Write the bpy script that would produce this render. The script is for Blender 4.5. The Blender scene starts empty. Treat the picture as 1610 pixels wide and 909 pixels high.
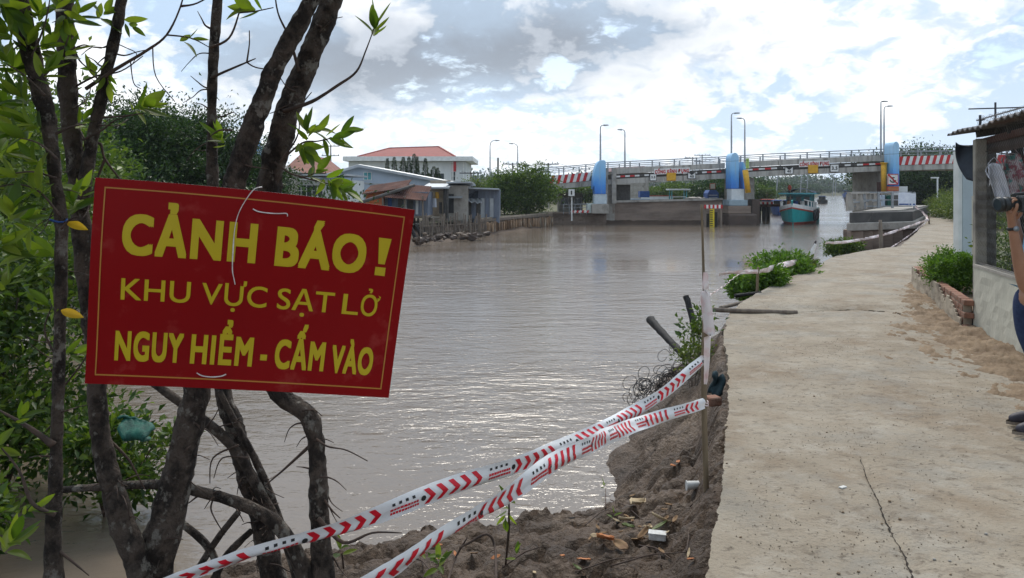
import bpy, bmesh, math, random
import numpy as np
from mathutils import Vector, noise as mn
R = math.radians
SC = bpy.context.scene
COL = SC.collection
random.seed(7); RNG = np.random.default_rng(7)

# ------------------------------------------------------------------ camera (level, lens shifted down), F in photo pixels
F, CX, HY, EYE = 1200.0, 805.0, 298.0, 1.6
cam = bpy.data.cameras.new('camera'); camo = bpy.data.objects.new('camera', cam); COL.objects.link(camo)
camo.location = (0, 0, EYE); camo.rotation_euler = (R(90), 0, 0)
cam.sensor_width = 36; cam.lens = 36 * F / 1610; cam.shift_y = -(454.5 - HY) / 1610
cam.clip_start = 0.05; cam.clip_end = 6000
SC.camera = camo

# ------------------------------------------------------------------ sky, sun, exposure
SUN_EL, SUN_AZ = 50, 3            # degrees, azimuth clockwise from +Y
wd = bpy.data.worlds.new('World'); SC.world = wd; wd.use_nodes = True
nt = wd.node_tree; N = nt.nodes; L = nt.links
for n in list(N): N.remove(n)
def wn(t, **k):
    n = N.new(t)
    for a, b in k.items(): setattr(n, a, b)
    return n
def wmath(op, a, b=None, c=None, clamp=False):
    n = wn('ShaderNodeMath', operation=op, use_clamp=clamp)
    for i, v in enumerate((a, b, c)):
        if v is None: continue
        if isinstance(v, (int, float)): n.inputs[i].default_value = v
        else: L.new(v, n.inputs[i])
    return n.outputs[0]
sky = wn('ShaderNodeTexSky', sky_type='NISHITA', sun_disc=False)
sky.sun_elevation = R(SUN_EL); sky.sun_rotation = R(SUN_AZ); sky.air_density = 1.0; sky.dust_density = 1.2
tc = wn('ShaderNodeTexCoord'); sx = wn('ShaderNodeSeparateXYZ'); L.new(tc.outputs['Generated'], sx.inputs[0])
zz = wmath('MAXIMUM', sx.outputs[2], 0.0)
den = wmath('ADD', zz, 0.42)
cv = wn('ShaderNodeCombineXYZ')
L.new(wmath('DIVIDE', sx.outputs[0], den), cv.inputs[0]); L.new(wmath('DIVIDE', sx.outputs[1], den), cv.inputs[1])
def wnoise(scale, detail, rough, off, dist=0.0):
    mp = wn('ShaderNodeMapping'); mp.inputs['Location'].default_value = off; L.new(cv.outputs[0], mp.inputs[0])
    n = wn('ShaderNodeTexNoise'); n.inputs['Scale'].default_value = scale; n.inputs['Detail'].default_value = detail
    n.inputs['Roughness'].default_value = rough; n.inputs['Distortion'].default_value = dist
    L.new(mp.outputs[0], n.inputs['Vector']); return n.outputs[0]
def wramp(v, stops):
    r = wn('ShaderNodeValToRGB'); L.new(v, r.inputs[0]); e = r.color_ramp.elements
    while len(e) < len(stops): e.new(0.5)
    for i, (p, c) in enumerate(stops):
        e[i].position = p; e[i].color = (*c, 1) if len(c) == 3 else c
    r.color_ramp.interpolation = 'EASE'
    return r.outputs[0]
def wadd(*v):
    o = v[0]
    for x in v[1:]: o = wmath('ADD', o, x)
    return o
def wblob(px, py, sx_, sy_, amp):
    """a cloud mass standing in direction of photo pixel (px, py), seen on the cloud layer"""
    x, z = (px-CX)/F, (HY-py)/F; l = math.sqrt(x*x+1+z*z); k = 1/(z/l + .42)
    cx, cy = x/l*k, 1/l*k; sx_, sy_ = sx_/F*k, sy_/F*k*k
    sp = wn('ShaderNodeSeparateXYZ'); L.new(warp, sp.inputs[0])
    dx = wmath('DIVIDE', wmath('SUBTRACT', sp.outputs[0], cx), sx_); dy = wmath('DIVIDE', wmath('SUBTRACT', sp.outputs[1], cy), sy_)
    q = wmath('ADD', wmath('MULTIPLY', dx, dx), wmath('MULTIPLY', dy, dy))
    return wmath('MULTIPLY', wmath('POWER', 2.718, wmath('MULTIPLY', q, -1.0)), amp)
wc = wn('ShaderNodeTexNoise'); wc.inputs['Scale'].default_value = 3; wc.inputs['Detail'].default_value = 6; L.new(cv.outputs[0], wc.inputs['Vector'])
wv = wn('ShaderNodeVectorMath', operation='MULTIPLY_ADD'); L.new(wc.outputs['Color'], wv.inputs[0]); wv.inputs[1].default_value = (.22, .22, 0); wv2 = wn('ShaderNodeVectorMath', operation='ADD'); L.new(cv.outputs[0], wv.inputs[2])
L.new(wv.outputs[0], wv2.inputs[0]); wv2.inputs[1].default_value = (-.11, -.11, 0); warp = wv2.outputs[0]
big = wnoise(1.6, 3, 0.5, (3.1, 1.7, 1.0)); mid = wnoise(4.2, 10, 0.56, (8.1, 1.7, 3.0), 0.25); fine = wnoise(13, 8, 0.6, (1.3, 4.1, 7.0), 0.4)
# puffy sunlit tops, and the grey underside of thick cloud (sizes in photo pixels)
puff = wadd(wmath('MULTIPLY', mid, .80), wmath('MULTIPLY', fine, .25), wblob(600, 225, 130, 50, .13), wblob(980, 205, 170, 55, .17), wblob(700, 215, 120, 40, .08), wblob(800, 240, 200, 40, .08), wblob(1370, 155, 80, 45, .17), wblob(1290, 50, 60, 50, .16), wblob(1560, 100, 90, 60, .10), wblob(160, 170, 160, 60, .08), wblob(600, 20, 70, 30, .16), wblob(1500, 20, 90, 50, .07), wblob(1480, 225, 150, 40, -.12), wblob(1130, 190, 60, 60, -.05))
dark = wadd(wmath('MULTIPLY', big, .50), wmath('MULTIPLY', mid, .40), wmath('MULTIPLY', fine, .10), wblob(560, 130, 190, 60, .17), wblob(780, 85, 250, 70, .17), wblob(1050, 50, 190, 55, .15), wblob(400, 80, 160, 60, .11), wblob(1130, 175, 120, 45, .07), wblob(1420, 100, 90, 40, .05), wblob(600, 215, 200, 50, -.10), wblob(980, 230, 300, 50, -.10))
pf = wramp(puff, [(.515, (0, 0, 0)), (.565, (.55, .55, .55)), (.66, (1, 1, 1))])
dk = wramp(dark, [(.48, (0, 0, 0)), (.58, (.5, .5, .5)), (.76, (1, 1, 1))])
def wmix(f, a, b):
    m = wn('ShaderNodeMixRGB')
    for i, v in enumerate((f, a, b)):
        if isinstance(v, tuple): m.inputs[i].default_value = (*v, 1)
        elif isinstance(v, (int, float)): m.inputs[i].default_value = v
        else: L.new(v, m.inputs[i])
    return m.outputs[0]
shade = wramp(wadd(wmath('MULTIPLY', fine, .6), wmath('MULTIPLY', mid, .4)), [(.42, (.58, .65, .74)), (.56, (1.0, 1.0, .99))])
ccol = wmix(dk, wmix(pf, (.42, .54, .69), shade), wmix(pf, (.25, .285, .335), (.46, .50, .56)))
horiz = wramp(zz, [(0.0, (1, 1, 1)), (0.20, (0, 0, 0))])
hz = wmix(wmath('MULTIPLY', horiz, .40), ccol, (.80, .88, .97))
thin = wadd(wmath('MULTIPLY', mid, .6), wmath('MULTIPLY', fine, .35), wblob(868, 112, 40, 22, -.19), wblob(1150, 20, 40, 20, -.10), wmath('MULTIPLY', wmath('SUBTRACT', fine, .5), .25))
cover = wramp(thin, [(.30, (.35, .35, .35)), (.40, (1, 1, 1))])
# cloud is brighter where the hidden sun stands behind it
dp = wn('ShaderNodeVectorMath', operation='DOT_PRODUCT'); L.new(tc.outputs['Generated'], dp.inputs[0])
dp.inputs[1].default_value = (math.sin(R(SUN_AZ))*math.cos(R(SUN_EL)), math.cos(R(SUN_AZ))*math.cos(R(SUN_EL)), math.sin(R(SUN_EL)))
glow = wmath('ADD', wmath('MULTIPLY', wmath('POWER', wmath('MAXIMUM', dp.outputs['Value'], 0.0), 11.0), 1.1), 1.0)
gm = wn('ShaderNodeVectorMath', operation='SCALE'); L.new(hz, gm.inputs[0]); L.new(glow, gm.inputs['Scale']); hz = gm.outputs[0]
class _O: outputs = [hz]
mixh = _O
bsky = wn('ShaderNodeBackground'); L.new(sky.outputs[0], bsky.inputs[0]); bsky.inputs[1].default_value = 0.1
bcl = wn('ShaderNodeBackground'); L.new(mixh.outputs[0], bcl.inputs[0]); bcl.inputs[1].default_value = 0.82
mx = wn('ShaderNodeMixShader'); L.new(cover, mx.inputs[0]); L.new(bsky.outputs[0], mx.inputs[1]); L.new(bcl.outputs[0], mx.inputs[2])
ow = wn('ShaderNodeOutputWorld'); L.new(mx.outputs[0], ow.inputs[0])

sl = bpy.data.lights.new('sun', 'SUN'); sl.energy = 1.5; sl.angle = R(24); sl.color = (1, .92, .80)
so = bpy.data.objects.new('sun', sl); COL.objects.link(so)
sd = Vector((math.sin(R(SUN_AZ)) * math.cos(R(SUN_EL)), math.cos(R(SUN_AZ)) * math.cos(R(SUN_EL)), math.sin(R(SUN_EL))))
so.rotation_euler = sd.to_track_quat('Z', 'Y').to_euler(); so.location = (0, 0, 30)
SC.view_settings.view_transform = 'Standard'; SC.view_settings.look = 'None'
SC.view_settings.exposure = 0.78; SC.view_settings.gamma = 1.0
SC.cycles.use_denoising = True

# ------------------------------------------------------------------ helpers
V = Vector
def P(px, py, d): return V(((px - CX) / F * d, d, EYE - (py - HY) / F * d))
WLOC = {}                                    # world place of every object built here (all unrotated)
def reg(o, w): WLOC[o.name] = V(w); return o
def props(o, label=None, cat=None, group=None, kind=None):
    for k, v in (('label', label), ('category', cat), ('group', group), ('kind', kind)):
        if v: o[k] = v
    return o
def thing(name, loc, label, cat, group=None):
    o = bpy.data.objects.new(name, None); o.empty_display_size = .1; COL.objects.link(o); o.location = loc
    props(o, label, cat, group); return reg(o, loc)
def link(name, me, mats, parent=None, smooth=False, origin=None):
    """me holds world coordinates; shift it to the parent's place"""
    base = WLOC[parent.name] if parent else (V(origin) if origin is not None else V((0, 0, 0)))
    if base.length:
        from mathutils import Matrix
        me.transform(Matrix.Translation(-base))
    o = bpy.data.objects.new(name, me); COL.objects.link(o)
    for m in (mats if isinstance(mats, (list, tuple)) else [mats]): me.materials.append(m)
    if parent: o.parent = parent
    else: o.location = base
    if smooth: me.polygons.foreach_set('use_smooth', [True] * len(me.polygons))
    return reg(o, base)
def copy_tree(o, parent=None):
    c = o.copy(); COL.objects.link(c)
    if parent: c.parent = parent
    for ch in [x for x in KIDS.get(o.name, [])]: copy_tree(ch, c)
    return c
KIDS = {}
def kids_index():
    KIDS.clear()
    for o in COL.objects:
        if o.parent: KIDS.setdefault(o.parent.name, []).append(o)

def crom(pts, rad, n):
    """Catmull-Rom through pts, n pieces per span"""
    out, ro = [], []
    m = len(pts)
    for i in range(m - 1):
        p0, p1, p2, p3 = pts[max(i-1, 0)], pts[i], pts[i+1], pts[min(i+2, m-1)]
        for k in range(n):
            t = k / n
            out.append(0.5 * ((2*p1) + (p2-p0)*t + (2*p0-5*p1+4*p2-p3)*t*t + (3*p1-p0-3*p2+p3)*t**3))
            ro.append(rad[i] * (1-t) + rad[i+1] * t)
    out.append(pts[-1]); ro.append(rad[-1]); return out, ro

class MB:
    def __init__(s): s.v, s.f, s.m = [], [], []
    def add(s, vs, fs, mi=0):
        b = len(s.v); s.v += [tuple(p) for p in vs]; s.f += [tuple(i + b for i in f) for f in fs]; s.m += [mi] * len(fs); return s
    def box(s, c, size, rz=0.0, mi=0, rx=0.0, ry=0.0, taper=1.0):
        from mathutils import Euler
        e = Euler((rx, ry, rz)).to_matrix(); c = V(c); h = V(size) / 2
        vs = []
        for z in (-1, 1):
            k = taper if z > 0 else 1.0
            for x, y in ((-1, -1), (1, -1), (1, 1), (-1, 1)): vs.append(c + e @ V((x*h.x*k, y*h.y*k, z*h.z)))
        return s.add(vs, [(3,2,1,0), (4,5,6,7), (0,1,5,4), (1,2,6,5), (2,3,7,6), (3,0,4,7)], mi)
    def span(s, a, b, w, h, mi=0):           # box bar from a to b, w wide, h high
        a, b = V(a), V(b); d = (b - a).normalized(); up = V((0, 0, 1)) if abs(d.z) < .95 else V((0, 1, 0))
        r = d.cross(up).normalized(); u = r.cross(d).normalized(); vs = []
        for p in (a, b):
            for x, y in ((-1, -1), (1, -1), (1, 1), (-1, 1)): vs.append(p + r*x*w/2 + u*y*h/2)
        return s.add(vs, [(0,1,2,3), (7,6,5,4), (4,5,1,0), (5,6,2,1), (6,7,3,2), (7,4,0,3)], mi)
    def tube(s, pts, rad, sides=8, n=4, knob=0.0, seed=0, mi=0, caps=True, fr=9.0):
        pts = [V(p) for p in pts]
        if isinstance(rad, (int, float)): rad = [rad] * len(pts)
        if n > 1 and len(pts) > 1: pts, rad = crom(pts, rad, n)
        up = V((0.31, 0.9, 0.2)); vs, fs = [], []
        for i, p in enumerate(pts):
            d = (pts[min(i+1, len(pts)-1)] - pts[max(i-1, 0)]).normalized()
            r = d.cross(up)
            if r.length < 1e-4: r = d.cross(V((1, 0, 0)))
            r.normalize(); u = d.cross(r).normalized()
            for k in range(sides):
                a = 2*math.pi*k/sides; dr = r*math.cos(a) + u*math.sin(a); rr = rad[i]
                if knob: rr *= 1 + knob * (mn.noise((p + dr*rad[i])*fr*1.7 + V((seed, 0, 0))) + .7*mn.noise((p + dr*rad[i])*fr*5 + V((0, seed, 0))))
                vs.append(p + dr*rr)
        for i in range(len(pts)-1):
            for k in range(sides):
                a, b = i*sides + k, i*sides + (k+1) % sides
                fs.append((a, b, b+sides, a+sides))
        if caps: fs += [tuple(range(sides))[::-1], tuple(range((len(pts)-1)*sides, len(pts)*sides))]
        return s.add(vs, fs, mi)
    def prism(s, poly, depth, fn=None, mi=0):   # poly in (x,z), extruded along +y from 0 to depth
        n = len(poly); vs = [V((x, 0, z)) for x, z in poly] + [V((x, depth, z)) for x, z in poly]
        if fn: vs = [fn(v) for v in vs]
        fs = [tuple(range(n)), tuple(range(2*n-1, n-1, -1))] + [(i, i+n, (i+1) % n + n, (i+1) % n) for i in range(n)]
        return s.add(vs, fs, mi)
    def ball(s, c, r, seg=10, ring=6, mi=0):
        c = V(c); r = V(r) if not isinstance(r, (int, float)) else V((r, r, r)); vs = []
        for i in range(ring+1):
            t = math.pi*i/ring
            for k in range(seg):
                a = 2*math.pi*k/seg; vs.append(c + V((r.x*math.sin(t)*math.cos(a), r.y*math.sin(t)*math.sin(a), r.z*math.cos(t))))
        return s.add(vs, [(i*seg+k, i*seg+(k+1)%seg, (i+1)*seg+(k+1)%seg, (i+1)*seg+k) for i in range(ring) for k in range(seg)], mi)
    def grid(s, nx, ny, fn, mi=0):           # fn(i/nx, j/ny) -> point
        vs = [fn(i/nx, j/ny) for j in range(ny+1) for i in range(nx+1)]
        return s.add(vs, [(j*(nx+1)+i, j*(nx+1)+i+1, (j+1)*(nx+1)+i+1, (j+1)*(nx+1)+i) for j in range(ny) for i in range(nx)], mi)
    def mesh(s, name='mesh', clean=False):
        me = bpy.data.meshes.new(name); me.from_pydata(s.v, [], s.f)
        if any(s.m): me.polygons.foreach_set('material_index', s.m)
        bm = bmesh.new(); bm.from_mesh(me)
        if clean: bmesh.ops.remove_doubles(bm, verts=bm.verts, dist=1e-5)
        bmesh.ops.recalc_face_normals(bm, faces=bm.faces); bm.to_mesh(me); bm.free()
        me.update(); return me
    def build(s, name, mats, parent=None, smooth=False, bevel=0.0, origin=None, clean=False):
        me = s.mesh(name, clean)
        if bevel:
            bm = bmesh.new(); bm.from_mesh(me)
            bmesh.ops.bevel(bm, geom=bm.edges[:], offset=bevel, segments=1, affect='EDGES', clamp_overlap=True)
            bm.to_mesh(me); bm.free()
        return link(name, me, mats, parent, smooth, origin)

def leaf_mesh(C, D, Nn, Ln, Wd, fold=.25):
    """arrays: base points, unit directions, unit normals, lengths, widths -> mesh of folded four-point leaves"""
    n = len(C); S = np.cross(D, Nn); S /= np.linalg.norm(S, axis=1)[:, None] + 1e-9
    l, w = Ln[:, None], Wd[:, None]
    v = np.empty((n, 4, 3))
    v[:, 0] = C; v[:, 2] = C + D*l - Nn*l*.12
    m = C + D*l*.5 + Nn*w*fold
    v[:, 1] = m + S*w*.5; v[:, 3] = m - S*w*.5
    me = bpy.data.meshes.new('leaves')
    me.vertices.add(n*4); me.vertices.foreach_set('co', v.reshape(-1))
    b = (np.arange(n)*4)[:, None]
    idx = np.concatenate([b + [0, 1, 2], b + [0, 2, 3]], axis=1).reshape(-1).astype(np.int32)
    me.loops.add(n*6); me.loops.foreach_set('vertex_index', idx)
    me.polygons.add(n*2); me.polygons.foreach_set('loop_start', (np.arange(n*2)*3).astype(np.int32))
    me.update(calc_edges=True); return me
def unit(a): return a / (np.linalg.norm(a, axis=1)[:, None] + 1e-9)
def crown_arrays(c, rad, clumps, per, size, seed, up=.3, shell=.55, spread=.22, aspect=.45):
    """leaves scattered in clumps over an ellipsoid with uneven outline; leaves point outward from their clump"""
    g = np.random.default_rng(seed); rad = np.array(rad)
    d = unit(g.normal(size=(clumps, 3))); r = shell + (1-shell)*g.random((clumps, 1))**.6
    r *= .8 + .35*g.random((clumps, 1))
    cc = np.array(c) + d*r*rad
    cs = (.6 + .8*g.random(clumps))
    k = g.integers(0, clumps, clumps*per)
    off = g.normal(size=(clumps*per, 3))*spread*cs[k][:, None]*rad.mean()*np.array([1, 1, .75])
    C = cc[k] + off
    D = unit(unit(off) + .6*g.normal(size=off.shape) + np.array([0, 0, up]))
    Nn = unit(g.normal(size=off.shape) + np.array([0, 0, 1.2])); Nn = unit(Nn - D*np.sum(Nn*D, axis=1)[:, None])
    Ln = size*(.6 + .8*g.random(len(C))); return C, D, Nn, Ln, Ln*aspect*(.7 + .6*g.random(len(C)))
def cat_arrays(lst): return [np.concatenate([a[i] for a in lst]) for i in range(5)]

# ------------------------------------------------------------------ materials
def mat(name, c, c2=None, rough=.8, scale=5, detail=6, lo=.38, hi=.64, bump=0.0, bscale=None, dist=.02, metal=0, spec=.35,
        stretch=(1, 1, 1), c3=None, scale3=1.2, lo3=.55, hi3=.7, bstretch=None):
    m = bpy.data.materials.new(name); m.use_nodes = True; t = m.node_tree; n = t.nodes; l = t.links
    b = n['Principled BSDF']; b.inputs['Roughness'].default_value = rough; b.inputs['Metallic'].default_value = metal
    b.inputs['Specular IOR Level'].default_value = spec
    co = n.new('ShaderNodeTexCoord')
    def nz(sc, dt, st, w=0):
        mp = n.new('ShaderNodeMapping'); mp.inputs['Scale'].default_value = st; mp.inputs['Location'].default_value = (w, w*2, w*3); l.new(co.outputs['Object'], mp.inputs[0])
        x = n.new('ShaderNodeTexNoise'); x.inputs['Scale'].default_value = sc; x.inputs['Detail'].default_value = dt; x.inputs['Roughness'].default_value = .62
        l.new(mp.outputs[0], x.inputs['Vector']); return x.outputs[0]
    def rp(v, a, b_):
        r = n.new('ShaderNodeMapRange'); r.inputs[1].default_value = a; r.inputs[2].default_value = b_; l.new(v, r.inputs[0]); return r.outputs[0]
    if c2 is None: c2 = tuple(x*.72 for x in c)
    x = n.new('ShaderNodeMixRGB'); l.new(rp(nz(scale, detail, stretch), lo, hi), x.inputs[0])
    x.inputs[1].default_value = (*c, 1); x.inputs[2].default_value = (*c2, 1); out = x.outputs[0]
    if c3:
        y = n.new('ShaderNodeMixRGB'); l.new(rp(nz(scale3, 8, stretch, 3.7), lo3, hi3), y.inputs[0]); l.new(out, y.inputs[1]); y.inputs[2].default_value = (*c3, 1); out = y.outputs[0]
    l.new(out, b.inputs['Base Color'])
    if bump:
        bp = n.new('ShaderNodeBump'); bp.inputs['Strength'].default_value = bump; bp.inputs['Distance'].default_value = dist
        l.new(nz(bscale or scale*5, 6, bstretch or stretch, 1.3), bp.inputs['Height']); l.new(bp.outputs[0], b.inputs['Normal'])
    return m
def leafmat(name, cols, island=True, trans=.35, rough=.45):
    m = bpy.data.materials.new(name); m.use_nodes = True; t = m.node_tree; n = t.nodes; l = t.links
    b = n['Principled BSDF']; b.inputs['Roughness'].default_value = rough; b.inputs['Specular IOR Level'].default_value = .35
    if island: g = n.new('ShaderNodeNewGeometry'); src = g.outputs['Random Per Island']
    else: g = n.new('ShaderNodeObjectInfo'); src = g.outputs['Random']
    r = n.new('ShaderNodeValToRGB'); e = r.color_ramp.elements
    while len(e) < len(cols): e.new(.5)
    for i, c in enumerate(cols): e[i].position = i/(len(cols)-1); e[i].color = (*c, 1)
    l.new(src, r.inputs[0]); l.new(r.outputs[0], b.inputs['Base Color'])
    tr = n.new('ShaderNodeBsdfTranslucent'); br = n.new('ShaderNodeMixRGB'); br.blend_type = 'MULTIPLY'; br.inputs[0].default_value = 1
    br.inputs[2].default_value = (1.5, 1.6, .7, 1); l.new(r.outputs[0], br.inputs[1]); l.new(br.outputs[0], tr.inputs[0])
    mxs = n.new('ShaderNodeMixShader'); mxs.inputs[0].default_value = trans
    l.new(b.outputs[0], mxs.inputs[1]); l.new(tr.outputs[0], mxs.inputs[2]); l.new(mxs.outputs[0], n['Material Output'].inputs[0])
    return m
M = {}
M['mud'] = mat('mud', (.098, .064, .042), (.042, .027, .018), rough=.45, scale=3.2, bump=1.0, bscale=26, dist=.04, spec=.22, c3=(.155, .108, .074), scale3=.9, lo3=.5, hi3=.68)
M['silt'] = mat('silt', (.095, .066, .048), (.062, .044, .033), rough=.75, scale=.6, bump=.4, bscale=6, spec=.12)
M['soil'] = mat('soil', (.26, .188, .122), (.16, .11, .07), rough=.95, scale=3, bump=.8, bscale=28, dist=.02, c3=(.30, .23, .16), scale3=1.5)
M['land'] = mat('land', (.13, .12, .07), (.08, .085, .04), rough=.95, scale=.8, bump=.4, bscale=3)
M['concrete'] = mat('concrete', (.39, .36, .32), (.27, .25, .22), rough=.9, scale=2.2, bump=.25, bscale=40, c3=(.17, .15, .13), scale3=1.1)
M['tide'] = mat('tide_concrete', (.25, .19, .15), (.13, .095, .075), rough=.75, scale=.8, bump=.3, bscale=10, stretch=(.35, .35, 1.6), c3=(.32, .27, .22), scale3=.5)
M['tidedark'] = mat('tide_mark', (.10, .07, .055), (.065, .047, .038), rough=.6, scale=1.2, bump=.3, bscale=9)
M['girder'] = mat('girder_concrete', (.46, .44, .40), (.36, .34, .31), rough=.85, scale=1.2, stretch=(2.5, 1, .5), c3=(.20, .185, .165), scale3=.9, lo3=.5, hi3=.66)
M['darkgap'] = mat('dull_dark_grey', (.10, .095, .09), (.06, .055, .05), rough=.8)  # plain dark grey shared by the deck slab, sheets, posts and cloths
M['steel'] = mat('galvanised', (.34, .36, .38), (.25, .26, .28), rough=.5, metal=.6)
M['lampgrey'] = mat('lamp_grey', (.42, .44, .46), (.33, .35, .37), rough=.6)
M['darksteel'] = mat('dark_steel', (.07, .072, .078), (.045, .045, .05), rough=.6)
M['white'] = mat('white_paint', (.78, .78, .76), (.64, .64, .62), rough=.6, scale=3)
M['red'] = mat('red_paint', (.55, .028, .03), (.42, .02, .024), rough=.5, scale=3)
M['yellow'] = mat('ochre_paint', (.72, .40, .03), (.58, .31, .03), rough=.6)
M['black'] = mat('black_paint', (.02, .02, .022), (.03, .03, .03), rough=.6)
M['wallwhite'] = mat('white_wall', (.72, .73, .72), (.58, .60, .60), rough=.85, scale=.7, stretch=(1, 1, .4))
M['wallblue'] = mat('pale_blue_wall', (.42, .49, .58), (.36, .43, .52), rough=.7, scale=.9, stretch=(2, 2, .3))
M['tin'] = mat('tin_sheet', (.45, .48, .50), (.33, .35, .37), rough=.45, metal=.3, scale=1.2, c3=(.27, .22, .19), scale3=1.1, lo3=.6, hi3=.75)
M['tinblue'] = mat('blue_tin', (.17, .20, .26), (.11, .13, .17), rough=.6, scale=1.5, stretch=(4, 4, .5), c3=(.3, .31, .33), scale3=1.2)
M['rust'] = mat('rusty_tin', (.115, .055, .042), (.07, .038, .033), rough=.95, spec=.1, scale=1.5, c3=(.17, .10, .08))
M['orange'] = mat('orange_board', (.55, .15, .05), (.42, .11, .04), rough=.8, stretch=(.4, .4, 4), scale=2)
M['tile'] = mat('red_tile', (.29, .06, .05), (.22, .048, .04), rough=.75, scale=2)
M['tilebrown'] = mat('brown_tile', (.30, .13, .09), (.2, .09, .07), rough=.8, scale=2)
M['roofgrey'] = mat('grey_tile', (.17, .155, .15), (.12, .11, .105), rough=.85, scale=1.5)
M['glass'] = mat('dark_glass', (.05, .065, .07), (.03, .04, .05), rough=.15, spec=.6)
M['teal'] = mat('teal_paint', (.10, .36, .40), (.08, .28, .32), rough=.7)
M['bark'] = mat('bark', (.105, .080, .063), (.028, .021, .017), rough=.9, scale=15, lo=.44, hi=.57, stretch=(1, 1, .8), bump=1.0, bscale=40, dist=.045, c3=(.22, .20, .17), scale3=20, lo3=.57, hi3=.63)
M['twig'] = mat('twig_bark', (.09, .06, .045), (.05, .036, .03), rough=.85, scale=20)
M['deadwood'] = mat('dead_wood', (.028, .025, .025), (.015, .014, .014), rough=.75, scale=9, bump=.6, bscale=50)
M['bamboo'] = mat('weathered_bamboo', (.22, .165, .10), (.13, .095, .06), rough=.7, scale=7, stretch=(1, 1, .25))
M['wood'] = mat('grey_wood', (.23, .19, .15), (.14, .11, .09), rough=.9, scale=6, stretch=(2, 2, .3))
M['pile'] = mat('timber_pile', (.34, .22, .13), (.17, .11, .07), rough=.85, scale=2.0, stretch=(1, 1, .5), c3=(.40, .34, .27), scale3=1.7)
M['sign'] = mat('sign_red', (.25, .003, .004), (.225, .003, .004), rough=.5, scale=2.5, spec=.12, c3=(.30, .03, .025), scale3=11, lo3=.58, hi3=.72)
M['lett'] = mat('sign_yellow', (.54, .40, .007), (.50, .37, .007), rough=.45)
M['tape'] = mat('tape_white', (.80, .80, .80), (.72, .72, .73), rough=.35, scale=9, bump=.25, bscale=14, dist=.01)
M['tapered'] = mat('tape_red', (.66, .012, .03), (.56, .01, .025), rough=.35)
M['tapepink'] = mat('tape_faded', (.78, .70, .68), (.70, .50, .48), rough=.5, scale=9, lo=.45, hi=.6)
M['string'] = mat('white_string', (.72, .68, .66), (.55, .5, .48), rough=.8, scale=60)
M['leafnear'] = leafmat('mangrove_leaf', [(.05, .095, .014), (.09, .15, .018), (.14, .20, .024), (.20, .25, .035), (.07, .12, .016)], island=False, trans=.55)
M['leafyellow'] = leafmat('yellow_leaf', [(.55, .32, .02), (.62, .40, .03)], island=False)
M['leafmang'] = leafmat('mangrove_foliage', [(.022, .05, .010), (.045, .09, .015), (.075, .125, .02), (.13, .18, .03)], trans=.38)
M['leafdark'] = leafmat('dark_foliage', [(.012, .032, .009), (.022, .052, .013), (.038, .078, .017), (.055, .10, .025)], trans=.22)
M['leafmid'] = leafmat('mid_foliage', [(.026, .055, .012), (.055, .10, .018), (.085, .14, .022), (.13, .18, .03)], trans=.32)
M['leafbright'] = leafmat('bright_foliage', [(.05, .11, .014), (.085, .17, .02), (.13, .23, .03)], trans=.35)
M['hedge'] = leafmat('hedge_foliage', [(.05, .08, .018), (.09, .125, .025), (.13, .165, .035)], trans=.3)
M['drybrown'] = mat('dry_leaf', (.30, .19, .10), (.19, .11, .06), rough=.8, scale=14)
M['drypale'] = mat('pale_husk', (.50, .40, .26), (.33, .24, .14), rough=.8, scale=14)
M['orangeleaf'] = mat('orange_leaf', (.48, .19, .07), (.34, .12, .05), rough=.7, scale=14)
M['foam'] = mat('foam_box', (.62, .62, .60), (.48, .47, .44), rough=.8, scale=30)
M['net'] = mat('green_net', (.012, .10, .07), (.006, .045, .035), rough=.7, scale=14, bump=.5)
M['rag'] = mat('dark_rag', (.025, .05, .06), (.015, .03, .035), rough=.9, scale=20)
M['skin'] = mat('skin', (.37, .19, .115), (.32, .16, .095), rough=.5, scale=14, bump=.1)
M['jeans'] = mat('jeans', (.018, .03, .085), (.03, .05, .12), rough=.9, scale=30, bump=.3)
M['shirt'] = mat('sky_shirt', (.20, .38, .55), (.17, .33, .5), rough=.85, scale=9)
M['shoe'] = mat('shoe', (.035, .032, .045), (.05, .045, .055), rough=.6)
M['camera'] = mat('camera_body', (.014, .016, .016), (.022, .024, .024), rough=.4, spec=.5)
M['hair'] = mat('hair', (.012, .01, .009), (.02, .017, .015), rough=.5)
M['brick'] = mat('brick', (.27, .13, .085), (.18, .095, .065), rough=.9, scale=6, bump=.6, bscale=40, c3=(.36, .30, .23), scale3=3)
M['plaster'] = mat('stained_plaster', (.40, .34, .26), (.28, .23, .175), rough=.92, scale=1.7, bump=.4, bscale=26, c3=(.14, .11, .085), scale3=1.8, lo3=.56, hi3=.7)
M['wallplaster'] = mat('wall_plaster', (.50, .48, .40), (.38, .36, .30), rough=.92, scale=1.6, bump=.35, bscale=30, c3=(.17, .155, .13), scale3=3.2, lo3=.62, hi3=.72, stretch=(1, 1, .5))
M['roughcast'] = mat('roughcast', (.22, .22, .21), (.11, .11, .105), rough=.95, scale=12, bump=1, bscale=60)
M['postgrey'] = mat('post_bluegrey', (.42, .49, .52), (.30, .35, .38), rough=.8, scale=1.2, stretch=(1, 1, .5), c3=(.16, .15, .15), scale3=1.1, lo3=.58, hi3=.66)
M['cloth'] = mat('white_cloth', (.74, .76, .82), (.60, .63, .72), rough=.9, scale=5)
M['clothpat'] = mat('print_cloth', (.68, .60, .62), (.40, .12, .16), rough=.9, scale=11, lo=.48, hi=.55, c3=(.12, .38, .36), scale3=7, lo3=.55, hi3=.6)
M['wire'] = mat('wire', (.20, .19, .18), (.11, .10, .095), rough=.6, metal=.4)
M['tarp'] = mat('blue_tarp', (.04, .055, .075), (.025, .03, .045), rough=.6)
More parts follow.
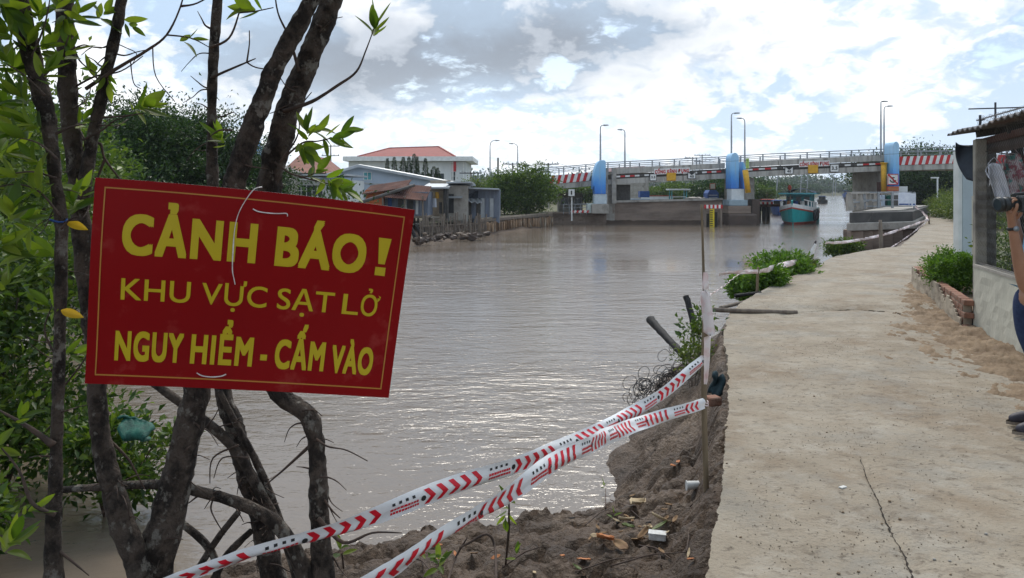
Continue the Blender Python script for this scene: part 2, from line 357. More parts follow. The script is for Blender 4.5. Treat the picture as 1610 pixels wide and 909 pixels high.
M['hullteal'] = mat('hull_teal', (.02, .40, .40), (.015, .31, .32), rough=.45, scale=2)
M['hullred'] = mat('hull_red', (.42, .06, .03), (.3, .04, .025), rough=.5)
M['boatblue'] = mat('boat_blue', (.03, .09, .30), (.02, .06, .2), rough=.5)
M['boatdark'] = mat('boat_dark', (.05, .055, .06), (.03, .035, .04), rough=.6)
M['tyre'] = mat('rubber', (.02, .02, .02), (.03, .03, .03), rough=.8)
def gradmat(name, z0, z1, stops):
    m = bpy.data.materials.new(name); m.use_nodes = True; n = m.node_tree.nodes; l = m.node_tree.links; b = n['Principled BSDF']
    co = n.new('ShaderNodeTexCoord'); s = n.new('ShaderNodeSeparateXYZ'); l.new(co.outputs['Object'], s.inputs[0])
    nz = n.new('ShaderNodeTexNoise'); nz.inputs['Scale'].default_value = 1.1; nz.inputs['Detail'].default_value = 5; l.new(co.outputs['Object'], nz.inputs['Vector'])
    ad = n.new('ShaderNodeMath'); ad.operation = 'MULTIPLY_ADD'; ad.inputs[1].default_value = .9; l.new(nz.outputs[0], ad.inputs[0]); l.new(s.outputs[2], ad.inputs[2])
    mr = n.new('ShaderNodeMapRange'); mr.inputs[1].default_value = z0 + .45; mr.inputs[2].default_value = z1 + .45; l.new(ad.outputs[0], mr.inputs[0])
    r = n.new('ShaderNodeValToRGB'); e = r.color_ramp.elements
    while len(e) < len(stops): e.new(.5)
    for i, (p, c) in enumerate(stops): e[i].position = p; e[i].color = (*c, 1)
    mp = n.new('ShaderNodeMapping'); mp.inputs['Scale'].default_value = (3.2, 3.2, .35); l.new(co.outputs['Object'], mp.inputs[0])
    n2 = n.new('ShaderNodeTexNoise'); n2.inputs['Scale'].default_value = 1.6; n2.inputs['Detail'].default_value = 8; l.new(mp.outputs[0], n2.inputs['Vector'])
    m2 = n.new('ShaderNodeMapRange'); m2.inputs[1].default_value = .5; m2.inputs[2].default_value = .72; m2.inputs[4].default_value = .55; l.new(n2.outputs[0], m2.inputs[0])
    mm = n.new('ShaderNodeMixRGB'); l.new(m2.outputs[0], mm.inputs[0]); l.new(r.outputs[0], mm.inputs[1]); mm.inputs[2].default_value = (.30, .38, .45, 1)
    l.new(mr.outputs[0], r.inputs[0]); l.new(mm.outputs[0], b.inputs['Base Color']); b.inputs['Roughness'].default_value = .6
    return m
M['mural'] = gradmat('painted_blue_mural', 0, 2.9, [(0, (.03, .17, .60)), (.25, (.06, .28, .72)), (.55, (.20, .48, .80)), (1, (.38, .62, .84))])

def watermat():
    m = bpy.data.materials.new('muddy_water'); m.use_nodes = True; n = m.node_tree.nodes; l = m.node_tree.links; b = n['Principled BSDF']
    b.inputs['Base Color'].default_value = (.175, .138, .106, 1); b.inputs['Roughness'].default_value = .07; b.inputs['IOR'].default_value = 1.5
    co = n.new('ShaderNodeTexCoord')
    def nz(sc, st, dt, ro=.5, rz=0, ds=0):
        mp = n.new('ShaderNodeMapping'); mp.inputs['Scale'].default_value = st; mp.inputs['Rotation'].default_value = (0, 0, rz); l.new(co.outputs['Object'], mp.inputs[0])
        x = n.new('ShaderNodeTexNoise'); x.inputs['Scale'].default_value = sc; x.inputs['Detail'].default_value = dt; x.inputs['Roughness'].default_value = ro; x.inputs['Distortion'].default_value = ds
        l.new(mp.outputs[0], x.inputs['Vector']); return x.outputs[0]
    def mth(op, a, b_):
        x = n.new('ShaderNodeMath'); x.operation = op
        for i, v in enumerate((a, b_)):
            if isinstance(v, (int, float)): x.inputs[i].default_value = v
            else: l.new(v, x.inputs[i])
        return x.outputs[0]
    h = mth('ADD', mth('MULTIPLY', nz(1.3, (.6, 1.4, 1), 4, .55, .25, .5), 1.0), mth('ADD', mth('MULTIPLY', nz(4.5, (.6, 1.4, 1), 4, .55, -.3, .5), .62), mth('MULTIPLY', nz(11, (.7, 1.3, 1), 3, .5, .3, .3), .24)))
    patch = n.new('ShaderNodeMapRange'); patch.inputs[1].default_value = .3; patch.inputs[2].default_value = .7; patch.inputs[3].default_value = .14; patch.inputs[4].default_value = 1.0
    l.new(nz(.16, (.5, 1.2, 1), 3, .5, .1, .6), patch.inputs[0])
    bp = n.new('ShaderNodeBump'); bp.inputs['Distance'].default_value = .06; l.new(h, bp.inputs['Height']); l.new(patch.outputs[0], bp.inputs['Strength'])
    l.new(bp.outputs[0], b.inputs['Normal'])
    return m
M['water'] = watermat()

# ------------------------------------------------------------------ ground: river, banks, walkway
WZ = -1.2
mb = MB(); mb.grid(1, 1, lambda u, v: V((-1150 + 2300*u, -60 + 1200*v, WZ))); props(mb.build('river_water', M['water']), kind='structure')
mb = MB(); mb.grid(1, 1, lambda u, v: V((-1250 + 2500*u, -400 + 1580*v, -3.2))); props(mb.build('river_bed', M['silt']), kind='structure')

def interp(tab, y):
    if y <= tab[0][0]: return tab[0][1]
    for (a, xa), (b, xb) in zip(tab, tab[1:]):
        if y <= b: return xa + (xb-xa)*(y-a)/(b-a)
    return tab[-1][1]
EDGE = [(-6, -.3), (3.04, .76), (3.3, .86), (4.16, 1.14), (5.61, 1.59), (7.3, 2.06), (8.65, 2.39), (10, 2.85), (11.3, 3.53), (13.5, 4.65), (16.4, 6.63), (18.8, 8.0), (22, 11.2), (28.7, 15.2), (34, 18.3), (40.9, 22.1), (62, 34.5), (80, 44), (90, 50)]
REDGE = [(-6, 5.5), (3, 5.6), (9, 6.0), (12.5, 7.4), (18.8, 11.0), (28.7, 17.0), (40.9, 24.3), (62, 37), (80, 47), (90, 53)]
WATER = [(-40, 4.9), (-6, 4.9), (-3.2, 5.0), (-2, 5.2), (-1, 5.6), (0, 5.9), (.42, 6.15), (.72, 6.75), (1.05, 8.0), (1.5, 9.4), (2.15, 11.2), (3.1, 13.2), (4.6, 15.6), (6.4, 18.6), (8.6, 21.5), (12.5, 27), (17, 34.5), (22, 42), (31, 60), (44, 95), (60, 130), (80, 180), (118, 270), (165, 365), (205, 440)]
def inland(x, y):
    best, sg = 1e9, 1
    for (ax, ay), (bx, by) in zip(WATER, WATER[1:]):
        dx, dy = bx-ax, by-ay; t = max(0, min(1, ((x-ax)*dx + (y-ay)*dy) / (dx*dx+dy*dy)))
        ex, ey = x-ax-dx*t, y-ay-dy*t; q = ex*ex + ey*ey
        if q < best: best = q; sg = 1 if dx*ey - dy*ex < 0 else -1
    return sg*math.sqrt(best)
def sstep(a, b, t): t = max(0, min(1, (t-a)/(b-a))); return t*t*(3-2*t)
def bank_h(x, y, fine=True):
    s = inland(x, y)
    if fine: s += .16*mn.noise(V((x*1.7, y*1.7, 3.1))) + .06*mn.noise(V((x*5, y*5, 1.0)))
    if s < 0: return -1.25 + .55*s
    z = interp([(0, -1.25), (.35, -1.0), (.8, -.62), (1.1, -.50), (1.8, -.38), (3.2, -.27), (6, -.15)], s)
    e = interp(EDGE, y) - x
    z += (max(z, -.16) - z)*sstep(.30, .02, e)
    if x > interp(EDGE, y) + .1: z = max(z, -.2)
    if fine:
        rough = sstep(-.1, .4, s)*sstep(-.08, .06, e)
        z += rough*(.055*mn.fractal(V((x*3.2, y*3.2, 0)), 1.0, 2.0, 4) + .044*mn.fractal(V((x*7, y*7, 5)), .7, 2.1, 3) + .035*(abs(mn.noise(V((x*15, y*12, 2)))) - .2) + .012*mn.noise(V((x*34, y*28, 6))))
        if y < 6.4 and z > -.75:                                     # shrinkage cracks in the drying mud
            d = mn.voronoi(V((x*2.3 + .25*mn.noise(V((x*4, y*4, 0))), y*3.1, 0)))[0]; z -= rough*.07*sstep(.10, .0, d[1]-d[0])
    return min(z, -.045) if e < .1 else z
def ground_at(px, py, d0=2.5, d1=40):
    d = d0
    while d < d1:
        p = P(px, py, d); z = 0.0 if p.x > interp(EDGE, p.y) else bank_h(p.x, p.y)
        if p.z <= z: return V((p.x, p.y, z))
        d += .02
    return p
mb = MB(); xs = np.arange(-1.6, 3.4, .026); ys = np.concatenate([np.arange(2.6, 7.6, .026), np.arange(7.6, 12.6, .05)])
idx = {}
vv = []; ff = []
for j, y in enumerate(ys):
    for i, x in enumerate(xs):
        vv.append((x, y, bank_h(x, y)))
nxs = len(xs)
for j in range(len(ys)-1):
    for i in range(nxs-1):
        if xs[i] < interp(EDGE, ys[j]) + .25 and inland(xs[i], ys[j]) > -.9: ff.append((j*nxs+i, j*nxs+i+1, (j+1)*nxs+i+1, (j+1)*nxs+i))
mb.add(vv, ff); props(mb.build('mud_bank', M['mud'], smooth=True), kind='structure')
# the rest of the near bank: under the trees, behind the camera, and further along the walkway
mb = MB(); mb.grid(80, 40, lambda u, v: V((-40 + 38.42*u, -6 + 12.3*v, bank_h(-40 + 38.42*u, -6 + 12.3*v) - .01)))
mb.grid(30, 30, lambda u, v: V((-1.62 + 4.0*u, -6 + 8.65*v, min(bank_h(-1.62 + 4*u, -6 + 8.65*v), -.06))))
def farbank(u, v):
    y = 12.55 + 78*v**1.6; e = interp(EDGE, y); x = e + .12 - (1-u)*5.0
    return V((x, y, bank_h(x, y) if x < e else -.06))
mb.grid(36, 120, farbank); props(mb.build('river_bank', M['mud'], smooth=True), kind='structure')

# concrete walkway: one fine sheet near the camera, coarser ones beyond; the slab edge is a real step
CRACK = [V((2.00, 4.9)), V((2.02, 4.65)), V((2.06, 4.3)), V((2.02, 4.0)), V((2.00, 3.7)), V((1.93, 3.4)), V((1.86, 3.1)), V((1.78, 2.8))]
CRACK = [V((P(a, b, 1920/(b-298)).x, 1920/(b-298))) for a, b in ((1352, 712), (1363, 745), (1378, 775), (1388, 800), (1400, 825), (1418, 855), (1432, 885), (1448, 920), (1466, 960))]
CRACK2 = [V((P(a, b, 1920/(b-298)).x, 1920/(b-298))) for a, b in ((1225, 492), (1262, 489), (1300, 486), (1350, 485.5), (1400, 488), (1432, 494))]
def pdist(line, x, y):
    best = 9
    for a, b in zip(line, line[1:]):
        d = b-a; t = max(0, min(1, ((x-a.x)*d.x + (y-a.y)*d.y)/d.length_squared)); q = math.hypot(x-a.x-d.x*t, y-a.y-d.y*t)
        best = min(best, q)
    return best
def walk_z(x, y):
    z = .018*mn.noise(V((x*.7, y*.5, 2))) + .006*mn.noise(V((x*4, y*3, 8))) - .018
    if y < 5.6:
        d = pdist(CRACK, x + .012*mn.noise(V((x*20, y*20, 1))), y); w = .03
        if d < .08: z -= .010*sstep(w, .004, d) + .010*sstep(.08, .02, d)*(1 if x > interp([(p.y, p.x) for p in reversed(CRACK)], y) else .2)
    if 9.5 < y < 11.5:
        d = pdist(CRACK2, x, y)
        if d < .12: z -= .03*sstep(.035, 0, d)
        z += .05*sstep(10.2, 10.5, y)*sstep(12.2, 10.6, y)*sstep(2.2, 4.2, x)
    elif y >= 11.5: z += .05*sstep(12.2, 10.6, y)*sstep(2.2, 4.2, x)
    if y > 10: z += .05*mn.noise(V((x*.35, y*.3, 5)))*sstep(10, 14, y)
    return min(z, .06)
def wobble(y): return .014*mn.noise(V((y*17, 1, 0))) + .008*mn.noise(V((y*45, 5, 0))) + .035*mn.noise(V((y*1.3, 0, 0))) + .02*mn.noise(V((y*6, 3, 0)))
def slab(name, y0, y1, nx, ny, powu=1.0):
    mb = MB()
    def fn(u, v):
        y = y0 + (y1-y0)*v; a = interp(EDGE, y) + wobble(y); b = interp(REDGE, y); x = a + (b-a)*u**powu
        return V((x, y, walk_z(x, y)))
    mb.grid(nx, ny, fn)
    def side(u, v):
        y = y0 + (y1-y0)*u; a = interp(EDGE, y) + wobble(y); q = walk_z(a, y)
        return V((a + .03*v + .012*mn.noise(V((y*9, v*5, 0)))*v, y, q - .13*v))
    mb.grid(ny, 2, side)
    def endf(u, v):
        p = fn(u, 1.0); return V((p.x, p.y, p.z - .13*v))
    mb.grid(nx, 1, endf)
    return mb
def concmat():
    m = mat('walkway_concrete', (.335, .287, .222), (.255, .210, .155), rough=.93, scale=1.6, bump=.7, bscale=42, dist=.02, c3=(.215, .155, .10), scale3=1.25, lo3=.5, hi3=.72)
    n = m.node_tree.nodes; l = m.node_tree.links; b = n['Principled BSDF']; src = b.inputs['Base Color'].links[0].from_socket
    co = n.new('ShaderNodeTexCoord')
    def layer(src, sc, lo, hi, col, st=(1, 1, 1), k=1.0):
        mp = n.new('ShaderNodeMapping'); mp.inputs['Scale'].default_value = st; l.new(co.outputs['Object'], mp.inputs[0])
        z = n.new('ShaderNodeTexNoise'); z.inputs['Scale'].default_value = sc; z.inputs['Detail'].default_value = 7; z.inputs['Roughness'].default_value = .7; l.new(mp.outputs[0], z.inputs['Vector'])
        r = n.new('ShaderNodeMapRange'); r.inputs[1].default_value = lo; r.inputs[2].default_value = hi; r.inputs[4].default_value = k; l.new(z.outputs[0], r.inputs[0])
        x = n.new('ShaderNodeMixRGB'); l.new(r.outputs[0], x.inputs[0]); l.new(src, x.inputs[1]); x.inputs[2].default_value = (*col, 1); return x.outputs[0]
    src = layer(src, .9, .5, .62, (.26, .24, .205), (1, 1.2, 1), .7)
    src = layer(src, 4.5, .56, .72, (.40, .36, .30), (1, 1.6, 1), .55)
    src = layer(src, 3.0, .53, .64, (.38, .345, .29), (1, 1.3, 1), .5)
    src = layer(src, 6.5, .55, .62, (.165, .13, .095), (1, 1.5, 1), .55)
    src = layer(src, 17, .57, .66, (.12, .095, .07), (1, 1.3, 1), .75)
    src = layer(src, 55, .58, .68, (.10, .085, .065), (.7, 1.2, 1), .7)
    l.new(src, b.inputs['Base Color']); return m
M['walk'] = concmat()
wk = slab('walkway', 2.3, 5.6, 210, 190).build('walkway', M['walk'], smooth=True); props(wk, kind='structure')
for a, b, nx, ny in ((5.602, 8.58, 90, 80), (8.582, 12.6, 90, 110), (12.602, 24, 40, 90), (24.002, 90, 16, 120), (-6, 2.298, 20, 24)):
    props(slab('walkway', a, b, nx, ny).build('walkway', M['walk'], smooth=True), kind='structure')

def crack_strip(line, w0, w1, seed):
    pts, ws = crom([V((p.x, p.y, 0)) for p in line], [w0 + (w1-w0)*i/(len(line)-1) for i in range(len(line))], 9); mb = MB(); vs = []
    for i, p in enumerate(pts):
        d_ = (pts[min(i+1, len(pts)-1)] - pts[max(0, i-1)]).normalized(); n_ = V((-d_.y, d_.x, 0)); c = p + n_*.014*mn.noise(V((i*.55, seed, 0)))
        for k in (-1, 1): e = c + n_*k*ws[i]*(.55 + .6*abs(mn.noise(V((i*.8, k*3+seed, 2))))); vs.append(V((e.x, e.y, walk_z(e.x, e.y) + .0035)))
        m_ = V(vs[-1]); 
    mb.add(vs, [(2*i, 2*i+1, 2*i+3, 2*i+2) for i in range(len(pts)-1)]); props(mb.build('crack_shade', M['crackdark']), kind='structure')
M['gritm'] = mat('grit', (.24, .19, .14), (.15, .115, .08), rough=.95, scale=40)
M['crackdark'] = mat('crack_shade', (.045, .033, .025), (.022, .017, .013), rough=.95, scale=30)  # dark colour stands in for the shade down inside the cracks
crack_strip(CRACK, .003, .013, 1.0); crack_strip(CRACK2, .006, .012, 5.0)

# right-hand land under and beyond the walkway
mb = MB()
def rl(u, v):
    y = -8 + 110*v; a = interp(EDGE, y) + .22; x = a + (u**2.2)*420
    return V((x, y, -.165 + .04*mn.noise(V((x*.6, y*.6, 0))) + .06*sstep(interp(REDGE, y)+.5, interp(REDGE, y)+3, x)))
mb.grid(60, 110, rl); props(mb.build('right_bank_ground', M['land'], smooth=True), kind='structure')
mb = MB()
RB2 = [(31, 60), (44, 95), (60, 130), (80, 180), (118, 270), (165, 365), (205, 440)]
LB2 = [(19.5, 63.5), (26, 80), (40, 115), (62, 172), (100, 260), (150, 360), (205, 440)]
for (a, b), (c, d) in zip(RB2, RB2[1:]):
    mb.add([(a, b, -1.3), (c, d, -1.3), (c+2.5, d, -.35), (a+2.5, b, -.35)], [(0, 1, 2, 3)]); mb.add([(a+2.5, b, -.35), (c+2.5, d, -.35), (1150, d, -.3), (1150, b, -.3)], [(0, 1, 2, 3)])
mb.add([(-1150, 440, -.35), (1150, 440, -.35), (1150, 1150, -.3), (-1150, 1150, -.3)], [(0, 1, 2, 3)])
for (a, b), (c, d) in zip(LB2, LB2[1:]):
    mb.add([(a, b, -1.3), (c, d, -1.3), (c-2.5, d, -.35), (a-2.5, b, -.35)], [(0, 1, 2, 3)]); mb.add([(a-2.5, b, -.35), (c-2.5, d, -.35), (-1150, d, -.3), (-1150, b, -.3)], [(0, 1, 2, 3)])
props(mb.build('far_land', M['land']), kind='structure')
# left bank: houses stand on it
LB = [(3.0, 63.4), (1.8, 58), (-1.2, 49), (-3.2, 43.5), (-5.4, 38), (-8.5, 31.5), (-11, 25.5), (-14.5, 21.5), (-22, 18.5), (-60, 16)]
mb = MB()
def lbf(u, v):
    k = u*(len(LB)-1); i = min(int(k), len(LB)-2); t = k-i; p = V(LB[i])*(1-t) + V(LB[i+1])*t
    prof = [(0, 2.6, -1.5), (.15, 1.6, -1.34), (.4, .3, -1.17), (.55, -.6, -1.0), (.7, -1.8, -.5), (1, -5, -.3)]
    o = interp([(a, b) for a, b, c in prof], v); z = interp([(a, c) for a, b, c in prof], v)
    nrm = V((.83, -.55)); q = p + nrm*(o + .5*mn.noise(V((p.x*.5, p.y*.5, v))))
    return V((q.x, q.y, z + .10*mn.fractal(V((q.x*.9, q.y*.9, 0)), 1, 2, 4)))
mb.grid(150, 24, lbf); props(mb.build('left_bank_mud', M['silt'], smooth=True), kind='structure')
mb = MB(); poly = [V((x - 1.2, y + .9, -.34)) for x, y in LB]
mb.add(poly + [V((-900, 16, -.34)), V((-900, 63.4, -.34))], [tuple(range(len(poly)+2))]); props(mb.build('left_bank_ground', M['land']), kind='structure')
# soil washed over the walkway's right side
mb = MB()
def soil(u, v):
    y = 5.0 + 8.2*v; w = interp([(2.5, 3.3), (4.2, 4.0), (7.3, 4.86), (8.85, 5.3), (12.6, 6.75), (13.5, 7.2)], y)
    ww = interp([(5, .4), (6.5, .7), (8, .95), (10, .75), (13.2, .2)], y)
    x = w + .05 - 1.6*(1-u); dd = (w - x)/ww
    z = walk_z(x, y) + .055*(1 - dd) + .045*mn.fractal(V((x*2.6, y*1.6, 4)), 1, 2, 5) + .030*mn.noise(V((x*11, y*7, 0))) + .022*mn.noise(V((x*31, y*24, 0)))
    return V((x, y, min(z, .07) - .015))
mb.grid(100, 280, soil); props(mb.build('washed_soil', M['soil'], smooth=True), kind='structure')

# thin air haze round the whole scene
mb = MB(); mb.box((0, 400, 4.5), (2600, 1640, 17.4)); hz_ = mb.build('haze', []); props(hz_, kind='stuff')
hm = bpy.data.materials.new('haze'); hm.use_nodes = True; hn = hm.node_tree.nodes; hn.remove(hn['Principled BSDF'])
pv = hn.new('ShaderNodeVolumePrincipled'); pv.inputs['Color'].default_value = (.85, .92, 1, 1); pv.inputs['Density'].default_value = .00035
hm.node_tree.links.new(pv.outputs[0], hn['Material Output'].inputs['Volume']); hz_.data.materials.append(hm)

# ================================================================== warning sign
CORN = [P(150, 279, 1.86), P(652, 330, 2.02), P(611, 625, 2.02), P(132, 604, 1.86)]     # TL TR BR BL
SN = (CORN[1]-CORN[0]).cross(CORN[3]-CORN[0]).normalized()
if SN.y > 0: SN = -SN
def S(u, v, off=0.0):
    p = (CORN[0]*(1-u) + CORN[1]*u)*(1-v) + (CORN[3]*(1-u) + CORN[2]*u)*v
    bow = 4*u*(1-u)
    return p + V((0, 0, .0085*bow)) + SN*(off + .022*bow + .006*math.sin(5*v + 2*u))
def text_mesh(body, bold=0):
    c = bpy.data.curves.new('t', 'FONT'); c.body = body; c.resolution_u = 5; c.space_character = 1.0 + bold*3.2
    o = bpy.data.objects.new('t', c); COL.objects.link(o)
    dg = bpy.context.evaluated_depsgraph_get(); me = bpy.data.meshes.new_from_object(o.evaluated_get(dg))
    bpy.data.objects.remove(o); bpy.data.curves.remove(c); return me
def text_part(name, body, fn, mt, parent, bold=0.0, cap=.69, lift=.00006, nrm=None):
    """fn(x01, y01, off) -> world point; x01 across the word's width, y01 0 at baseline, 1 at cap height.
    A bold stroke is the thin glyph repeated at small shifts, each copy a hair above the one before."""
    me = text_mesh(body, bold); xs = [v.co.x for v in me.vertices]; a, b = min(xs)-bold, max(xs)+bold
    bm = bmesh.new(); bm.from_mesh(me); bmesh.ops.triangulate(bm, faces=bm.faces)
    bm.verts.ensure_lookup_table(); base = [v.co.copy() for v in bm.verts]; fs = [[v.index for v in f.verts] for f in bm.faces]; bm.free()
    bpy.data.meshes.remove(me); mb = MB()
    sh = [(0, 0)] if bold == 0 else [(sx_*bold, sy_*bold*.8) for sx_ in (-1, 0, 1) for sy_ in (-1, 0, 1)]
    for k, (dx, dy) in enumerate(sh):
        mb.add([fn((c.x+dx-a)/(b-a), (c.y+dy+bold*.8)/(cap+1.6*bold), k*lift) for c in base], fs)
    return mb.build(name, mt, parent)
sg = thing('warning_sign', S(.5, .5), 'red warning sign with yellow Vietnamese lettering tied in front of the mangrove trunks', 'sign')
mb = MB(); NX, NY = 24, 14
mb.grid(NX, NY, lambda u, v: S(u, v)); mb.grid(NX, NY, lambda u, v: S(u, v, -.004))
for fn in (lambda t, w: S(t, 0, -.004*w), lambda t, w: S(t, 1, -.004*w)): mb.grid(NX, 1, fn, 1)
for fn in (lambda t, w: S(0, t, -.004*w), lambda t, w: S(1, t, -.004*w)): mb.grid(NY, 1, fn, 1)
mb.build('panel', [M['sign'], M['white']], sg, clean=True)
mb = MB(); iu, iv, th = .030, .042, .0042
for u0, u1, v0, v1 in ((iu, 1-iu, iv, iv+th*1.6), (iu, 1-iu, 1-iv-th*1.6, 1-iv), (iu, iu+th, iv, 1-iv), (1-iu-th, 1-iu, iv, 1-iv)):
    mb.grid(NX, 10, lambda u, v: S(u0 + (u1-u0)*u, v0 + (v1-v0)*v, .0012))
mb.build('border_line', mat('sign_border', (.48, .20, .03), (.42, .17, .03), rough=.5), sg)
def word(body, u0, u1, vt, vb, bold):
    text_part('lettering', body, lambda x, y, o: S(u0 + (u1-u0)*x, vb + (vt-vb)*y, .0012 + o), M['lett'], sg, bold)
for w in (('CẢNH', .093, .505, .163, .363, .042), ('BÁO', .565, .858, .165, .366, .042), 
          ('KHU', .098, .312, .477, .583, .010), ('VỰC', .347, .553, .477, .583, .010), ('SẠT', .586, .772, .477, .583, .010), ('L', .800, .855, .477, .583, .010), ('Ỏ', .862, .918, .477, .583, .010),
          ('NGUY', .088, .302, .735, .882, .040), ('HIỂM', .326, .525, .735, .882, .040), ('-', .550, .572, .735, .882, .035), ('CẤM', .597, .762, .735, .885, .040), ('VÀO', .785, .928, .745, .889, .040)):
    word(*w)
def plate(poly):
    mb = MB(); mb.add([S(u, v, .0012) for u, v in poly], [tuple(range(len(poly)))]); mb.build('lettering', M['lett'], sg)
plate([(.893, .168), (.936, .168), (.924, .305), (.902, .305)]); plate([(.894, .322), (.929, .322), (.929, .366), (.894, .366)])
mb = MB(); hp = [(.908, .500), (.915, .496), (.921, .487), (.922, .474)]          # the horn of the last letter
for (u0, v0), (u1, v1) in zip(hp, hp[1:]):
    mb.add([S(u0, v0-.008, .0013), S(u1-.004, v1-.002, .0013), S(u1+.004, v1+.004, .0013), S(u0+.003, v0+.010, .0013)], [(0, 1, 2, 3)])
mb.build('lettering', M['lett'], sg)
def rope(a, b, n, r, sag=0, wob=.003):
    return [a*(1-i/n) + b*(i/n) + V((wob*mn.noise(V((i*.9, a.x*9, 0))), 0, -sag*4*(i/n)*(1-i/n))) for i in range(n+1)]
mb = MB(); mb.tube([S(.50, -.02, -.02) , S(.478, .0, .006), S(.445, .10, .006), S(.434, .19, .006), S(.434, .3, .006), S(.437, .40, .006), S(.445, .45, .006), S(.449, .475, .005)], .0015, 6, 5, .4)
mb.build('tie_string', M['string'], sg, True)
for pts in ([(.483, .092), (.50, .102), (.53, .105), (.56, .103), (.588, .098), (.592, .112)], [(.352, .925), (.37, .938), (.40, .942), (.43, .936), (.446, .925)]):
    mb = MB(); mb.tube([S(u, v, .004) for u, v in pts], .0015, 6, 5, .4); mb.build('tie_string', M['string'], sg, True)

# ================================================================== mangrove trees in front
LEAFM = []
for k in range(4):                       # four leaf shapes shared by all the single leaves; length 1 along +y
    mb = MB(); n = 6; b = (.05, .0, -.12, .10)[k]; tw = (.1, -.15, .2, 0)[k]; half = (.19, .165, .21, .15)[k]
    def lf(u, v):
        w = half*math.sin(math.pi*min(1, v**.8*.97 + .03))**.85; x = (u-.5)*2
        return V((x*w, v, b*v*v*2 + abs(x)*w*.35 + tw*x*v*w))
    mb.grid(4, n, lf); me = mb.mesh('leaf_blade'); me.polygons.foreach_set('use_smooth', [True]*len(me.polygons)); LEAFM.append(me)
for me in LEAFM: me.materials.append(M['leafnear'])
LEAFY = LEAFM[0].copy(); LEAFY.materials.clear(); LEAFY.materials.append(M['leafyellow'])
def leaf_obj(parent, base, d, up, ln, me=None):
    d = d.normalized(); x = d.cross(up).normalized(); z = x.cross(d)
    from mathutils import Matrix
    o = bpy.data.objects.new('leaf', me or random.choice(LEAFM)); COL.objects.link(o); o.parent = parent
    m = Matrix((x, d, z)).transposed().to_4x4(); m = Matrix.Translation(base - WLOC[parent.name]) @ m @ Matrix.Diagonal((ln, ln, ln, 1)); o.matrix_local = m
    return o
def rosette(parent, c, axis, n, ln, spread=1.0):
    """leaves leave a twig end in opposite pairs, standing round its axis"""
    axis = axis.normalized(); a = axis.cross(V((.3, .9, .1))).normalized(); b = axis.cross(a); ph = random.uniform(0, 6)
    for i in range(n):
        t = ph + i*2.4; el = spread*(.35 + .9*i/n)
        d = axis*math.cos(el) + (a*math.cos(t) + b*math.sin(t))*math.sin(el)
        leaf_obj(parent, c + axis*(-.012*i/n*4) + d*.006, d + V((0, 0, -.12)), axis + V((0, -.3, .3)), ln*random.uniform(.75, 1.15))
def limb(mb, pts, d, w, seed=0, knob=.22, n=12, sides=18):
    """pts in photo pixels at depth d (or per point); w = widths in photo pixels"""
    ds = d if isinstance(d, (list, tuple)) else [d]*len(pts)
    mb.tube([P(x, y, q) for (x, y), q in zip(pts, ds)], [k/2*q/F for k, q in zip(w, ds)], sides, n, knob, seed)
def twig(tree, pts, d, w0, w1=1.5, seed=0):
    mb = MB(); n = len(pts); ds = d if isinstance(d, (list, tuple)) else [d]*n
    mb.tube([P(x, y, q) for (x, y), q in zip(pts, ds)], [(w0 + (w1-w0)*i/(n-1))/2*q/F for i, q in enumerate(ds)], 6, 5, .12, seed, fr=30); return mb.build('branch', M['twig'], tree, True)
def canopy(tree, c, rad, clumps, per, size, seed):
    """the tree's crown, above the frame"""
    me = leaf_mesh(*crown_arrays(c, rad, clumps, per, size, seed, shell=.2, spread=.16)); o = link('crown', me, M['leafmang'], tree); props(o, kind='stuff')

t1 = thing('mangrove_tree', P(88, 960, 2.3), 'slender grey mangrove stem furthest left, leafy twigs on its left side', 'tree', 'mangroves on the near bank')
mb = MB(); limb(mb, [(18, -60), (38, 40), (60, 130), (76, 190), (88, 290), (96, 350), (96, 430), (92, 600), (86, 780), (84, 905), (92, 1010)], 2.3, [30, 29, 27, 22, 17, 19, 19, 17, 21, 27, 32], 1)
mb.build('trunk', M['bark'], t1, True)
t2 = thing('mangrove_tree', P(232, 990, 2.62), 'thick forked mangrove with two dark trunks rising behind the red sign', 'tree', 'mangroves on the near bank')
mb = MB(); limb(mb, [(215, 1010), (232, 920), (262, 820), (285, 720), (310, 610), (336, 470), (361, 325), (378, 258), (392, 212), (409, 169), (424, 127), (447, 78), (477, 28), (508, -45)], 2.62, [72, 62, 53, 44, 40, 37, 36, 34, 33, 31, 30, 29, 27, 24], 2)
limb(mb, [(225, 905), (195, 830), (172, 745), (156, 660), (150, 560), (132, 400), (120, 270), (108, 160), (103, 60), (100, -60)], 2.55, [40, 37, 33, 29, 28, 28, 27, 26, 27, 24], 3)
limb(mb, [(128, 330), (142, 235), (160, 150), (180, 60), (200, -50)], 2.53, [22, 19, 18, 17, 15], 4)
mb.build('trunk', M['bark'], t2, True)
t3 = thing('mangrove_tree', P(440, 1010, 3.0), 'thin straight mangrove in the middle, standing on arched prop roots', 'tree', 'mangroves on the near bank')
mb = MB(); limb(mb, [(445, 1010), (425, 890), (402, 790), (382, 735), (368, 670), (350, 610), (338, 450), (334, 290), (333, 170), (338, 60), (346, -60)], 3.0, [44, 37, 28, 26, 29, 26, 20, 18, 15, 16, 14], 5)
mb.build('trunk', M['bark'], t3, True)
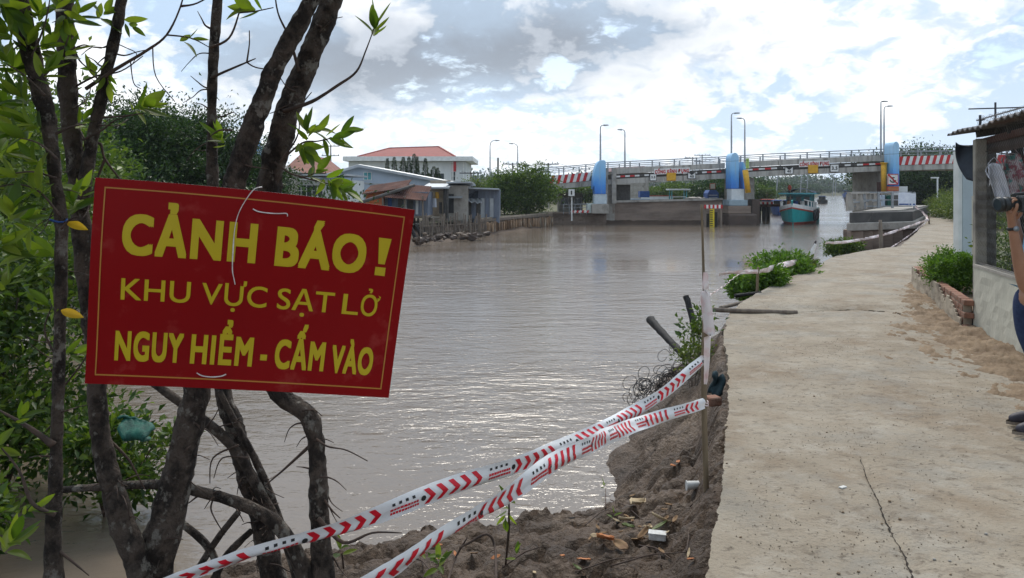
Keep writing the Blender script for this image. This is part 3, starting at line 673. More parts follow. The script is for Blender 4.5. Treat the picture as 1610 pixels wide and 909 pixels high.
for pts, d, w, sd in (([(98, 770), (160, 766), (250, 762), (325, 776), (390, 797), (440, 830), (480, 900), (500, 990)], 2.78, [10, 12, 15, 16, 18, 22, 26, 28], 6),
                      ([(232, 596), (300, 645), (352, 688), (385, 730), (420, 795), (470, 890), (495, 985)], 2.92, [12, 14, 15, 15, 17, 20, 22], 7),
                      ([(345, 615), (372, 668), (400, 720), (425, 780), (465, 900), (480, 990)], 2.95, [9, 10, 11, 13, 15, 16], 8),
                      ([(275, 815), (320, 852), (340, 890), (338, 960)], 2.9, [11, 12, 12, 13], 9), ([(375, 805), (340, 850), (300, 915), (270, 980)], 2.9, [9, 11, 12, 14], 10),
                      ([(395, 835), (352, 880), (322, 950)], 2.95, [10, 12, 14], 11)):
    mb = MB(); limb(mb, pts, d, w, sd, .14, 6, 8); mb.build('prop_root', M['bark'], t3, True)
t4 = thing('mangrove_tree', P(512, 1000, 2.8), 'leaning dark mangrove trunk with an elbow bend below the sign', 'tree', 'mangroves on the near bank')
mb = MB(); limb(mb, [(518, 1010), (508, 900), (502, 800), (498, 715), (486, 655), (432, 612), (402, 520), (404, 400), (422, 295), (438, 228), (452, 180), (473, 124), (499, 60), (522, 0), (545, -60)], 2.8, [40, 35, 30, 26, 28, 29, 34, 39, 40, 39, 37, 36, 35, 34, 31], 12)
mb.build('trunk', M['bark'], t4, True)
for pts, d, w in (([(445, 175), (490, 160), (530, 135), (560, 113), (575, 80), (588, 45)], 2.75, 7), ([(440, 255), (462, 225), (470, 205), (470, 190)], 2.7, 4),
                  ([(445, 250), (475, 225), (500, 222), (522, 217)], 2.7, 4), ([(432, 255), (455, 272), (478, 278), (495, 272)], 2.7, 4), ([(470, 278), (500, 285), (520, 290)], 2.7, 3),
                  ([(446, 210), (470, 170), (490, 145)], 2.8, 4), ([(497, 690), (515, 702), (545, 708), (578, 725)], 2.75, 4), ([(500, 770), (520, 800), (535, 815)], 2.78, 4),
                  ([(500, 815), (540, 853), (585, 838), (632, 838)], 2.7, 8), ([(488, 700), (450, 735), (415, 765)], 2.85, 6)): twig(t4, pts, d, w)
for pts, d, w in (([(135, 140), (180, 110), (230, 80), (262, 55), (284, 10), (292, -30)], 2.5, 7), ([(112, 140), (150, 120), (190, 112), (225, 88)], 2.55, 4), ([(262, 55), (300, 60), (330, 75)], 2.5, 3),
                  ([(284, 10), (310, 5), (345, -15)], 2.5, 4), ([(130, 220), (160, 205), (180, 190), (210, 180)], 2.5, 4), ([(160, 185), (200, 182), (225, 178)], 2.45, 3), ([(112, 60), (125, 95), (150, 115)], 2.5, 4),
                  ([(365, 205), (345, 205), (330, 215)], 2.6, 4), ([(375, 255), (395, 262), (420, 265)], 2.6, 4),
                  ([(470, 112), (455, 60), (437, 20), (430, -30)], 2.75, 6), ([(330, 75), (360, 60), (376, 20), (385, -20)], 2.6, 5), ([(376, 20), (400, 18), (430, 12)], 2.6, 3), ([(205, 95), (210, 130), (222, 140)], 2.5, 2),
                  ([(240, 72), (245, 120), (275, 160)], 2.5, 2), ([(120, 250), (155, 225), (165, 250), (195, 290), (220, 320)], 2.6, 6), ([(165, 250), (150, 290), (140, 330)], 2.6, 5),
                  ([(170, 690), (200, 720), (215, 745), (228, 770)], 2.6, 5), ([(290, 700), (330, 665), (345, 640)], 2.7, 3), ([(375, 700), (335, 720), (330, 760)], 2.9, 4), ([(390, 720), (350, 720), (336, 752)], 2.9, 3)): twig(t2, pts, d, w)
for pts, d, w in (([(333, 122), (360, 110), (388, 98), (402, 92)], 2.98, 5), ([(388, 98), (392, 70), (392, 48)], 2.98, 3), ([(388, 98), (402, 106), (428, 110)], 2.98, 3)): twig(t3, pts, d, w)
for pts, d, w in (([(80, 215), (110, 200), (135, 195)], 2.3, 6), ([(70, 150), (40, 120), (10, 100)], 2.25, 5), ([(88, 280), (50, 270), (10, 275)], 2.25, 4), ([(95, 340), (60, 300), (20, 290), (-20, 300)], 2.25, 4),
                  ([(50, 90), (70, 40), (80, -10)], 2.25, 4), ([(60, 130), (95, 90), (110, 50)], 2.3, 4), ([(90, 250), (60, 225), (20, 215)], 2.2, 4), ([(96, 360), (110, 345), (125, 340)], 2.25, 4),
                  ([(84, 700), (45, 672), (-10, 640)], 2.25, 12), ([(86, 810), (50, 790), (30, 740), (-10, 690)], 2.2, 8), ([(90, 620), (130, 570), (140, 545)], 2.35, 4), ([(88, 560), (70, 520), (82, 480)], 2.3, 4), ([(85, 860), (110, 880), (140, 905)], 2.3, 7)): twig(t1, pts, d, w)
for (x, y, d, ax, ay, n, ln, t) in ((590, 40, 2.75, .2, 1, 9, .115, t4), (482, 205, 2.68, -.1, .6, 9, .105, t4), (524, 217, 2.7, 1, -.1, 7, .105, t4), (500, 205, 2.72, .3, .1, 6, .09, t4), (524, 288, 2.7, .9, -.5, 10, .10, t4), (498, 270, 2.7, .8, .6, 7, .08, t4),
                       (228, 168, 2.5, 1, .2, 12, .105, t2), (395, 14, 2.6, -.6, .1, 6, .11, t2), (345, 215, 2.9, -.3, .6, 9, .095, t3), (150, 115, 2.5, .3, .8, 6, .085, t2), (298, 62, 2.5, .8, .2, 4, .07, t2), (130, 190, 2.5, .5, .5, 6, .07, t2), (170, 130, 2.5, .2, -.6, 5, .07, t2), (165, 20, 2.5, .6, .4, 7, .085, t2), (60, 20, 2.3, .2, .3, 9, .10, t1),
                       (205, 40, 2.5, .8, -.5, 5, .08, t2), (10, 95, 2.25, -.4, .5, 9, .10, t1), (45, 60, 2.25, .1, .9, 9, .10, t1), (75, 110, 2.2, .5, .5, 8, .09, t1), (30, 150, 2.25, -.4, .5, 9, .10, t1), (20, 210, 2.2, -.7, .3, 9, .10, t1), (5, 50, 2.2, -.2, .3, 9, .10, t1), (10, 275, 2.25, -.7, .2, 9, .10, t1), (52, 250, 2.25, -.4, .5, 8, .09, t1), (110, 80, 2.3, .3, .5, 7, .08, t1),
                       (60, 300, 2.25, .1, .6, 6, .10, t1), (20, 330, 2.2, .1, .3, 8, .11, t1), (115, 320, 2.35, .2, .5, 8, .09, t1), (35, 390, 2.25, -.2, .4, 8, .11, t1), (78, 480, 2.3, -.3, .6, 6, .08, t1), (15, 440, 2.2, .2, .3, 6, .09, t1), (95, 0, 2.3, .2, .5, 8, .09, t1), (20, 850, 2.2, .3, .5, 9, .10, t1), (-5, 700, 2.2, .5, .5, 7, .09, t1), (55, 800, 2.2, .5, .2, 5, .08, t1),
                       (30, 15, 2.3, 0, .4, 9, .1, t1), (70, 75, 2.3, .4, .2, 9, .1, t1), (5, 10, 2.2, .3, -.3, 9, .11, t1), (25, 110, 2.3, .6, .2, 9, .1, t1), (0, 170, 2.3, .4, .3, 9, .11, t1), (45, 195, 2.25, -.6, .3, 9, .1, t1), (100, 35, 2.3, .2, -.5, 8, .09, t1), (15, 240, 2.3, .6, .2, 9, .1, t1), (125, 20, 2.35, .5, .4, 8, .09, t1), (60, 145, 2.35, -.2, .6, 8, .09, t1), (35, 345, 2.3, .7, .2, 8, .1, t1), (75, 400, 2.35, -.5, .3, 7, .1, t1), (130, 300, 2.4, .3, .5, 7, .09, t1), (5, 385, 2.2, .5, .1, 8, .11, t1), (480, 235, 2.65, .6, -.5, 8, .10, t4), (545, 300, 2.65, .9, -.3, 7, .09, t4), (545, 205, 2.7, 1, .3, 5, .09, t4), (120, 555, 2.4, .6, .1, 5, .08, t1), (35, 655, 2.2, .4, .6, 7, .08, t1)):
    rosette(t, P(x, y, d), V((ax, random.uniform(-.5, .2), ay)), max(4, n-1), ln*.84)
for x, y, d, t in ((104, 348, 2.3, t1), (96, 488, 2.25, t1)): leaf_obj(t, P(x, y, d), V((random.uniform(.3, 1), .1, -.3)), V((0, -1, .5)), .07, LEAFY)
rt = random.Random(15)                                              # fine dead twigs
for tr, pts, d, n in ((t1, [(30, 20), (60, 130), (85, 260), (94, 420), (90, 620), (85, 800)], 2.3, 16), (t2, [(100, 20), (108, 160), (120, 270), (132, 400)], 2.55, 14), (t2, [(190, 20), (165, 130), (140, 240)], 2.53, 10), (t2, [(160, 660), (180, 760), (205, 850)], 2.55, 8), (t2, [(300, 640), (285, 720), (262, 820), (245, 880)], 2.6, 10), (t3, [(334, 30), (333, 170), (335, 280)], 3.0, 8), (t3, [(360, 640), (382, 735), (402, 800), (425, 890)], 2.95, 18), (t3, [(300, 770), (390, 797), (440, 830)], 2.78, 10), (t4, [(470, 640), (498, 715), (502, 800), (506, 880)], 2.78, 14), (t4, [(445, 200), (475, 120), (510, 30)], 2.75, 5)):
    for k in range(n):
        i = rt.randrange(len(pts)-1); f = rt.random(); x, y = pts[i][0]*(1-f)+pts[i+1][0]*f, pts[i][1]*(1-f)+pts[i+1][1]*f
        a = rt.choice([0, math.pi]) + rt.gauss(0, .7); l = rt.uniform(18, 62); q = [(x, y)]
        for j in range(3): a += rt.gauss(0, .45); q.append((q[-1][0] + l/3*math.cos(a), q[-1][1] - l/3*math.sin(a) + (4*j if y > 600 else 0)))
        twig(tr, q, [d + .01*j*rt.uniform(-4, 4) for j in range(4)], rt.uniform(2, 4.5), 1.0, k)
canopy(t1, (-2.1, 1.4, 4.0), (1.3, 1.5, .8), 50, 80, .11, 31); canopy(t2, (-.9, 1.0, 4.0), (1.5, 1.6, .8), 55, 85, .11, 32)
canopy(t3, (-.9, 2.6, 4.2), (1.4, 1.4, .8), 50, 80, .11, 33); canopy(t4, (.3, 1.0, 4.0), (1.3, 1.7, .8), 50, 80, .11, 34)

# ================================================================== bushes, shrubs, trees
def bush(name, c, rad, clumps, per, size, seed, mt, label, cat, group=None, stems=5, up=.35, gz=None, shell=.35, spread=.2):
    c = V(c); g = V((c.x, c.y, gz if gz is not None else c.z - rad[2])); t = thing(name, g, label, cat, group)
    me = leaf_mesh(*crown_arrays(c, rad, clumps, per, size, seed, up, shell=shell, spread=spread)); props(link('foliage', me, M[mt], t), kind='stuff')
    mb = MB(); rr = random.Random(seed)
    for k in range(stems):
        a = rr.uniform(0, 6.3); e = c + V((rad[0]*.7*math.cos(a), rad[1]*.7*math.sin(a), rad[2]*rr.uniform(-.1, .6)))
        mb.tube([g + V((.1*rad[0]*math.cos(a), .1*rad[1]*math.sin(a), -.1)), g*.5 + e*.5 + V((0, 0, -.1*rad[2])), e], [.035*rad[2], .025*rad[2], .01*rad[2]], 5, 3)
    mb.build('stem', M['twig'], t, True); return t
def tree(name, base, h, rad, label, group=None, seed=1, mt='leafdark', clumps=50, per=60, size=.22, cz=.62, trunk=.09, shell=.4, spread=.2, lean=0):
    base = V(base); t = thing(name, base, label, 'tree', group); c = base + V((lean, 0, h*cz))
    mb = MB(); rr = random.Random(seed)
    mb.tube([base - V((0, 0, .3)), base + V((lean*.3, 0, h*.3)), c + V((0, 0, rad[2]*.5))], [trunk, trunk*.8, trunk*.25], 8, 4, .1, seed, fr=2)
    for k in range(6):
        a = k*1.05 + rr.uniform(0, .5); s = base + V((lean*.3, 0, h*rr.uniform(.25, .5))); e = c + V((rad[0]*.75*math.cos(a), rad[1]*.75*math.sin(a), rad[2]*rr.uniform(-.3, .6)))
        mb.tube([s, s*.5 + e*.5 + V((0, 0, .1*h)), e], [trunk*.5, trunk*.35, trunk*.12], 5, 3)
    mb.build('trunk', M['bark'], t, True)
    props(link('crown', leaf_mesh(*crown_arrays(c, rad, clumps, per, size, seed, shell=shell, spread=spread)), M[mt], t), kind='stuff'); return t

# left side, a few metres off
bush('mangrove_shrub', (-4.75, 6.9, -.30), (1.05, 1.0, .80), 60, 120, .085, 41, 'leafmang', 'big leafy mangrove shrub on the water at the left edge, below the slender stem', 'shrub', gz=-1.2)
bush('mangrove_shrub', (-5.3, 7.6, .62), (1.3, 1.2, .75), 70, 150, .09, 42, 'leafmid', 'pale green shrub behind the leftmost stem, above the dark one', 'shrub', gz=-1.2)
bush('mangrove_shrub', (-3.45, 6.6, -.66), (.50, .5, .38), 36, 80, .075, 43, 'leafmang', 'low mangrove shrub with the green net, reaching over the water', 'shrub', gz=-1.2)
bush('mangrove_shrub', (-4.1, 5.4, -.85), (.55, .5, .4), 30, 70, .08, 44, 'leafmang', 'dark mangrove shrub low at the left edge, in front of the big one', 'shrub', gz=-1.2)
bush('mangrove_shrub', (-8.6, 11.5, 1.9), (2.4, 2, 1.6), 90, 150, .13, 45, 'leafmid', 'tall bright shrub behind the stems at the left edge', 'shrub', gz=-.6)
for x, d, h, r, sd, lab in ((95, 22, 3.6, 2.3, 51, 'dark bushy tree furthest left across the inlet, under the grey roofs'), (205, 26, 5.0, 2.0, 52, 'tall dark tree across the inlet, between the forked trunk and the thin one'), (270, 28, 5.1, 2.3, 53, 'dense dark tree across the inlet, left of the thin straight mangrove'), (335, 29, 4.5, 2.1, 54, 'dark tree across the inlet, right behind the thin straight mangrove'), (390, 30, 3.2, 1.6, 55, 'low tree across the inlet, beside the grey cottage'), (20, 19, 3.8, 2.4, 56, 'broad tree across the inlet at the very left edge')):
    p = P(x, 298, d); tree('bank_tree', (p.x, d, -.35), h, (r, r*.9, h*.46), lab, 'dark trees across the inlet', sd, 'leafdark' if sd != 56 else 'leafmid', 90, 260, .13, .56, .1, spread=.17)
p = P(190, 420, 17); bush('waterside_shrub', (p.x, 24, .4), (4.2, 1.3, 1.0), 90, 110, .15, 57, 'leafdark', 'long low scrub at the water behind the sign', 'shrub', gz=-.6)
# big bush beside the bridge
tree('bankside_tree', (P(832, 298, 59).x, 59, -.4), 4.0, (2.0, 1.6, 1.9), 'tall dense bushy tree on the left bank beside the bridge', None, 61, 'leafmid', 110, 130, .20, .47, .1, spread=.18)
tree('bankside_tree', (P(793, 298, 59).x, 59, -.4), 3.3, (1.4, 1.3, 1.7), 'feathery tree left of the dense bushy one, in front of the lamp post', None, 62, 'leafmid', 70, 70, .20, .5, .08, spread=.25)
tree('bankside_tree', (P(760, 298, 66).x, 66, -.4), 2.7, (2.2, 1.3, .9), 'low pale tree behind the tin boat shed', None, 63, 'hedge', 50, 60, .2, .68, .07, spread=.25)

# ================================================================== left bank buildings
def window(parent, x0, x1, z0, z1, y, nx=2, nz=1, frame='white', pane='glass'):
    """frame of bars with recessed pane; wall face at y"""
    mb = MB(); t = .035*max(1, (z1-z0))
    for i in range(nx+1): mb.box((x0+(x1-x0)*i/nx, y-.03, (z0+z1)/2), (t, .07, z1-z0+t))
    for k in range(nz+1): mb.box(((x0+x1)/2, y-.028, z0+(z1-z0)*k/nz), (x1-x0-.002, .062, t))
    w = mb.build('window', M[frame], parent); mb = MB(); mb.box(((x0+x1)/2, y+.004, (z0+z1)/2), (x1-x0, .02, z1-z0)); mb.build('pane', M[pane], w); return w
def X(px, d): return (px-CX)/F*d
def Z(py, d): return EYE-(py-HY)/F*d
# white block with red hip roof
d = 85; x0, x1 = X(548, d), X(732, d); zt = Z(254, d)
b = thing('white_building', (X(640, d), d+6, -.3), 'large white building with a red hipped tile roof behind the blue shed', 'building')
mb = MB(); mb.box(((x0+x1)/2, d+6, zt/2-.2), (x1-x0, 12, zt+.4)); mb.build('wall', M['wallwhite'], b)
mb = MB(); mb.box(((x0+x1)/2+.2, d+5.9, zt+.28), (x1-x0+1.3, 13.6, .5)); mb.build('cornice', M['white'], b)
mb = MB(); e = [(X(563, d), d-.2), (X(716, d), d-.2), (X(716, d), d+11.5), (X(563, d), d+11.5)]; zr = zt+.54; r0, r1 = V((X(600, d), d+5.5, Z(229, d))), V((X(682, d), d+5.5, Z(226.5, d)))
mb.add([V((a, c, zr)) for a, c in e] + [r0, r1], [(0, 1, 5, 4), (1, 2, 5), (2, 3, 4, 5), (3, 0, 4), (3, 2, 1, 0)]); rf = mb.build('roof', M['tile'], b)
mb = MB()
for a, c in ((r0, r1), (V((*e[0], zr)), r0), (V((*e[1], zr)), r1)): mb.span(a+V((0, 0, .03)), c+V((0, 0, .03)), .18, .12)
mb.build('ridge_tiles', mat('ridge', (.42, .14, .11)), rf)
mb = MB(); mb.box((X(714, d), d-.03, Z(262, d)), (.45, .14, 1.1)); mb.build('red_panel', M['red'], b)
window(b, X(710, d), X(716, d), Z(284, d), Z(270, d), d, 1, 2, 'white')
mb = MB()
for px in (729, 712): mb.box((X(px, d), d-.05, zt/2), (.12, .12, zt-.02))
mb.build('pilaster', M['white'], b)
for px in (640, 668, 690): window(b, X(px, d)-.6, X(px, d)+.6, 2.0, 3.4, d, 2, 1)
# pale blue gabled shed
d = 58; b = thing('gabled_shed', (X(640, d), d+5, -.3), 'long pale blue shed with a low tin gable and one small green window', 'building')
xa, xl, xr = X(566, d), X(480, d), X(724, d); za, ze = Z(259, d), Z(288, d)
mb = MB(); mb.prism([(xl, -.3), (xr, -.3), (xr, ze-.08), (xa, za-.1), (xl, ze+.1)], 10, lambda v: V((v.x, v.y + d, v.z))); mb.build('wall', M['wallblue'], b)
rf = None
for nm, (xs_, zs_), (xe, ze_) in (('roof', (xa, za), (xr+.6, ze-.14)), ('roof', (xa, za), (xl-.6, ze+.02))):
    mb = MB(); n = 60
    def cor(u, v, o=0): return V((xs_ + (xe-xs_)*v, d-.5 + 11*u, zs_ + (ze_-zs_)*v + .03*math.sin(u*n*2.2) + o))
    mb.grid(120, 2, lambda u, v: cor(u, v)); mb.grid(120, 2, lambda u, v: cor(u, v, -.07)); mb.grid(1, 8, lambda u, v: cor(0, v, -.20*u)); rf = mb.build('roof', M['tin'], b)
window(b, X(572, d), X(584, d), Z(283, d), Z(271, d), d, 2, 1, 'white', 'teal')
mb = MB(); mb.span((X(545, d), d-.03, Z(286, d)), (X(670, d), d-.03, Z(295, d)), .06, .12); mb.build('wall_band', M['tin'], b)
# white house with grid window and red roof behind
d = 50; b = thing('white_house', (X(495, d), d+3, -.3), 'white house with a wide gridded window, seen just above the red sign', 'building')
mb = MB(); mb.box((X(497, d), d+3, .95), (X(545, d)-X(450, d), 6, 2.55)); mb.build('wall', M['wallwhite'], b)
mb = MB(); mb.box((X(497, d), d+2.7, Z(275.5, d)), (X(552, d)-X(446, d), 7.4, .12)); mb.build('roof', M['tin'], b)
window(b, X(465, d), X(508, d), Z(318, d), Z(291, d), d, 5, 3); mb = MB(); mb.box((X(450, d)+.1, d-.04, .9), (.14, .1, 2.4)); mb.build('pilaster', M['wallblue'], b)
d = 62; b = thing('tiled_house', (X(470, d), d+3, -.3), 'brown tiled roof of a house behind the white one', 'building')
mb = MB(); mb.box((X(480, d), d+3, 1.2), (4.2, 5, 3.0)); mb.build('wall', M['wallwhite'], b)
mb = MB(); mb.add([(X(440, d), d, Z(272, d)), (X(522, d), d, Z(272, d)), (X(500, d), d+3, Z(246, d)), (X(455, d), d+3, Z(241, d)), (X(440, d), d+6, Z(272, d)), (X(522, d), d+6, Z(272, d))], [(0, 1, 2, 3), (1, 5, 2), (5, 4, 3, 2), (4, 0, 3), (0, 4, 5, 1)]); mb.build('roof', M['tilebrown'], b)
d = 45; b = thing('grey_cottage', (X(410, d), d+2, -.3), 'grey cottage with a small window between the two leaning trunks', 'building')
mb = MB(); mb.prism([(X(385, d), -.3), (X(440, d), -.3), (X(440, d), Z(268, d)), (X(412, d), Z(256, d)), (X(385, d), Z(268, d))], 4, lambda v: V((v.x, v.y+d, v.z))); mb.build('wall', M['concrete'], b)
mb = MB(); mb.span((X(380, d), d+1.9, Z(270, d)), (X(412, d), d+1.9, Z(255, d)), 4.4, .07); mb.span((X(412, d), d+1.9, Z(255.5, d)), (X(445, d), d+1.9, Z(270, d)), 4.4, .07); mb.build('roof', M['roofgrey'], b)
window(b, X(398, d), X(407, d), Z(270, d), Z(262, d), d, 2, 1)
d = 60; b = thing('water_tank', (X(406, d), d, -.3), 'pale blue round water tank on a frame behind the grey cottage', 'water tank')
mb = MB(); mb.tube([(X(406, d), d, Z(246, d)), (X(406, d), d, Z(232, d)), (X(406, d), d, Z(229, d)), (X(406, d), d, Z(226, d))], [.45, .45, .36, .15], 14, 1); mb.tube([(X(406, d), d, Z(226, d)), (X(406, d), d, Z(222.5, d))], .2, 10, 1); mb.build('tank', mat('tank_blue', (.30, .45, .66)), b, True)
mb = MB()
for sx_, sy in ((-1, -1), (1, -1), (1, 1), (-1, 1)): mb.span((X(406, d)+.4*sx_, d+.4*sy, -.3), (X(406, d)+.4*sx_, d+.4*sy, Z(246, d)), .1, .1)
mb.box((X(406, d), d, Z(246, d)), (1.1, 1.1, .1)); mb.build('stand', M['wallblue'], b)
# old tiled houses far left
d = 40; b = thing('tiled_house', (X(125, d), d+3, -.3), 'house with a weathered grey tiled roof and teal wall behind the leftmost stems', 'building')
mb = MB(); mb.box((X(122, d), d+2.5, 1.9), (4.2, 5, 4.4)); mb.build('wall', M['teal'], b)
mb = MB(); mb.add([(X(40, d), d-.5, Z(206, d)), (X(178, d), d-.5, Z(214, d)), (X(150, d), d+2.5, Z(178, d)), (X(70, d), d+2.5, Z(176, d)), (X(40, d), d+5.5, Z(206, d)), (X(178, d), d+5.5, Z(214, d))], [(0, 1, 2, 3), (1, 5, 2), (5, 4, 3, 2), (4, 0, 3), (0, 4, 5, 1)]); mb.build('roof', M['roofgrey'], b)
mb = MB(); mb.box((X(158, d), d-.9, Z(228, d)), (1.3, 1.2, .14), 0, 0, R(-12)); mb.build('awning', M['roofgrey'], b)
window(b, X(90, d), X(110, d), Z(240, d), Z(215, d), d, 2, 2)
# waterside shacks
def posts(mb, pts, z0, z1, r):
    for x, y in pts: mb.tube([(x, y, z0), (x + random.uniform(-.05, .05), y, z1)], r, 6, 1)
d = 44; b = thing('orange_shack', (X(622, d), d+2, -.6), 'stilted shack with orange boards and a rusty tin roof right of the sign', 'shack')
mb = MB(); mb.box((X(588, d), d+1.6, Z(314, d)), (X(602, d)-X(574, d), 3, 1.1)); mb.build('wall', M['orange'], b)
for k in range(7):
    mb = MB(); mb.box((X(588, d), d+.09, Z(329, d)+.16*k), (X(602, d)-X(574, d)-.02, .04, .148)); mb.build('plank', M['orange'], b)
mb = MB(); mb.box((X(637, d), d+1.8, Z(321, d)), (X(672, d)-X(603, d), 2.6, 1.4)); mb.build('wall', M['tinblue'], b)
mb = MB(); mb.grid(40, 8, lambda u, v: V((X(572, d) + (X(640, d)-X(572, d))*u, d-.6 + 2.8*v, Z(306 - 10*u, d) + .5*v + .015*math.sin(u*120)))); mb.grid(40, 8, lambda u, v: V((X(605, d) + (X(672, d)-X(605, d))*u, d-1.0 + 3.2*v, Z(310 + 3*u, d) + .8*v - .1*u + .015*math.sin(u*130)))); o = mb.build('roof', M['rust'], b)
sm = o.modifiers.new('thickness', 'SOLIDIFY'); sm.thickness = .04
for k, (a, c, mt) in enumerate(((624, 631, 'darkgap'), (640, 648, 'darkgap'), (608, 614, 'boatblue'), (633, 638, 'tin'), (652, 656, 'wallwhite'))):
    mb = MB(); mb.box(((X(a, d)+X(c, d))/2, d+.46, Z(324, d)), (X(c, d)-X(a, d), .06, 1.0)); mb.build('wall_sheet', M[mt], b)
mb = MB(); pass
for x, y in [(x, y) for x in (575, 600, 625, 648, 668) for y in (d-.4, d+1.2, d+2.8)]:
    mb = MB(); posts(mb, [(X(x, d), y)], -1.4, Z(340, d)+.02, .07); mb.build('stilt', M['wood'], b)
for x in (606, 640, 668):
    mb = MB(); posts(mb, [(X(x, d), d-.8)], -1.4, Z(308, d), .055); mb.build('post', M['wood'], b)
mb = MB(); mb.box((X(622, d), d+1.2, Z(341, d)), (X(674, d)-X(570, d), 3.8, .1)); mb.build('floor', M['wood'], b)
mb = MB(); mb.span((X(646, d), d-1, Z(352, d)), (X(668, d), d-1, Z(351, d)), .06, .06); mb.span((X(668, d), d-1, Z(351, d)), (X(668, d), d-1, Z(375, d)), .07, .07); mb.span((X(648, d), d-1, Z(351, d)), (X(655, d), d-1, Z(375, d)), .06, .06); mb.build('jetty_frame', M['wallwhite'], b)
d = 47; b = thing('open_shack', (X(686, d), d+2, -.5), 'open fronted shack with hanging washing between the rusty shack and the grey one', 'shack')
mb = MB(); mb.box((X(685, d), d+3.2, 1.0), (X(702, d)-X(668, d), .2, 2.4)); mb.box((X(685, d), d+1.6, -.30), (X(702, d)-X(668, d), 3.2, .3)); mb.build('wall', M['plaster'], b)
mb = MB(); mb.box((X(686, d), d+1.4, Z(292, d)), (X(706, d)-X(664, d), 4, .1), 0, 0, R(4)); mb.build('roof', M['tin'], b)
mb = MB(); posts(mb, [(X(671, d), d), (X(699, d), d), (X(704, d), d-.2)], -1.2, Z(293, d), .09); mb.build('post', M['darkgap'], b)
mb = MB(); mb.span((X(670, d), d+.05, Z(300, d)), (X(700, d), d+.05, Z(300, d)), .05, .05); mb.build('beam', M['wood'], b)
for k, (a, c, t_, bt, mt, lab) in enumerate(((678, 686, 312, 326, 'cloth', 'white shirt hanging in the open shack'), (671, 677, 305, 330, 'tapepink', 'pale pink towel hanging in the open shack'), (684, 690, 302, 312, 'yellow', 'yellow cloth hanging at the back of the open shack'), (690, 695, 318, 336, 'darkgap', 'dark cloth hanging in the open shack'))):
    mb = MB(); mb.grid(6, 6, lambda u, v: V((X(a, d)+(X(c, d)-X(a, d))*(u + .12*(v-.5)), d+.1+.04*math.sin(7*u+k), Z(t_, d)+(Z(bt, d)-Z(t_, d))*v))); o = mb.build('hanging_cloth', M[mt], origin=(X(a, d), d, 0)); props(o, lab, 'cloth', 'washing in the open shack')
d = 48; b = thing('grey_shack', (X(720, d), d+2, -.5), 'stained grey concrete shack with a small dark doorway', 'shack')
mb = MB(); mb.box((X(719, d), d+2, .55), (X(735, d)-X(704, d), 4, 2.6)); mb.build('wall', M['concrete'], b)
mb = MB(); mb.box((X(723, d), d+1.8, Z(289, d)), (X(740, d)-X(700, d), 4.8, .1), 0, 0, R(-2)); mb.build('roof', M['tin'], b)
mb = MB(); mb.box((X(709, d), d-.02, Z(320, d)), (.36, .08, 1.2)); mb.build('doorway', M['black'], b)
mb = MB(); mb.box((X(715, d), d-.3, Z(310, d)), (1.0, .7, .05), 0, 0, R(6)); mb.build('canopy', M['tin'], b)
d = 50; b = thing('tin_boat_shed', (X(760, d), d+2, -.5), 'dark blue tin shed with a torn tarp roof beside the bushy tree', 'shack')
mb = MB(); mb.box((X(758, d), d+2, .5), (X(792, d)-X(737, d), 4, 2.2)); mb.build('wall', M['tinblue'], b)
mb = MB(); mb.box((X(757, d), d+1.6, Z(299.5, d)), (X(778, d)-X(722, d), 5, .09), 0, 0, R(-3), R(2)); mb.build('roof', M['tin'], b)
mb = MB(); mb.grid(16, 6, lambda u, v: V((X(728, d)+(X(758, d)-X(728, d))*u, d-.9+.8*v, Z(316+4*u, d)+.25*v+.05*math.sin(u*22+v*4)))); o = mb.build('awning', M['tin'], b); o.modifiers.new('thickness', 'SOLIDIFY').thickness = .03
mb = MB(); mb.grid(12, 6, lambda u, v: V((X(728, d)+(X(752, d)-X(728, d))*u, d-.25-.1*math.sin(6*u+3*v), Z(303+10*v+2*math.sin(5*u), d)))); o = mb.build('torn_tarp', M['tarp'], b); o.modifiers.new('thickness', 'SOLIDIFY').thickness = .03
for k, px in enumerate((731, 738, 745, 752, 759, 766, 773, 780)):
    mb = MB(); mb.box((X(px, d), d-.05, Z(327, d)), (.25, .06, 1.25)); mb.build('wall_sheet', M[('tin', 'darkgap', 'tinblue', 'darkgap', 'tin', 'tinblue', 'tin', 'tinblue')[k]], b)
# pile revetment, stick fence, rubble
def lbp(px, d, z): return V((X(px, d), d, z))
b = thing('pile_revetment', lbp(815, 54, -1.1), 'row of weathered timber piles holding the left bank before the bridge', 'revetment')
for k in range(30):
    t = k/29; px = 758 + 110*t; d = 47.5 + 12*t; p = lbp(px, d, -1.55); r = random.uniform(.08, .125)
    mb = MB(); mb.tube([p, p + V((random.uniform(-.04, .04), 0, 1.0)), p + V((random.uniform(-.05, .05), 0, random.uniform(.80, .95)+.15))], r, 7, 1, .06, k); mb.build('pile', M['pile'], b, True)
mb = MB(); mb.span(lbp(752, 47.7, -.36), lbp(868, 60, -.36), .14, .16); mb.span(lbp(752, 47.9, -.52), lbp(868, 60.2, -.52), .06, .12); mb.build('capping_beam', M['wood'], b)
mb = MB(); mb.span(lbp(752, 48.1, -.75), lbp(868, 60.4, -.75), .05, 1.1); mb.build('backing_sheet', M['plaster'], b)
b = thing('stick_fence', lbp(742, 45.5, -1), 'ragged fence of thin upright sticks on the mud below the tin shed', 'fence')
for k in range(72):
    px = 660 + 104*k/71 + random.uniform(-.8, .8); d = 41.5 + 4.6*k/71 + random.uniform(-.3, .3); p = lbp(px, d, -1.2); mb = MB(); mb.tube([p, p + V((random.uniform(-.12, .12), 0, random.uniform(.6, 1.5)))], random.uniform(.022, .05), 5, 1); mb.build('stick', M['wood'], b)
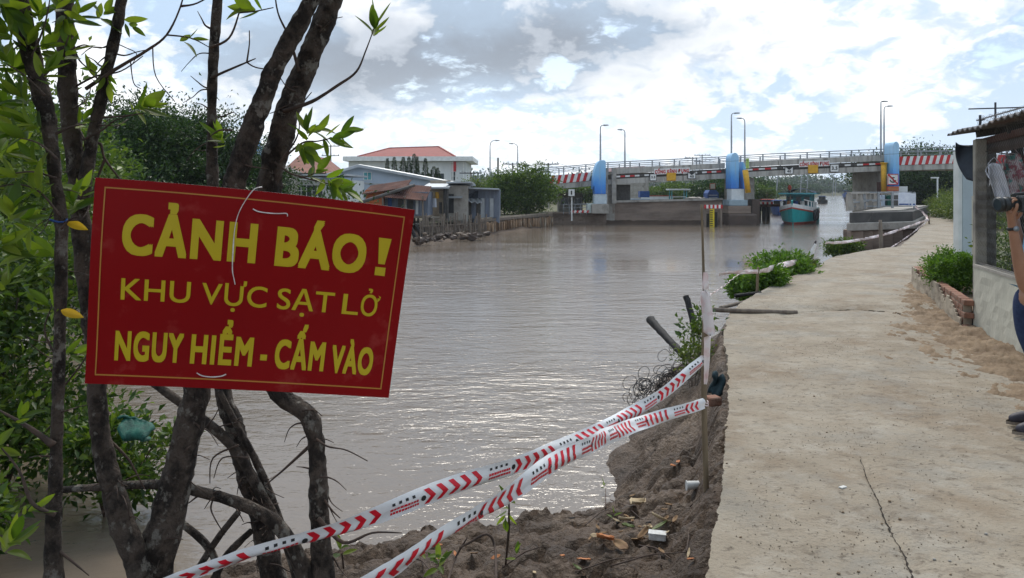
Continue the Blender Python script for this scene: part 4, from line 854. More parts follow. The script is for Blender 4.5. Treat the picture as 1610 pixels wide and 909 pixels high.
mb = MB(); mb.span(lbp(659, 41.5, -.4), lbp(764, 46.2, -.45), .05, .06); mb.span(lbp(659, 41.5, -.75), lbp(764, 46.2, -.8), .05, .06); mb.build('rail', M['wood'], b)
rr = random.Random(5)
for k in range(26):
    px = rr.uniform(645, 770); d = 45.2 - (px-760)*-.052 + rr.uniform(-3.2, 1.0); p = lbp(px, d, -1.0 + rr.uniform(-.05, .1)); s = rr.uniform(.06, .24)
    mb = MB(); mb.ball(p, (s*rr.uniform(.8, 1.8), s*rr.uniform(.6, 1), s*rr.uniform(.45, 1.0)), 7, 5); me = mb.mesh('rubble')
    for v in me.vertices: v.co += (v.co - p)*1.1*mn.noise(v.co*6)
    o = link('rubble_lump', me, M['tidedark' if k % 5 else 'mud'], origin=p); props(o, 'broken mud-caked lump on the shore below the shacks', 'rubble', 'rubble below the shacks')
for k, px in enumerate((655, 664, 672)):
    d = 40.5 + k; p = lbp(px, d, -1.25); mb = MB(); mb.tube([p, p + V((-.15, 0, .5)), p + V((-.4, .1, 1.0))], [.12, .10, .08], 7, 3, .2, k, fr=3); o = mb.build('dead_stump', M['deadwood'], origin=p, smooth=True); props(o, 'dark leaning stump in the mud beside the sign edge', 'stump', 'stumps in the mud below the orange shack')
p0, p1 = P(556, 322, 40), P(652, 291, 41.5); mb = MB(); mb.tube([p0, p0*.5+p1*.5, p1], [.10, .09, .075], 8, 2); o = mb.build('leaning_pole', M['darkgap'], origin=p0, smooth=True); props(o, 'long dark pole slanting up in front of the rusty roof', 'pole')
# conifers in a row, before the white building
conif = None
for k, (px, ty, d) in enumerate(((609, 249, 70), (620, 247, 70.5), (634, 247, 71), (643, 246, 71.2), (651, 242, 71.5), (656, 246, 72), (669, 249, 72.5), (682, 262, 73), (688, 264, 73.2))):
    base = V((X(px, d), d, -.3)); h = Z(ty, d)+.3; t = thing('conifer_tree', base, 'slim dark conifer between the blue shed roof and the white building', 'tree', 'conifers before the white building')
    mb = MB(); mb.tube([base, base+V((0, 0, h))], [.09, .02], 6, 1); mb.build('trunk', M['bark'], t)
    g = np.random.default_rng(80+k); n = 1500; hh = h*(.25 + .75*g.random(n)); ww = (.8 if k < 7 else 1.0)*(.55+.7*((k*7) % 5)/4)*((1 - hh/h)**.8)*(.6+.5*np.abs(np.sin(hh*7+k))) + .05; a = 6.283*g.random(n)
    C = np.stack([base.x + ww*.5*np.cos(a), base.y + ww*.5*np.sin(a), base.z + hh], 1); D = unit(np.stack([np.cos(a), np.sin(a), .1*np.ones(n)], 1)); Nn = unit(np.stack([0*a, 0*a, 1+0*a], 1) + .3*g.normal(size=(n, 3))); Nn = unit(Nn - D*np.sum(D*Nn, axis=1)[:, None])
    props(link('crown', leaf_mesh(C, D, Nn, (ww*.5+.06)*(.5+g.random(n)), np.full(n, .07)), M['leafdark'], t), kind='stuff')

# ================================================================== bridge with lock towers
BD = 62.0
def bz(x):   # soffit height along the bridge
    return interp([(-12, 1.25), (X(870, BD), 1.60), (X(960, BD), 2.02), (X(1140, BD), 2.48), (X(1200, BD), 2.68), (X(1380, BD), 3.08), (X(1505, BD), 3.28), (60, 3.3), (90, 3.1)], x)
br = thing('road_bridge', (20, BD+3, WZ), 'long concrete road bridge with red and white edge panels across the river', 'bridge')
def seg(x0, x1, n): return [(x0+(x1-x0)*i/n, x0+(x1-x0)*(i+1)/n) for i in range(n)]
BX0, BX1 = 2.4, 80.0
mb = MB()
for a, c in seg(BX0, BX1, 36): mb.add([V((x, y, bz(x)+z)) for x in (a, c) for y, z in ((BD, 0), (BD+6.4, 0), (BD+6.4, .42), (BD, .42))], [(0, 1, 5, 4), (1, 2, 6, 5), (2, 3, 7, 6), (3, 0, 4, 7)])
mb.build('girder', M['girder'], br, clean=True)
mb = MB()
for a, c in seg(BX0, BX1, 36): mb.add([V((x, y, bz(x)+z)) for x in (a, c) for y, z in ((BD+.25, .425), (BD+6.2, .425), (BD+6.2, .80), (BD+.25, .80))], [(0, 1, 5, 4), (1, 2, 6, 5), (2, 3, 7, 6), (3, 0, 4, 7)])
mb.build('deck_slab', M['darkgap'], br, clean=True)
SPANS = [(X(962, BD), X(1140, BD)), (X(1168, BD), X(1392, BD))]
for x0, x1 in SPANS:
    for a, c in seg(x0, x1, 4):
        mb = MB(); mb.add([V((x, y, bz(x)+z)) for x in (a+.02, c-.02) for y, z in ((BD-.02, .83), (BD+.14, .83), (BD+.14, 1.28), (BD-.02, 1.28))], [(0, 1, 5, 4), (1, 2, 6, 5), (2, 3, 7, 6), (3, 0, 4, 7), (0, 1, 2, 3), (4, 5, 6, 7)]); mb.build('parapet_panel', M['girder'], br)
    n = 22
    for i, (a, c) in enumerate(seg(x0+.3, x1-.3, n)):      # thin red and white warning strip
        if (i in range(8, 14)): continue
        mb = MB(); mb.span((a+.01, BD+.05, bz(a)+.60), (c-.01, BD+.05, bz(c)+.60), .05, .13); mb.build('warning_strip', M[('red' if i in (1, 3, 19, 21) else 'darkgap') if i % 2 else 'white'], br)
for x0, x1, n in ((X(866, BD), X(928, BD), 12), (X(1413, BD), X(1530, BD), 22), (X(1531, BD), 60, 24)):
    for i, (a, c) in enumerate(seg(x0, x1, n)):
        mb = MB(); w = .10; mb.add([V((x+s, y, bz(x)+z)) for x in (a, c) for (y, z, s) in ((BD-.05, .44, -w), (BD+.03, .44, -w), (BD+.03, 1.14, w), (BD-.05, 1.14, w))], [(0, 1, 5, 4), (1, 2, 6, 5), (2, 3, 7, 6), (3, 0, 4, 7), (0, 1, 2, 3), (4, 5, 6, 7)])
        mb.build('edge_panel', M['red' if i % 2 == 0 else 'white'], br)
px = BX0
xs_ = [BX0 + 1.8*k for k in range(50)]
for x in xs_:
    for yy in (BD+.06, BD+6.3):
        mb = MB(); mb.box((x, yy, bz(x)+1.33), (.09, .09, .95)); mb.build('railing_post', M['steel'], br)
for yy in (BD+.06, BD+6.3):
    mb = MB()
    for a, c in zip(xs_, xs_[1:]):
        mb.span((a, yy, bz(a)+1.78), (c, yy, bz(c)+1.78), .07, .07); mb.span((a, yy+.07, bz(a)+1.48), (c, yy+.07, bz(c)+1.48), .045, .045)
    mb.build('handrail', M['steel'], br)
# piers
def pier(x0, x1, y0, y1, z1, z0=-2.2, mt='concrete'):
    mb = MB(); mb.box(((x0+x1)/2, (y0+y1)/2, (z0+z1)/2), (x1-x0, y1-y0, z1-z0)); return mb.build('pier', M[mt], br, bevel=.04)
pier(X(1169, BD), X(1190, BD), BD+.6, BD+5.6, bz(18.5)-.003); pier(X(949, BD), X(968, BD), BD+.3, BD+5.8, bz(8)-.003)
mb = MB(); mb.box((X(978, BD), BD+3.2, .9), (X(995, BD)-X(963, BD), 4.4, 2.2)); mb.build('abutment', M['darkgap'], br)
pier(X(1390, BD), X(1412, BD), BD+.8, BD+5.8, bz(31)-.003); pier(52, 53, BD+1, BD+5.5, 3.2)
for px in (952, 965):
    mb = MB(); mb.box((X(px, BD), BD-.1, Z(292, BD)), (.36, .3, 2.9)); mb.build('pilaster', M['concrete'], br)
# lock walls and tower bases, tide-stained
wl = thing('lock_wall', (X(1050, BD), BD, WZ), 'brown tide-stained concrete wall between the left tower and the middle tower', 'wall')
mb = MB(); mb.grid(60, 10, lambda u, v: V((X(964, BD)+(X(1137, BD)-X(964, BD))*u, BD+.3+.03*mn.noise(V((u*30, v*6, 0))), -1.8+(Z(318.5-4*u, BD)+1.8)*v))); mb.box((X(1050, BD), BD+.9, -.6), (X(1137, BD)-X(964, BD), 1.1, 2.3)); mb.build('wall_face', M['tide'], wl)
mb = MB(); mb.span((X(963, BD), BD+.6, Z(319, BD)+.09), (X(1138, BD), BD+.6, Z(315, BD)+.09), .9, .16); mb.build('coping', M['concrete'], wl)
mb = MB(); mb.grid(60, 4, lambda u, v: V((X(950, BD)+(X(1140, BD)-X(950, BD))*u, BD-1.4+1.75*v, -1.45+.55*v+.10*mn.noise(V((u*22, v*3, 0)))))); mb.build('silt_ledge', M['silt'], wl, True)
wl = thing('bank_wall', (X(905, BD), BD, WZ), 'low brown bank wall left of the left tower', 'wall')
mb = MB(); mb.grid(30, 8, lambda u, v: V((X(862, BD)+(X(952, BD)-X(862, BD))*u, BD-.6+.06*mn.noise(V((u*20, v*5, 0))), -1.5+(Z(337-2*u, BD)+1.5)*v))); mb.box((X(907, BD), BD+.1, -.9), (X(952, BD)-X(862, BD), 1.3, 1.3)); mb.build('wall_face', M['tide'], wl)
mb = MB(); mb.span((X(861, BD), BD-.4, -.33), (X(953, BD), BD-.4, -.28), .7, .12); mb.build('coping', M['tide'], wl)
def tower(px0, px1, topy, by, loc, label, shape, extra=()):
    x0, x1 = X(px0, BD), X(px1, BD-1.5); zb, zt = Z(by, BD), Z(topy, BD); w = x1-x0
    t = thing('lock_tower', ((x0+x1)/2, BD-.6, zb), label, 'tower'); pts = [(x0, zb), (x1, zb)]
    if shape == 'quarter':
        pts += [(x1, zt-.12), (x1-.1, zt), (x1-.4, zt)] + [(x1-.4-(w-.4)*math.sin(a), zt-.02-2.3*(1-math.cos(a))) for a in [math.pi/2*k/10 for k in range(1, 11)]] + [(x0+.1, zb+.7)]
        pts[0] = (x0+.16, zb)
    else: pts += [((x0+x1)/2+w/2*math.cos(a), zt-w*.8+w*.8*math.sin(a)) for a in [math.pi*k/16 for k in range(17)]]
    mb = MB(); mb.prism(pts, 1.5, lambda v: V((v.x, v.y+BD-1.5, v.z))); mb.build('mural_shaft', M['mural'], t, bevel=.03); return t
T1 = tower(929, 952.5, 253, 305, 0, 'blue painted lock tower with a rounded left shoulder, at the left bank', 'quarter')
mb = MB(); mb.box((X(941, BD), BD-.8, (Z(305.2, BD)+Z(320, BD))/2), (X(951, BD)-X(932, BD), 1.3, Z(305.2, BD)-Z(320, BD))); mb.build('pedestal', mat('pale_pedestal', (.55, .62, .66), (.45, .53, .58)), T1)
mb = MB(); mb.box((X(940, BD), BD-.8, (Z(320.2, BD)+Z(335, BD))/2), (X(953, BD)-X(927, BD), 1.9, Z(320.2, BD)-Z(335, BD))); mb.build('base', M['concrete'], T1, bevel=.03)
mb = MB(); mb.box((X(926, BD), BD-.9, Z(327, BD)), (.55, .9, .75)); mb.build('control_box', mat('box_green', (.62, .70, .66)), T1, bevel=.02)
T2 = tower(1141, 1162, 241.5, 297, 0, 'blue painted lock tower with a round top standing in the middle of the river', 'cap')
mb = MB(); mb.box((X(1151.5, BD), BD-.8, (Z(297.2, BD)+Z(314, BD))/2), (X(1161, BD)-X(1142, BD), 1.35, Z(297.2, BD)-Z(314, BD))); mb.build('pedestal', mat('white_pedestal', (.66, .70, .72), (.56, .61, .64)), T2)
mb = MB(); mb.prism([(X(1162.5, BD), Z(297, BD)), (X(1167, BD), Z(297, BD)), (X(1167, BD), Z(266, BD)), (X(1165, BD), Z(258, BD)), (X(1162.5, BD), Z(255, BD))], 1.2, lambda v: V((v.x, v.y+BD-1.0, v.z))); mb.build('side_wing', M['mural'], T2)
mb = MB(); mb.box((X(1152, BD), BD-.6, (Z(314.2, BD)+Z(323, BD))/2), (X(1167, BD)-X(1139, BD), 2.0, Z(314.2, BD)-Z(323, BD))); mb.build('base', mat('base_bluegrey', (.33, .42, .47), (.22, .28, .32), scale=1), T2, bevel=.03)
mb = MB(); mb.box((X(1153, BD), BD-.6, (Z(323.2, BD)+Z(335, BD))/2), (X(1172, BD)-X(1137, BD), 2.3, Z(323.2, BD)-Z(335, BD))); mb.build('base', M['tide'], T2, bevel=.03)
mb = MB(); mb.prism([(X(1135, BD), -2.2), (X(1179, BD), -2.2), (X(1179, BD), Z(335.2, BD)), (X(1135, BD), Z(335.2, BD))], 3.0, lambda v: V((v.x, v.y+BD-2, v.z))); mb.build('footing', M['tidedark'], T2, bevel=.12)
mb = MB(); mb.box((X(1186, BD), BD+1.6, -.5), (X(1191, BD)-X(1179.3, BD), 4, 2.6)); mb.build('footing', M['tidedark'], T2)
mb = MB(); mb.tube([(X(1161, BD), BD-1.8, Z(268, BD)), (X(1165.5, BD), BD-1.8, Z(303, BD))], .22, 10, 1); mb.build('hydraulic_ram', M['yellow'], T2, True)
mb = MB(); mb.box((X(1163.5, BD), BD-1.75, Z(258, BD)), (.1, .1, .8)); mb.box((X(1166, BD), BD-1.75, Z(258, BD)), (.1, .1, .8))
for k in range(4): mb.box((X(1164.7, BD), BD-1.76, Z(263-3*k, BD)), (.22, .06, .05))
mb.build('ladder', mat('ladder_green', (.45, .62, .18)), T2)
mb = MB(); mb.box((X(1171, BD), BD-.5, Z(330, BD)), (.35, .3, .8)); mb.build('rust_plate', M['rust'], T2)
T3 = tower(1390, 1414, 224.5, 293, 0, 'blue painted lock tower with a round top at the right bank', 'cap')
mb = MB(); mb.box((X(1402, BD), BD-.8, (Z(293.2, BD)+Z(335, BD))/2), (X(1412, BD)-X(1391, BD), 1.3, Z(293.2, BD)-Z(335, BD))); mb.build('pedestal', M['wallwhite'], T3)
mb = MB(); mb.tube([(X(1384, BD), BD-.6, Z(303, BD)), (X(1384, BD), BD-.6, Z(257, BD))], .22, 10, 1); mb.tube([(X(1384, BD), BD-.6, Z(258, BD)), (X(1384, BD), BD-.6, Z(256, BD))], .28, 10, 1); mb.build('hydraulic_ram', M['yellow'], T3, True)
mb = MB(); mb.box((X(1383, BD), BD-.3, Z(300, BD)), (.5, .5, 1.4)); mb.build('ram_bracket', M['rust'], T3)
# signs on the bridge
def board(name, cx, cy, w, h, face, label, cat='sign', txt=None, frame='black', d=BD-.13, notch=0):
    d0 = d; x, z = X(cx, d0), Z(cy, d0); W_, H = w/F*d0, h/F*d0; t = thing(name, (x, d0, z-H/2), label, cat)
    mb = MB(); mb.box((x, d0+.03, z), (W_+.08, .05, H+.08)); mb.build('backing', M[frame], t)
    mb = MB(); mb.box((x, d0-.012, z), (W_, .03, H)); mb.build('face', M[face], t)
    if notch:
        mb = MB(); mb.prism([(x-W_/2-.03, z+H/2+.04), (x+W_/2+.03, z+H/2+.04), (x, z+H/2-notch)], .02, lambda v: V((v.x, v.y+d0-.05, v.z))); mb.build('notch_mark', M['black'], t)
    if txt:
        tw, thh = txt[1]*W_, txt[2]*H; zo = txt[3]*H
        text_part('lettering', txt[0], lambda a, c, o: V((x-tw/2+tw*a, d0-.030-o, z+zo-thh/2+thh*c)), M[txt[4]], t, .04, lift=.0008)
    return t
board('clearance_sign', 1027, 279, 9, 9.5, 'white', 'white clearance board reading 3.5 on the left span', txt=('3.5', .72, .38, .05, 'black'))
board('clearance_sign', 1087.5, 276, 11, 9, 'white', 'white board reading 40 with a black notch on the left span', txt=('40', .6, .42, -.18, 'black'), notch=.2)
board('blank_sign', 1055.5, 278, 13, 11, 'yellow', 'blank ochre yellow board under the banner on the left span', frame='yellow')
board('clearance_sign', 1240.5, 268, 11.5, 10, 'white', 'white board reading 40 with a black notch on the right span', txt=('40', .55, .38, -.15, 'black'), notch=.22)
board('clearance_sign', 1312, 264.5, 12.5, 11, 'white', 'white clearance board reading 3.5 on the right span', txt=('3.5', .72, .5, 0, 'black'))
board('blank_sign', 1278.5, 266, 14, 11.5, 'yellow', 'blank ochre yellow board under the banner on the right span', frame='yellow')
for cx, w, zoff, lab in ((1056.5, 56, 269, 'white banner with red lettering on the left span railing'), (1280.5, 48, 257.5, 'white banner with red lettering on the right span railing')):
    d = BD-.06; x, z = X(cx, d), Z(zoff, d); W_, H = w/F*d, .46; t = thing('name_banner', (x, d, z), lab, 'banner'); sl_ = .02
    mb = MB(); mb.prism([(x-W_/2, z-H/2-W_/2*sl_*2), (x+W_/2, z-H/2+W_/2*sl_*2), (x+W_/2, z+H/2+W_/2*sl_*2), (x-W_/2, z+H/2-W_/2*sl_*2)], .04, lambda v: V((v.x, v.y+d, v.z))); mb.build('sheet', M['white'], t)
    text_part('lettering', 'CỐNG KÊNH ĐỤNG', lambda a, c, o: V((x-W_*.48+W_*.96*a, d-.010-o, z-.17+.30*c+(a-.5)*W_*sl_*2)), M['red'], t, .045, lift=.0008)
board('crossing_sign', 898.5, 303, 9.5, 10.5, 'white', 'small white board with a black bar on a post left of the left tower', txt=('I', .22, .6, 0, 'black'), d=59.5)
mb = MB(); mb.box((X(899, 59.7), 59.7, .15), (.1, .08, 2.0)); o = mb.build('sign_post', M['white'], origin=(X(899, 59.7), 59.7, -.4)); props(o, 'white post under the small board left of the left tower', 'post')
# no anchoring sign and plate on the right tower
d = BD-1.65; t = thing('no_anchoring_sign', (X(1404, d), d, Z(292, d)), 'white square sign with a red slash and anchor on the right tower', 'sign'); x, z, h = X(1404, d), Z(282, d), .43
mb = MB(); mb.box((x, d+.03, z), (2*h, .05, 2*h)); mb.build('face', M['white'], t)
mb = MB()
for a, c in (((-1, -1), (1, -1)), ((1, -1), (1, 1)), ((1, 1), (-1, 1)), ((-1, 1), (-1, -1))): mb.span((x+h*a[0]*.93, d-.002, z+h*a[1]*.93), (x+h*c[0]*.93, d-.002, z+h*c[1]*.93), .03, .06)
mb.span((x-h*.86, d-.012, z+h*.86), (x+h*.86, d-.012, z-h*.86), .02, .11); mb.build('red_border', M['red'], t)
mb = MB(); mb.span((x, d-.003, z-h*.5), (x, d-.003, z+h*.35), .012, .09); mb.span((x-h*.3, d-.0035, z+h*.3), (x+h*.3, d-.0035, z+h*.3), .011, .08)
for k in range(8):
    a0, a1 = math.pi*(1.1+.1*k), math.pi*(1.2+.1*k); mb.span((x+h*.55*math.cos(a0), d-.003, z+h*.05+h*.6*math.sin(a0)), (x+h*.55*math.cos(a1), d-.003, z+h*.05+h*.6*math.sin(a1)), .012, .09)
mb.build('anchor_mark', M['black'], t)
board('notice_board', 1404, 297, 17, 5.5, 'orangeleaf', 'small orange plate below the no anchoring sign on the right tower', d=BD-1.65, frame='red')
# tide gauge, fenders and other river marks
d = 57; t = thing('tide_gauge', (X(1118, d), d, WZ), 'yellow tide gauge with black marks on posts beside the middle tower', 'gauge')
mb = MB()
for px in (1109, 1134): mb.box((X(px, d), d+.1, -.6), (.16, .16, 2.4))
mb.build('post', M['wood'], t)
for i in range(9):
    mb = MB(); a, c = X(1107+3.2*i, d), X(1107+3.2*(i+1), d); mb.box(((a+c)/2, d-.03, Z(325, d)), (c-a-.004, .1, .27)); mb.build('barrier_stripe', M['red' if i % 2 == 0 else 'white'], t)
mb = MB(); mb.box((X(1119.5, d), d, -.60), (.34, .06, 1.9)); mb.build('gauge_board', mat('gauge_yellow', (.75, .58, .03)), t)
for i in range(10):
    mb = MB(); mb.box((X(1118.3, d), d-.036, -1.1+.16*i), (.20, .02, .07)); mb.build('gauge_mark', M['black'], t)
mb = MB(); mb.box((X(1126, d), d+.25, -.9), (.28, .2, 1.6)); mb.box((X(1114, d), d+.25, -.9), (.2, .2, 1.4)); mb.build('fender_pile', M['deadwood'], t)
d = 68; t = thing('fender_frame', (X(1207, d), d, WZ), 'timber fender piles with a red and white beam right of the middle tower', 'fender')
for px in (1186, 1190, 1194, 1201.5, 1208): 
    mb = MB(); mb.tube([(X(px, d), d+.1, -2), (X(px, d), d+.1, Z(322, d))], .17, 8, 1); mb.build('pile', M['deadwood'], t)
mb = MB(); mb.box((X(1206, d), d, Z(323, d)), (X(1226, d)-X(1186, d), .5, .22)); mb.build('beam', M['rust'], t)
for i in range(7):
    a, c = X(1190+3.4*i, d), X(1190+3.4*(i+1), d); mb = MB(); mb.box(((a+c)/2, d-.08, Z(319.3, d)), (c-a-.01, .36, .2)); mb.build('barrier_stripe', M['red' if i % 2 == 0 else 'white'], t)
mb = MB(); mb.span((X(897, 60.5), 60.4, Z(332.5, 60.5)), (X(925, 60.5), 60.4, Z(332.5, 60.5)), .06, .08); t = mb.build('striped_barrier', M['white'], origin=(X(911, 60.5), 60.5, -.4)); props(t, 'low red and white striped barrier left of the left tower', 'barrier')
for i in range(7):
    a, c = X(897+4*i, 60.5), X(901+4*i, 60.5); mb = MB(); mb.add([(a+.05, 60.33, Z(334.6, 60.5)), (c-.01, 60.33, Z(334.6, 60.5)), (c+.05, 60.33, Z(330.6, 60.5)), (a+.11, 60.33, Z(330.6, 60.5))], [(0, 1, 2, 3)]); me = mb; o = me.build('stripe', M['red' if i % 2 == 0 else 'white'], t); o.modifiers.new('thickness', 'SOLIDIFY').thickness = .02
t = thing('control_hut', (X(896, 66), 66, -.4), 'small grey control hut under the left end of the bridge', 'hut')
mb = MB(); mb.box((X(897, 66), 67, .35), (X(918, 66)-X(880, 66), 2, 1.9)); mb.build('wall', M['concrete'], t)
window(t, X(882, 66), X(894, 66), Z(322, 66), Z(311, 66), 66, 2, 1); window(t, X(903, 66), X(914, 66), Z(322, 66), Z(311, 66), 66, 2, 1)
t = thing('pipe_railing', (X(905, 60.6), 60.6, -.4), 'thin pipe railing on the bank wall left of the left tower', 'railing')
mb = MB()
for px in (886, 895, 904, 913, 922): mb.box((X(px, 60.7), 60.7, .02), (.05, .05, .8))
mb.build('post', M['steel'], t); mb = MB(); mb.span((X(886, 60.7), 60.7, .42), (X(922, 60.7), 60.7, .45), .05, .05); mb.span((X(886, 60.7), 60.7, .15), (X(922, 60.7), 60.7, .18), .04, .04); mb.build('rail', M['steel'], t)
# beyond the lock wall
t = thing('long_shed', (X(988, 92), 92, -.3), 'long white shed with a brown roof behind the left tower', 'building')
mb = MB(); mb.box((X(985, 92), 94, Z(275, 92)/2), (X(1020, 92)-X(950, 92), 4, Z(270, 92)+.2)); mb.build('wall', M['concrete'], t)
mb = MB(); mb.add([(X(948, 92), 91.6, Z(270.5, 92)), (X(1022, 92), 91.6, Z(268, 92)), (X(1017, 92), 94.2, Z(260, 92)), (X(950, 92), 94.2, Z(263.5, 92)), (X(948, 92), 96.5, Z(270.5, 92)), (X(1022, 92), 96.5, Z(268, 92))], [(0, 1, 2, 3), (3, 2, 5, 4), (0, 3, 4), (1, 5, 2), (0, 4, 5, 1)]); mb.build('roof', mat('mauve_tile', (.20, .12, .13), (.15, .09, .10)), t)
t = thing('white_wall', (X(1033, 75), 75, -.3), 'white boundary wall under the left span of the bridge', 'wall')
mb = MB(); mb.box((X(1033, 75), 75, .45), (X(1060, 75)-X(1010, 75), .2, 1.0)); mb.build('panel', M['wallwhite'], t)
mb = MB(); mb.span((X(1010, 75), 75, .97), (X(1060, 75), 75, .97), .3, .06); mb.build('coping', M['hullred'], t)
t = thing('boat_on_bank', (X(1014, 72), 72, -.3), 'small boat with a blue canopy under the left span', 'boat')
mb = MB(); mb.prism([(X(994, 72), .75), (X(1022, 72), .7), (X(1019, 72), -.2), (X(998, 72), -.2)], 1.4, lambda v: V((v.x, v.y+72, v.z))); mb.build('hull', M['wallblue'], t); mb = MB(); mb.box((X(1014, 72), 72.6, 1.15), (.9, 1.0, .6)); mb.build('canopy', M['boatblue'], t)
t = thing('pump_tower', (X(1066, 73), 73, -.3), 'pale steel pump frame with a flat roof under the left span', 'frame')
mb = MB(); 
for a in (-.7, .7):
    for yy in (72.5, 73.5): mb.box((X(1066, 73)+a, yy, .6), (.1, .1, 1.9))
mb.build('leg', M['teal'], t); mb = MB(); mb.box((X(1066, 73), 73, 1.6), (2.0, 1.6, .14)); mb.build('roof', M['wallwhite'], t)
for k in range(3):
    mb = MB(); mb.box((X(1066, 73), 72.5, .1+.4*k), (1.3, .06, .08)); mb.build('brace', M['wallwhite'], t)
t = thing('blue_kiosk', (X(1121, 70), 70, -.3), 'blue hut with a red and white sign above it left of the middle tower', 'hut')
mb = MB(); mb.prism([(X(1113, 70), -.3), (X(1130, 70), -.3), (X(1130, 70), Z(304, 70)), (X(1126, 70), Z(299, 70)), (X(1116, 70), Z(299, 70)), (X(1113, 70), Z(304, 70))], 1.6, lambda v: V((v.x, v.y+70, v.z))); mb.build('hull', M['boatblue'], t)
for k in range(2):
    mb = MB(); mb.box((X(1121, 70), 69.97, Z(307+4*k, 70)), (.8, .05, .07)); mb.build('stripe', M['wallblue'], t)
board('navigation_sign', 1120.5, 293, 7, 7.5, 'white', 'small white square sign with a red frame above the blue hut', frame='red', d=69)
t = thing('concrete_blocks', (X(1098, 71), 71, -.3), 'heap of pale concrete rubble under the left span', 'rubble')
rr = random.Random(9)
for k in range(8):
    mb = MB(); mb.box((X(1082+4.5*k, 71), 71, .55+.1*rr.random()), (.38, .5, .45), rr.random(), 0, rr.random()*.4); mb.build('block', M['concrete'], t)

# ---- street lamps
def lamp(px, ty, by, d, arm, label, group='street lamps on the bridge and its approach'):
    x, z0, z1 = X(px, d), Z(by, d), Z(ty, d); t = thing('street_lamp', (x, d, z0), label, 'street lamp', group); a = arm/F*d; s = abs(a)
    mb = MB(); mb.tube([(x, d, z0), (x, d, z0+(z1-z0)*.5), (x, d, z1-s*.9)], [.085, .07, .05], 8, 2); mb.build('pole', M['lampgrey'], t, True)
    mb = MB(); mb.tube([(x, d, z1-s*.9), (x+a*.12, d, z1-s*.4), (x+a*.5, d, z1-s*.06), (x+a, d, z1)], [.048, .042, .036, .034], 7, 4); mb.build('arm', M['lampgrey'], t, True)
    mb = MB(); mb.prism([(x+a*.95, z1-.07), (x+a*.95+(.42 if a > 0 else -.42), z1-.03), (x+a*.95+(.38 if a > 0 else -.38), z1+.04), (x+a*.95, z1+.05)], .2, lambda v: V((v.x, v.y+d-.13, v.z))); mb.build('lamp_head', M['steel'], t)
for a in ((770.5, 221, 292, 74, 9, 'leftmost street lamp, above the feathery tree'), (814, 226, 292, 78, -8, 'street lamp above the dense bushy tree'), (944, 197, 262, BD+.3, 5, 'street lamp rising behind the left lock tower'), (982.5, 204, 268, BD+6.2, -5, 'street lamp right of the left lock tower'),
          (1150, 178, 262, BD+.3, 5, 'street lamp rising behind the middle lock tower'), (1171, 186, 262, BD+6.2, -6, 'street lamp just right of the middle lock tower'), (1385, 159.5, 252, BD+.3, 2.5, 'straight lamp left of the right lock tower'), (1390, 167, 252, BD+6.2, 6, 'curved street lamp closest to the right lock tower')): lamp(*a)
# ---- utility poles and wires
def upole(px, ty, by, d, label, arms=(0,), w=.12, aw=1.1):
    x, z0, z1 = X(px, d), Z(by, d), Z(ty, d); t = thing('utility_pole', (x, d, z0), label, 'utility pole'); mb = MB(); mb.tube([(x, d, z0), (x, d, z1)], [w, w*.7], 8, 1); mb.build('pole', M['concrete'], t)
    for a in arms:
        mb = MB(); mb.box((x, d-.1, z1-.15-a), (aw*2, .1, .1)); mb.build('crossarm', M['darksteel'], t)
        for k in (-.9, -.4, .4, .9): mb = MB(); mb.tube([(x+aw*k, d-.1, z1-.1-a), (x+aw*k, d-.1, z1+.12-a)], .05, 6, 1); mb.build('insulator', M['wallwhite'], t)
    return V((x, d, z1))
u1 = upole(520, 228, 300, 95, 'utility pole above the roofs right of the leaning trunks', (0, 1.2)); u2 = upole(862, 256, 330, 80, 'utility pole behind the dense bushy tree', (0,)); u3 = upole(1104, 243, 330, 130, 'utility pole far behind the middle of the bridge', (0, 1), aw=1.4)
u4 = upole(1089, 247, 330, 132, 'thinner utility pole left of the far one behind the bridge', (0,), aw=1.4); u5 = upole(740, 270, 340, 76, 'low utility pole at the edge of the white building', (0,)); u6 = upole(783, 248, 330, 60, 'bare grey pole inside the feathery tree', ())
u7 = upole(806, 256, 320, 84, 'utility pole between the two left street lamps', (0,))
def wires(a, b, n, sag, label, sp=.9, r=.018):
    for k in range(n):
        o_ = V((-sp + 2*sp*k/max(1, n-1), 0, 0)); mb = MB(); m = 10; mb.tube([a*(1-i/m)+b*(i/m)+o_-V((0, 0, sag*4*(i/m)*(1-i/m))) for i in range(m+1)], r, 4, 1); o = mb.build('overhead_wire', M['darksteel'], origin=a); props(o, label, 'wire', 'overhead wires')
wires(u2, P(1005, 272, 90), 2, .6, 'dark wire sagging right from the pole behind the bushy tree'); wires(u7, u2, 2, .4, 'dark wire between the poles behind the bushy tree'); wires(u4, P(1020, 262, 130), 2, .5, 'dark wire left of the far pole behind the bridge'); wires(u3, P(1180, 263, 130), 2, .5, 'dark wire right of the far pole behind the bridge'); wires(u5, u7, 2, .5, 'dark wire right of the low pole by the white building')

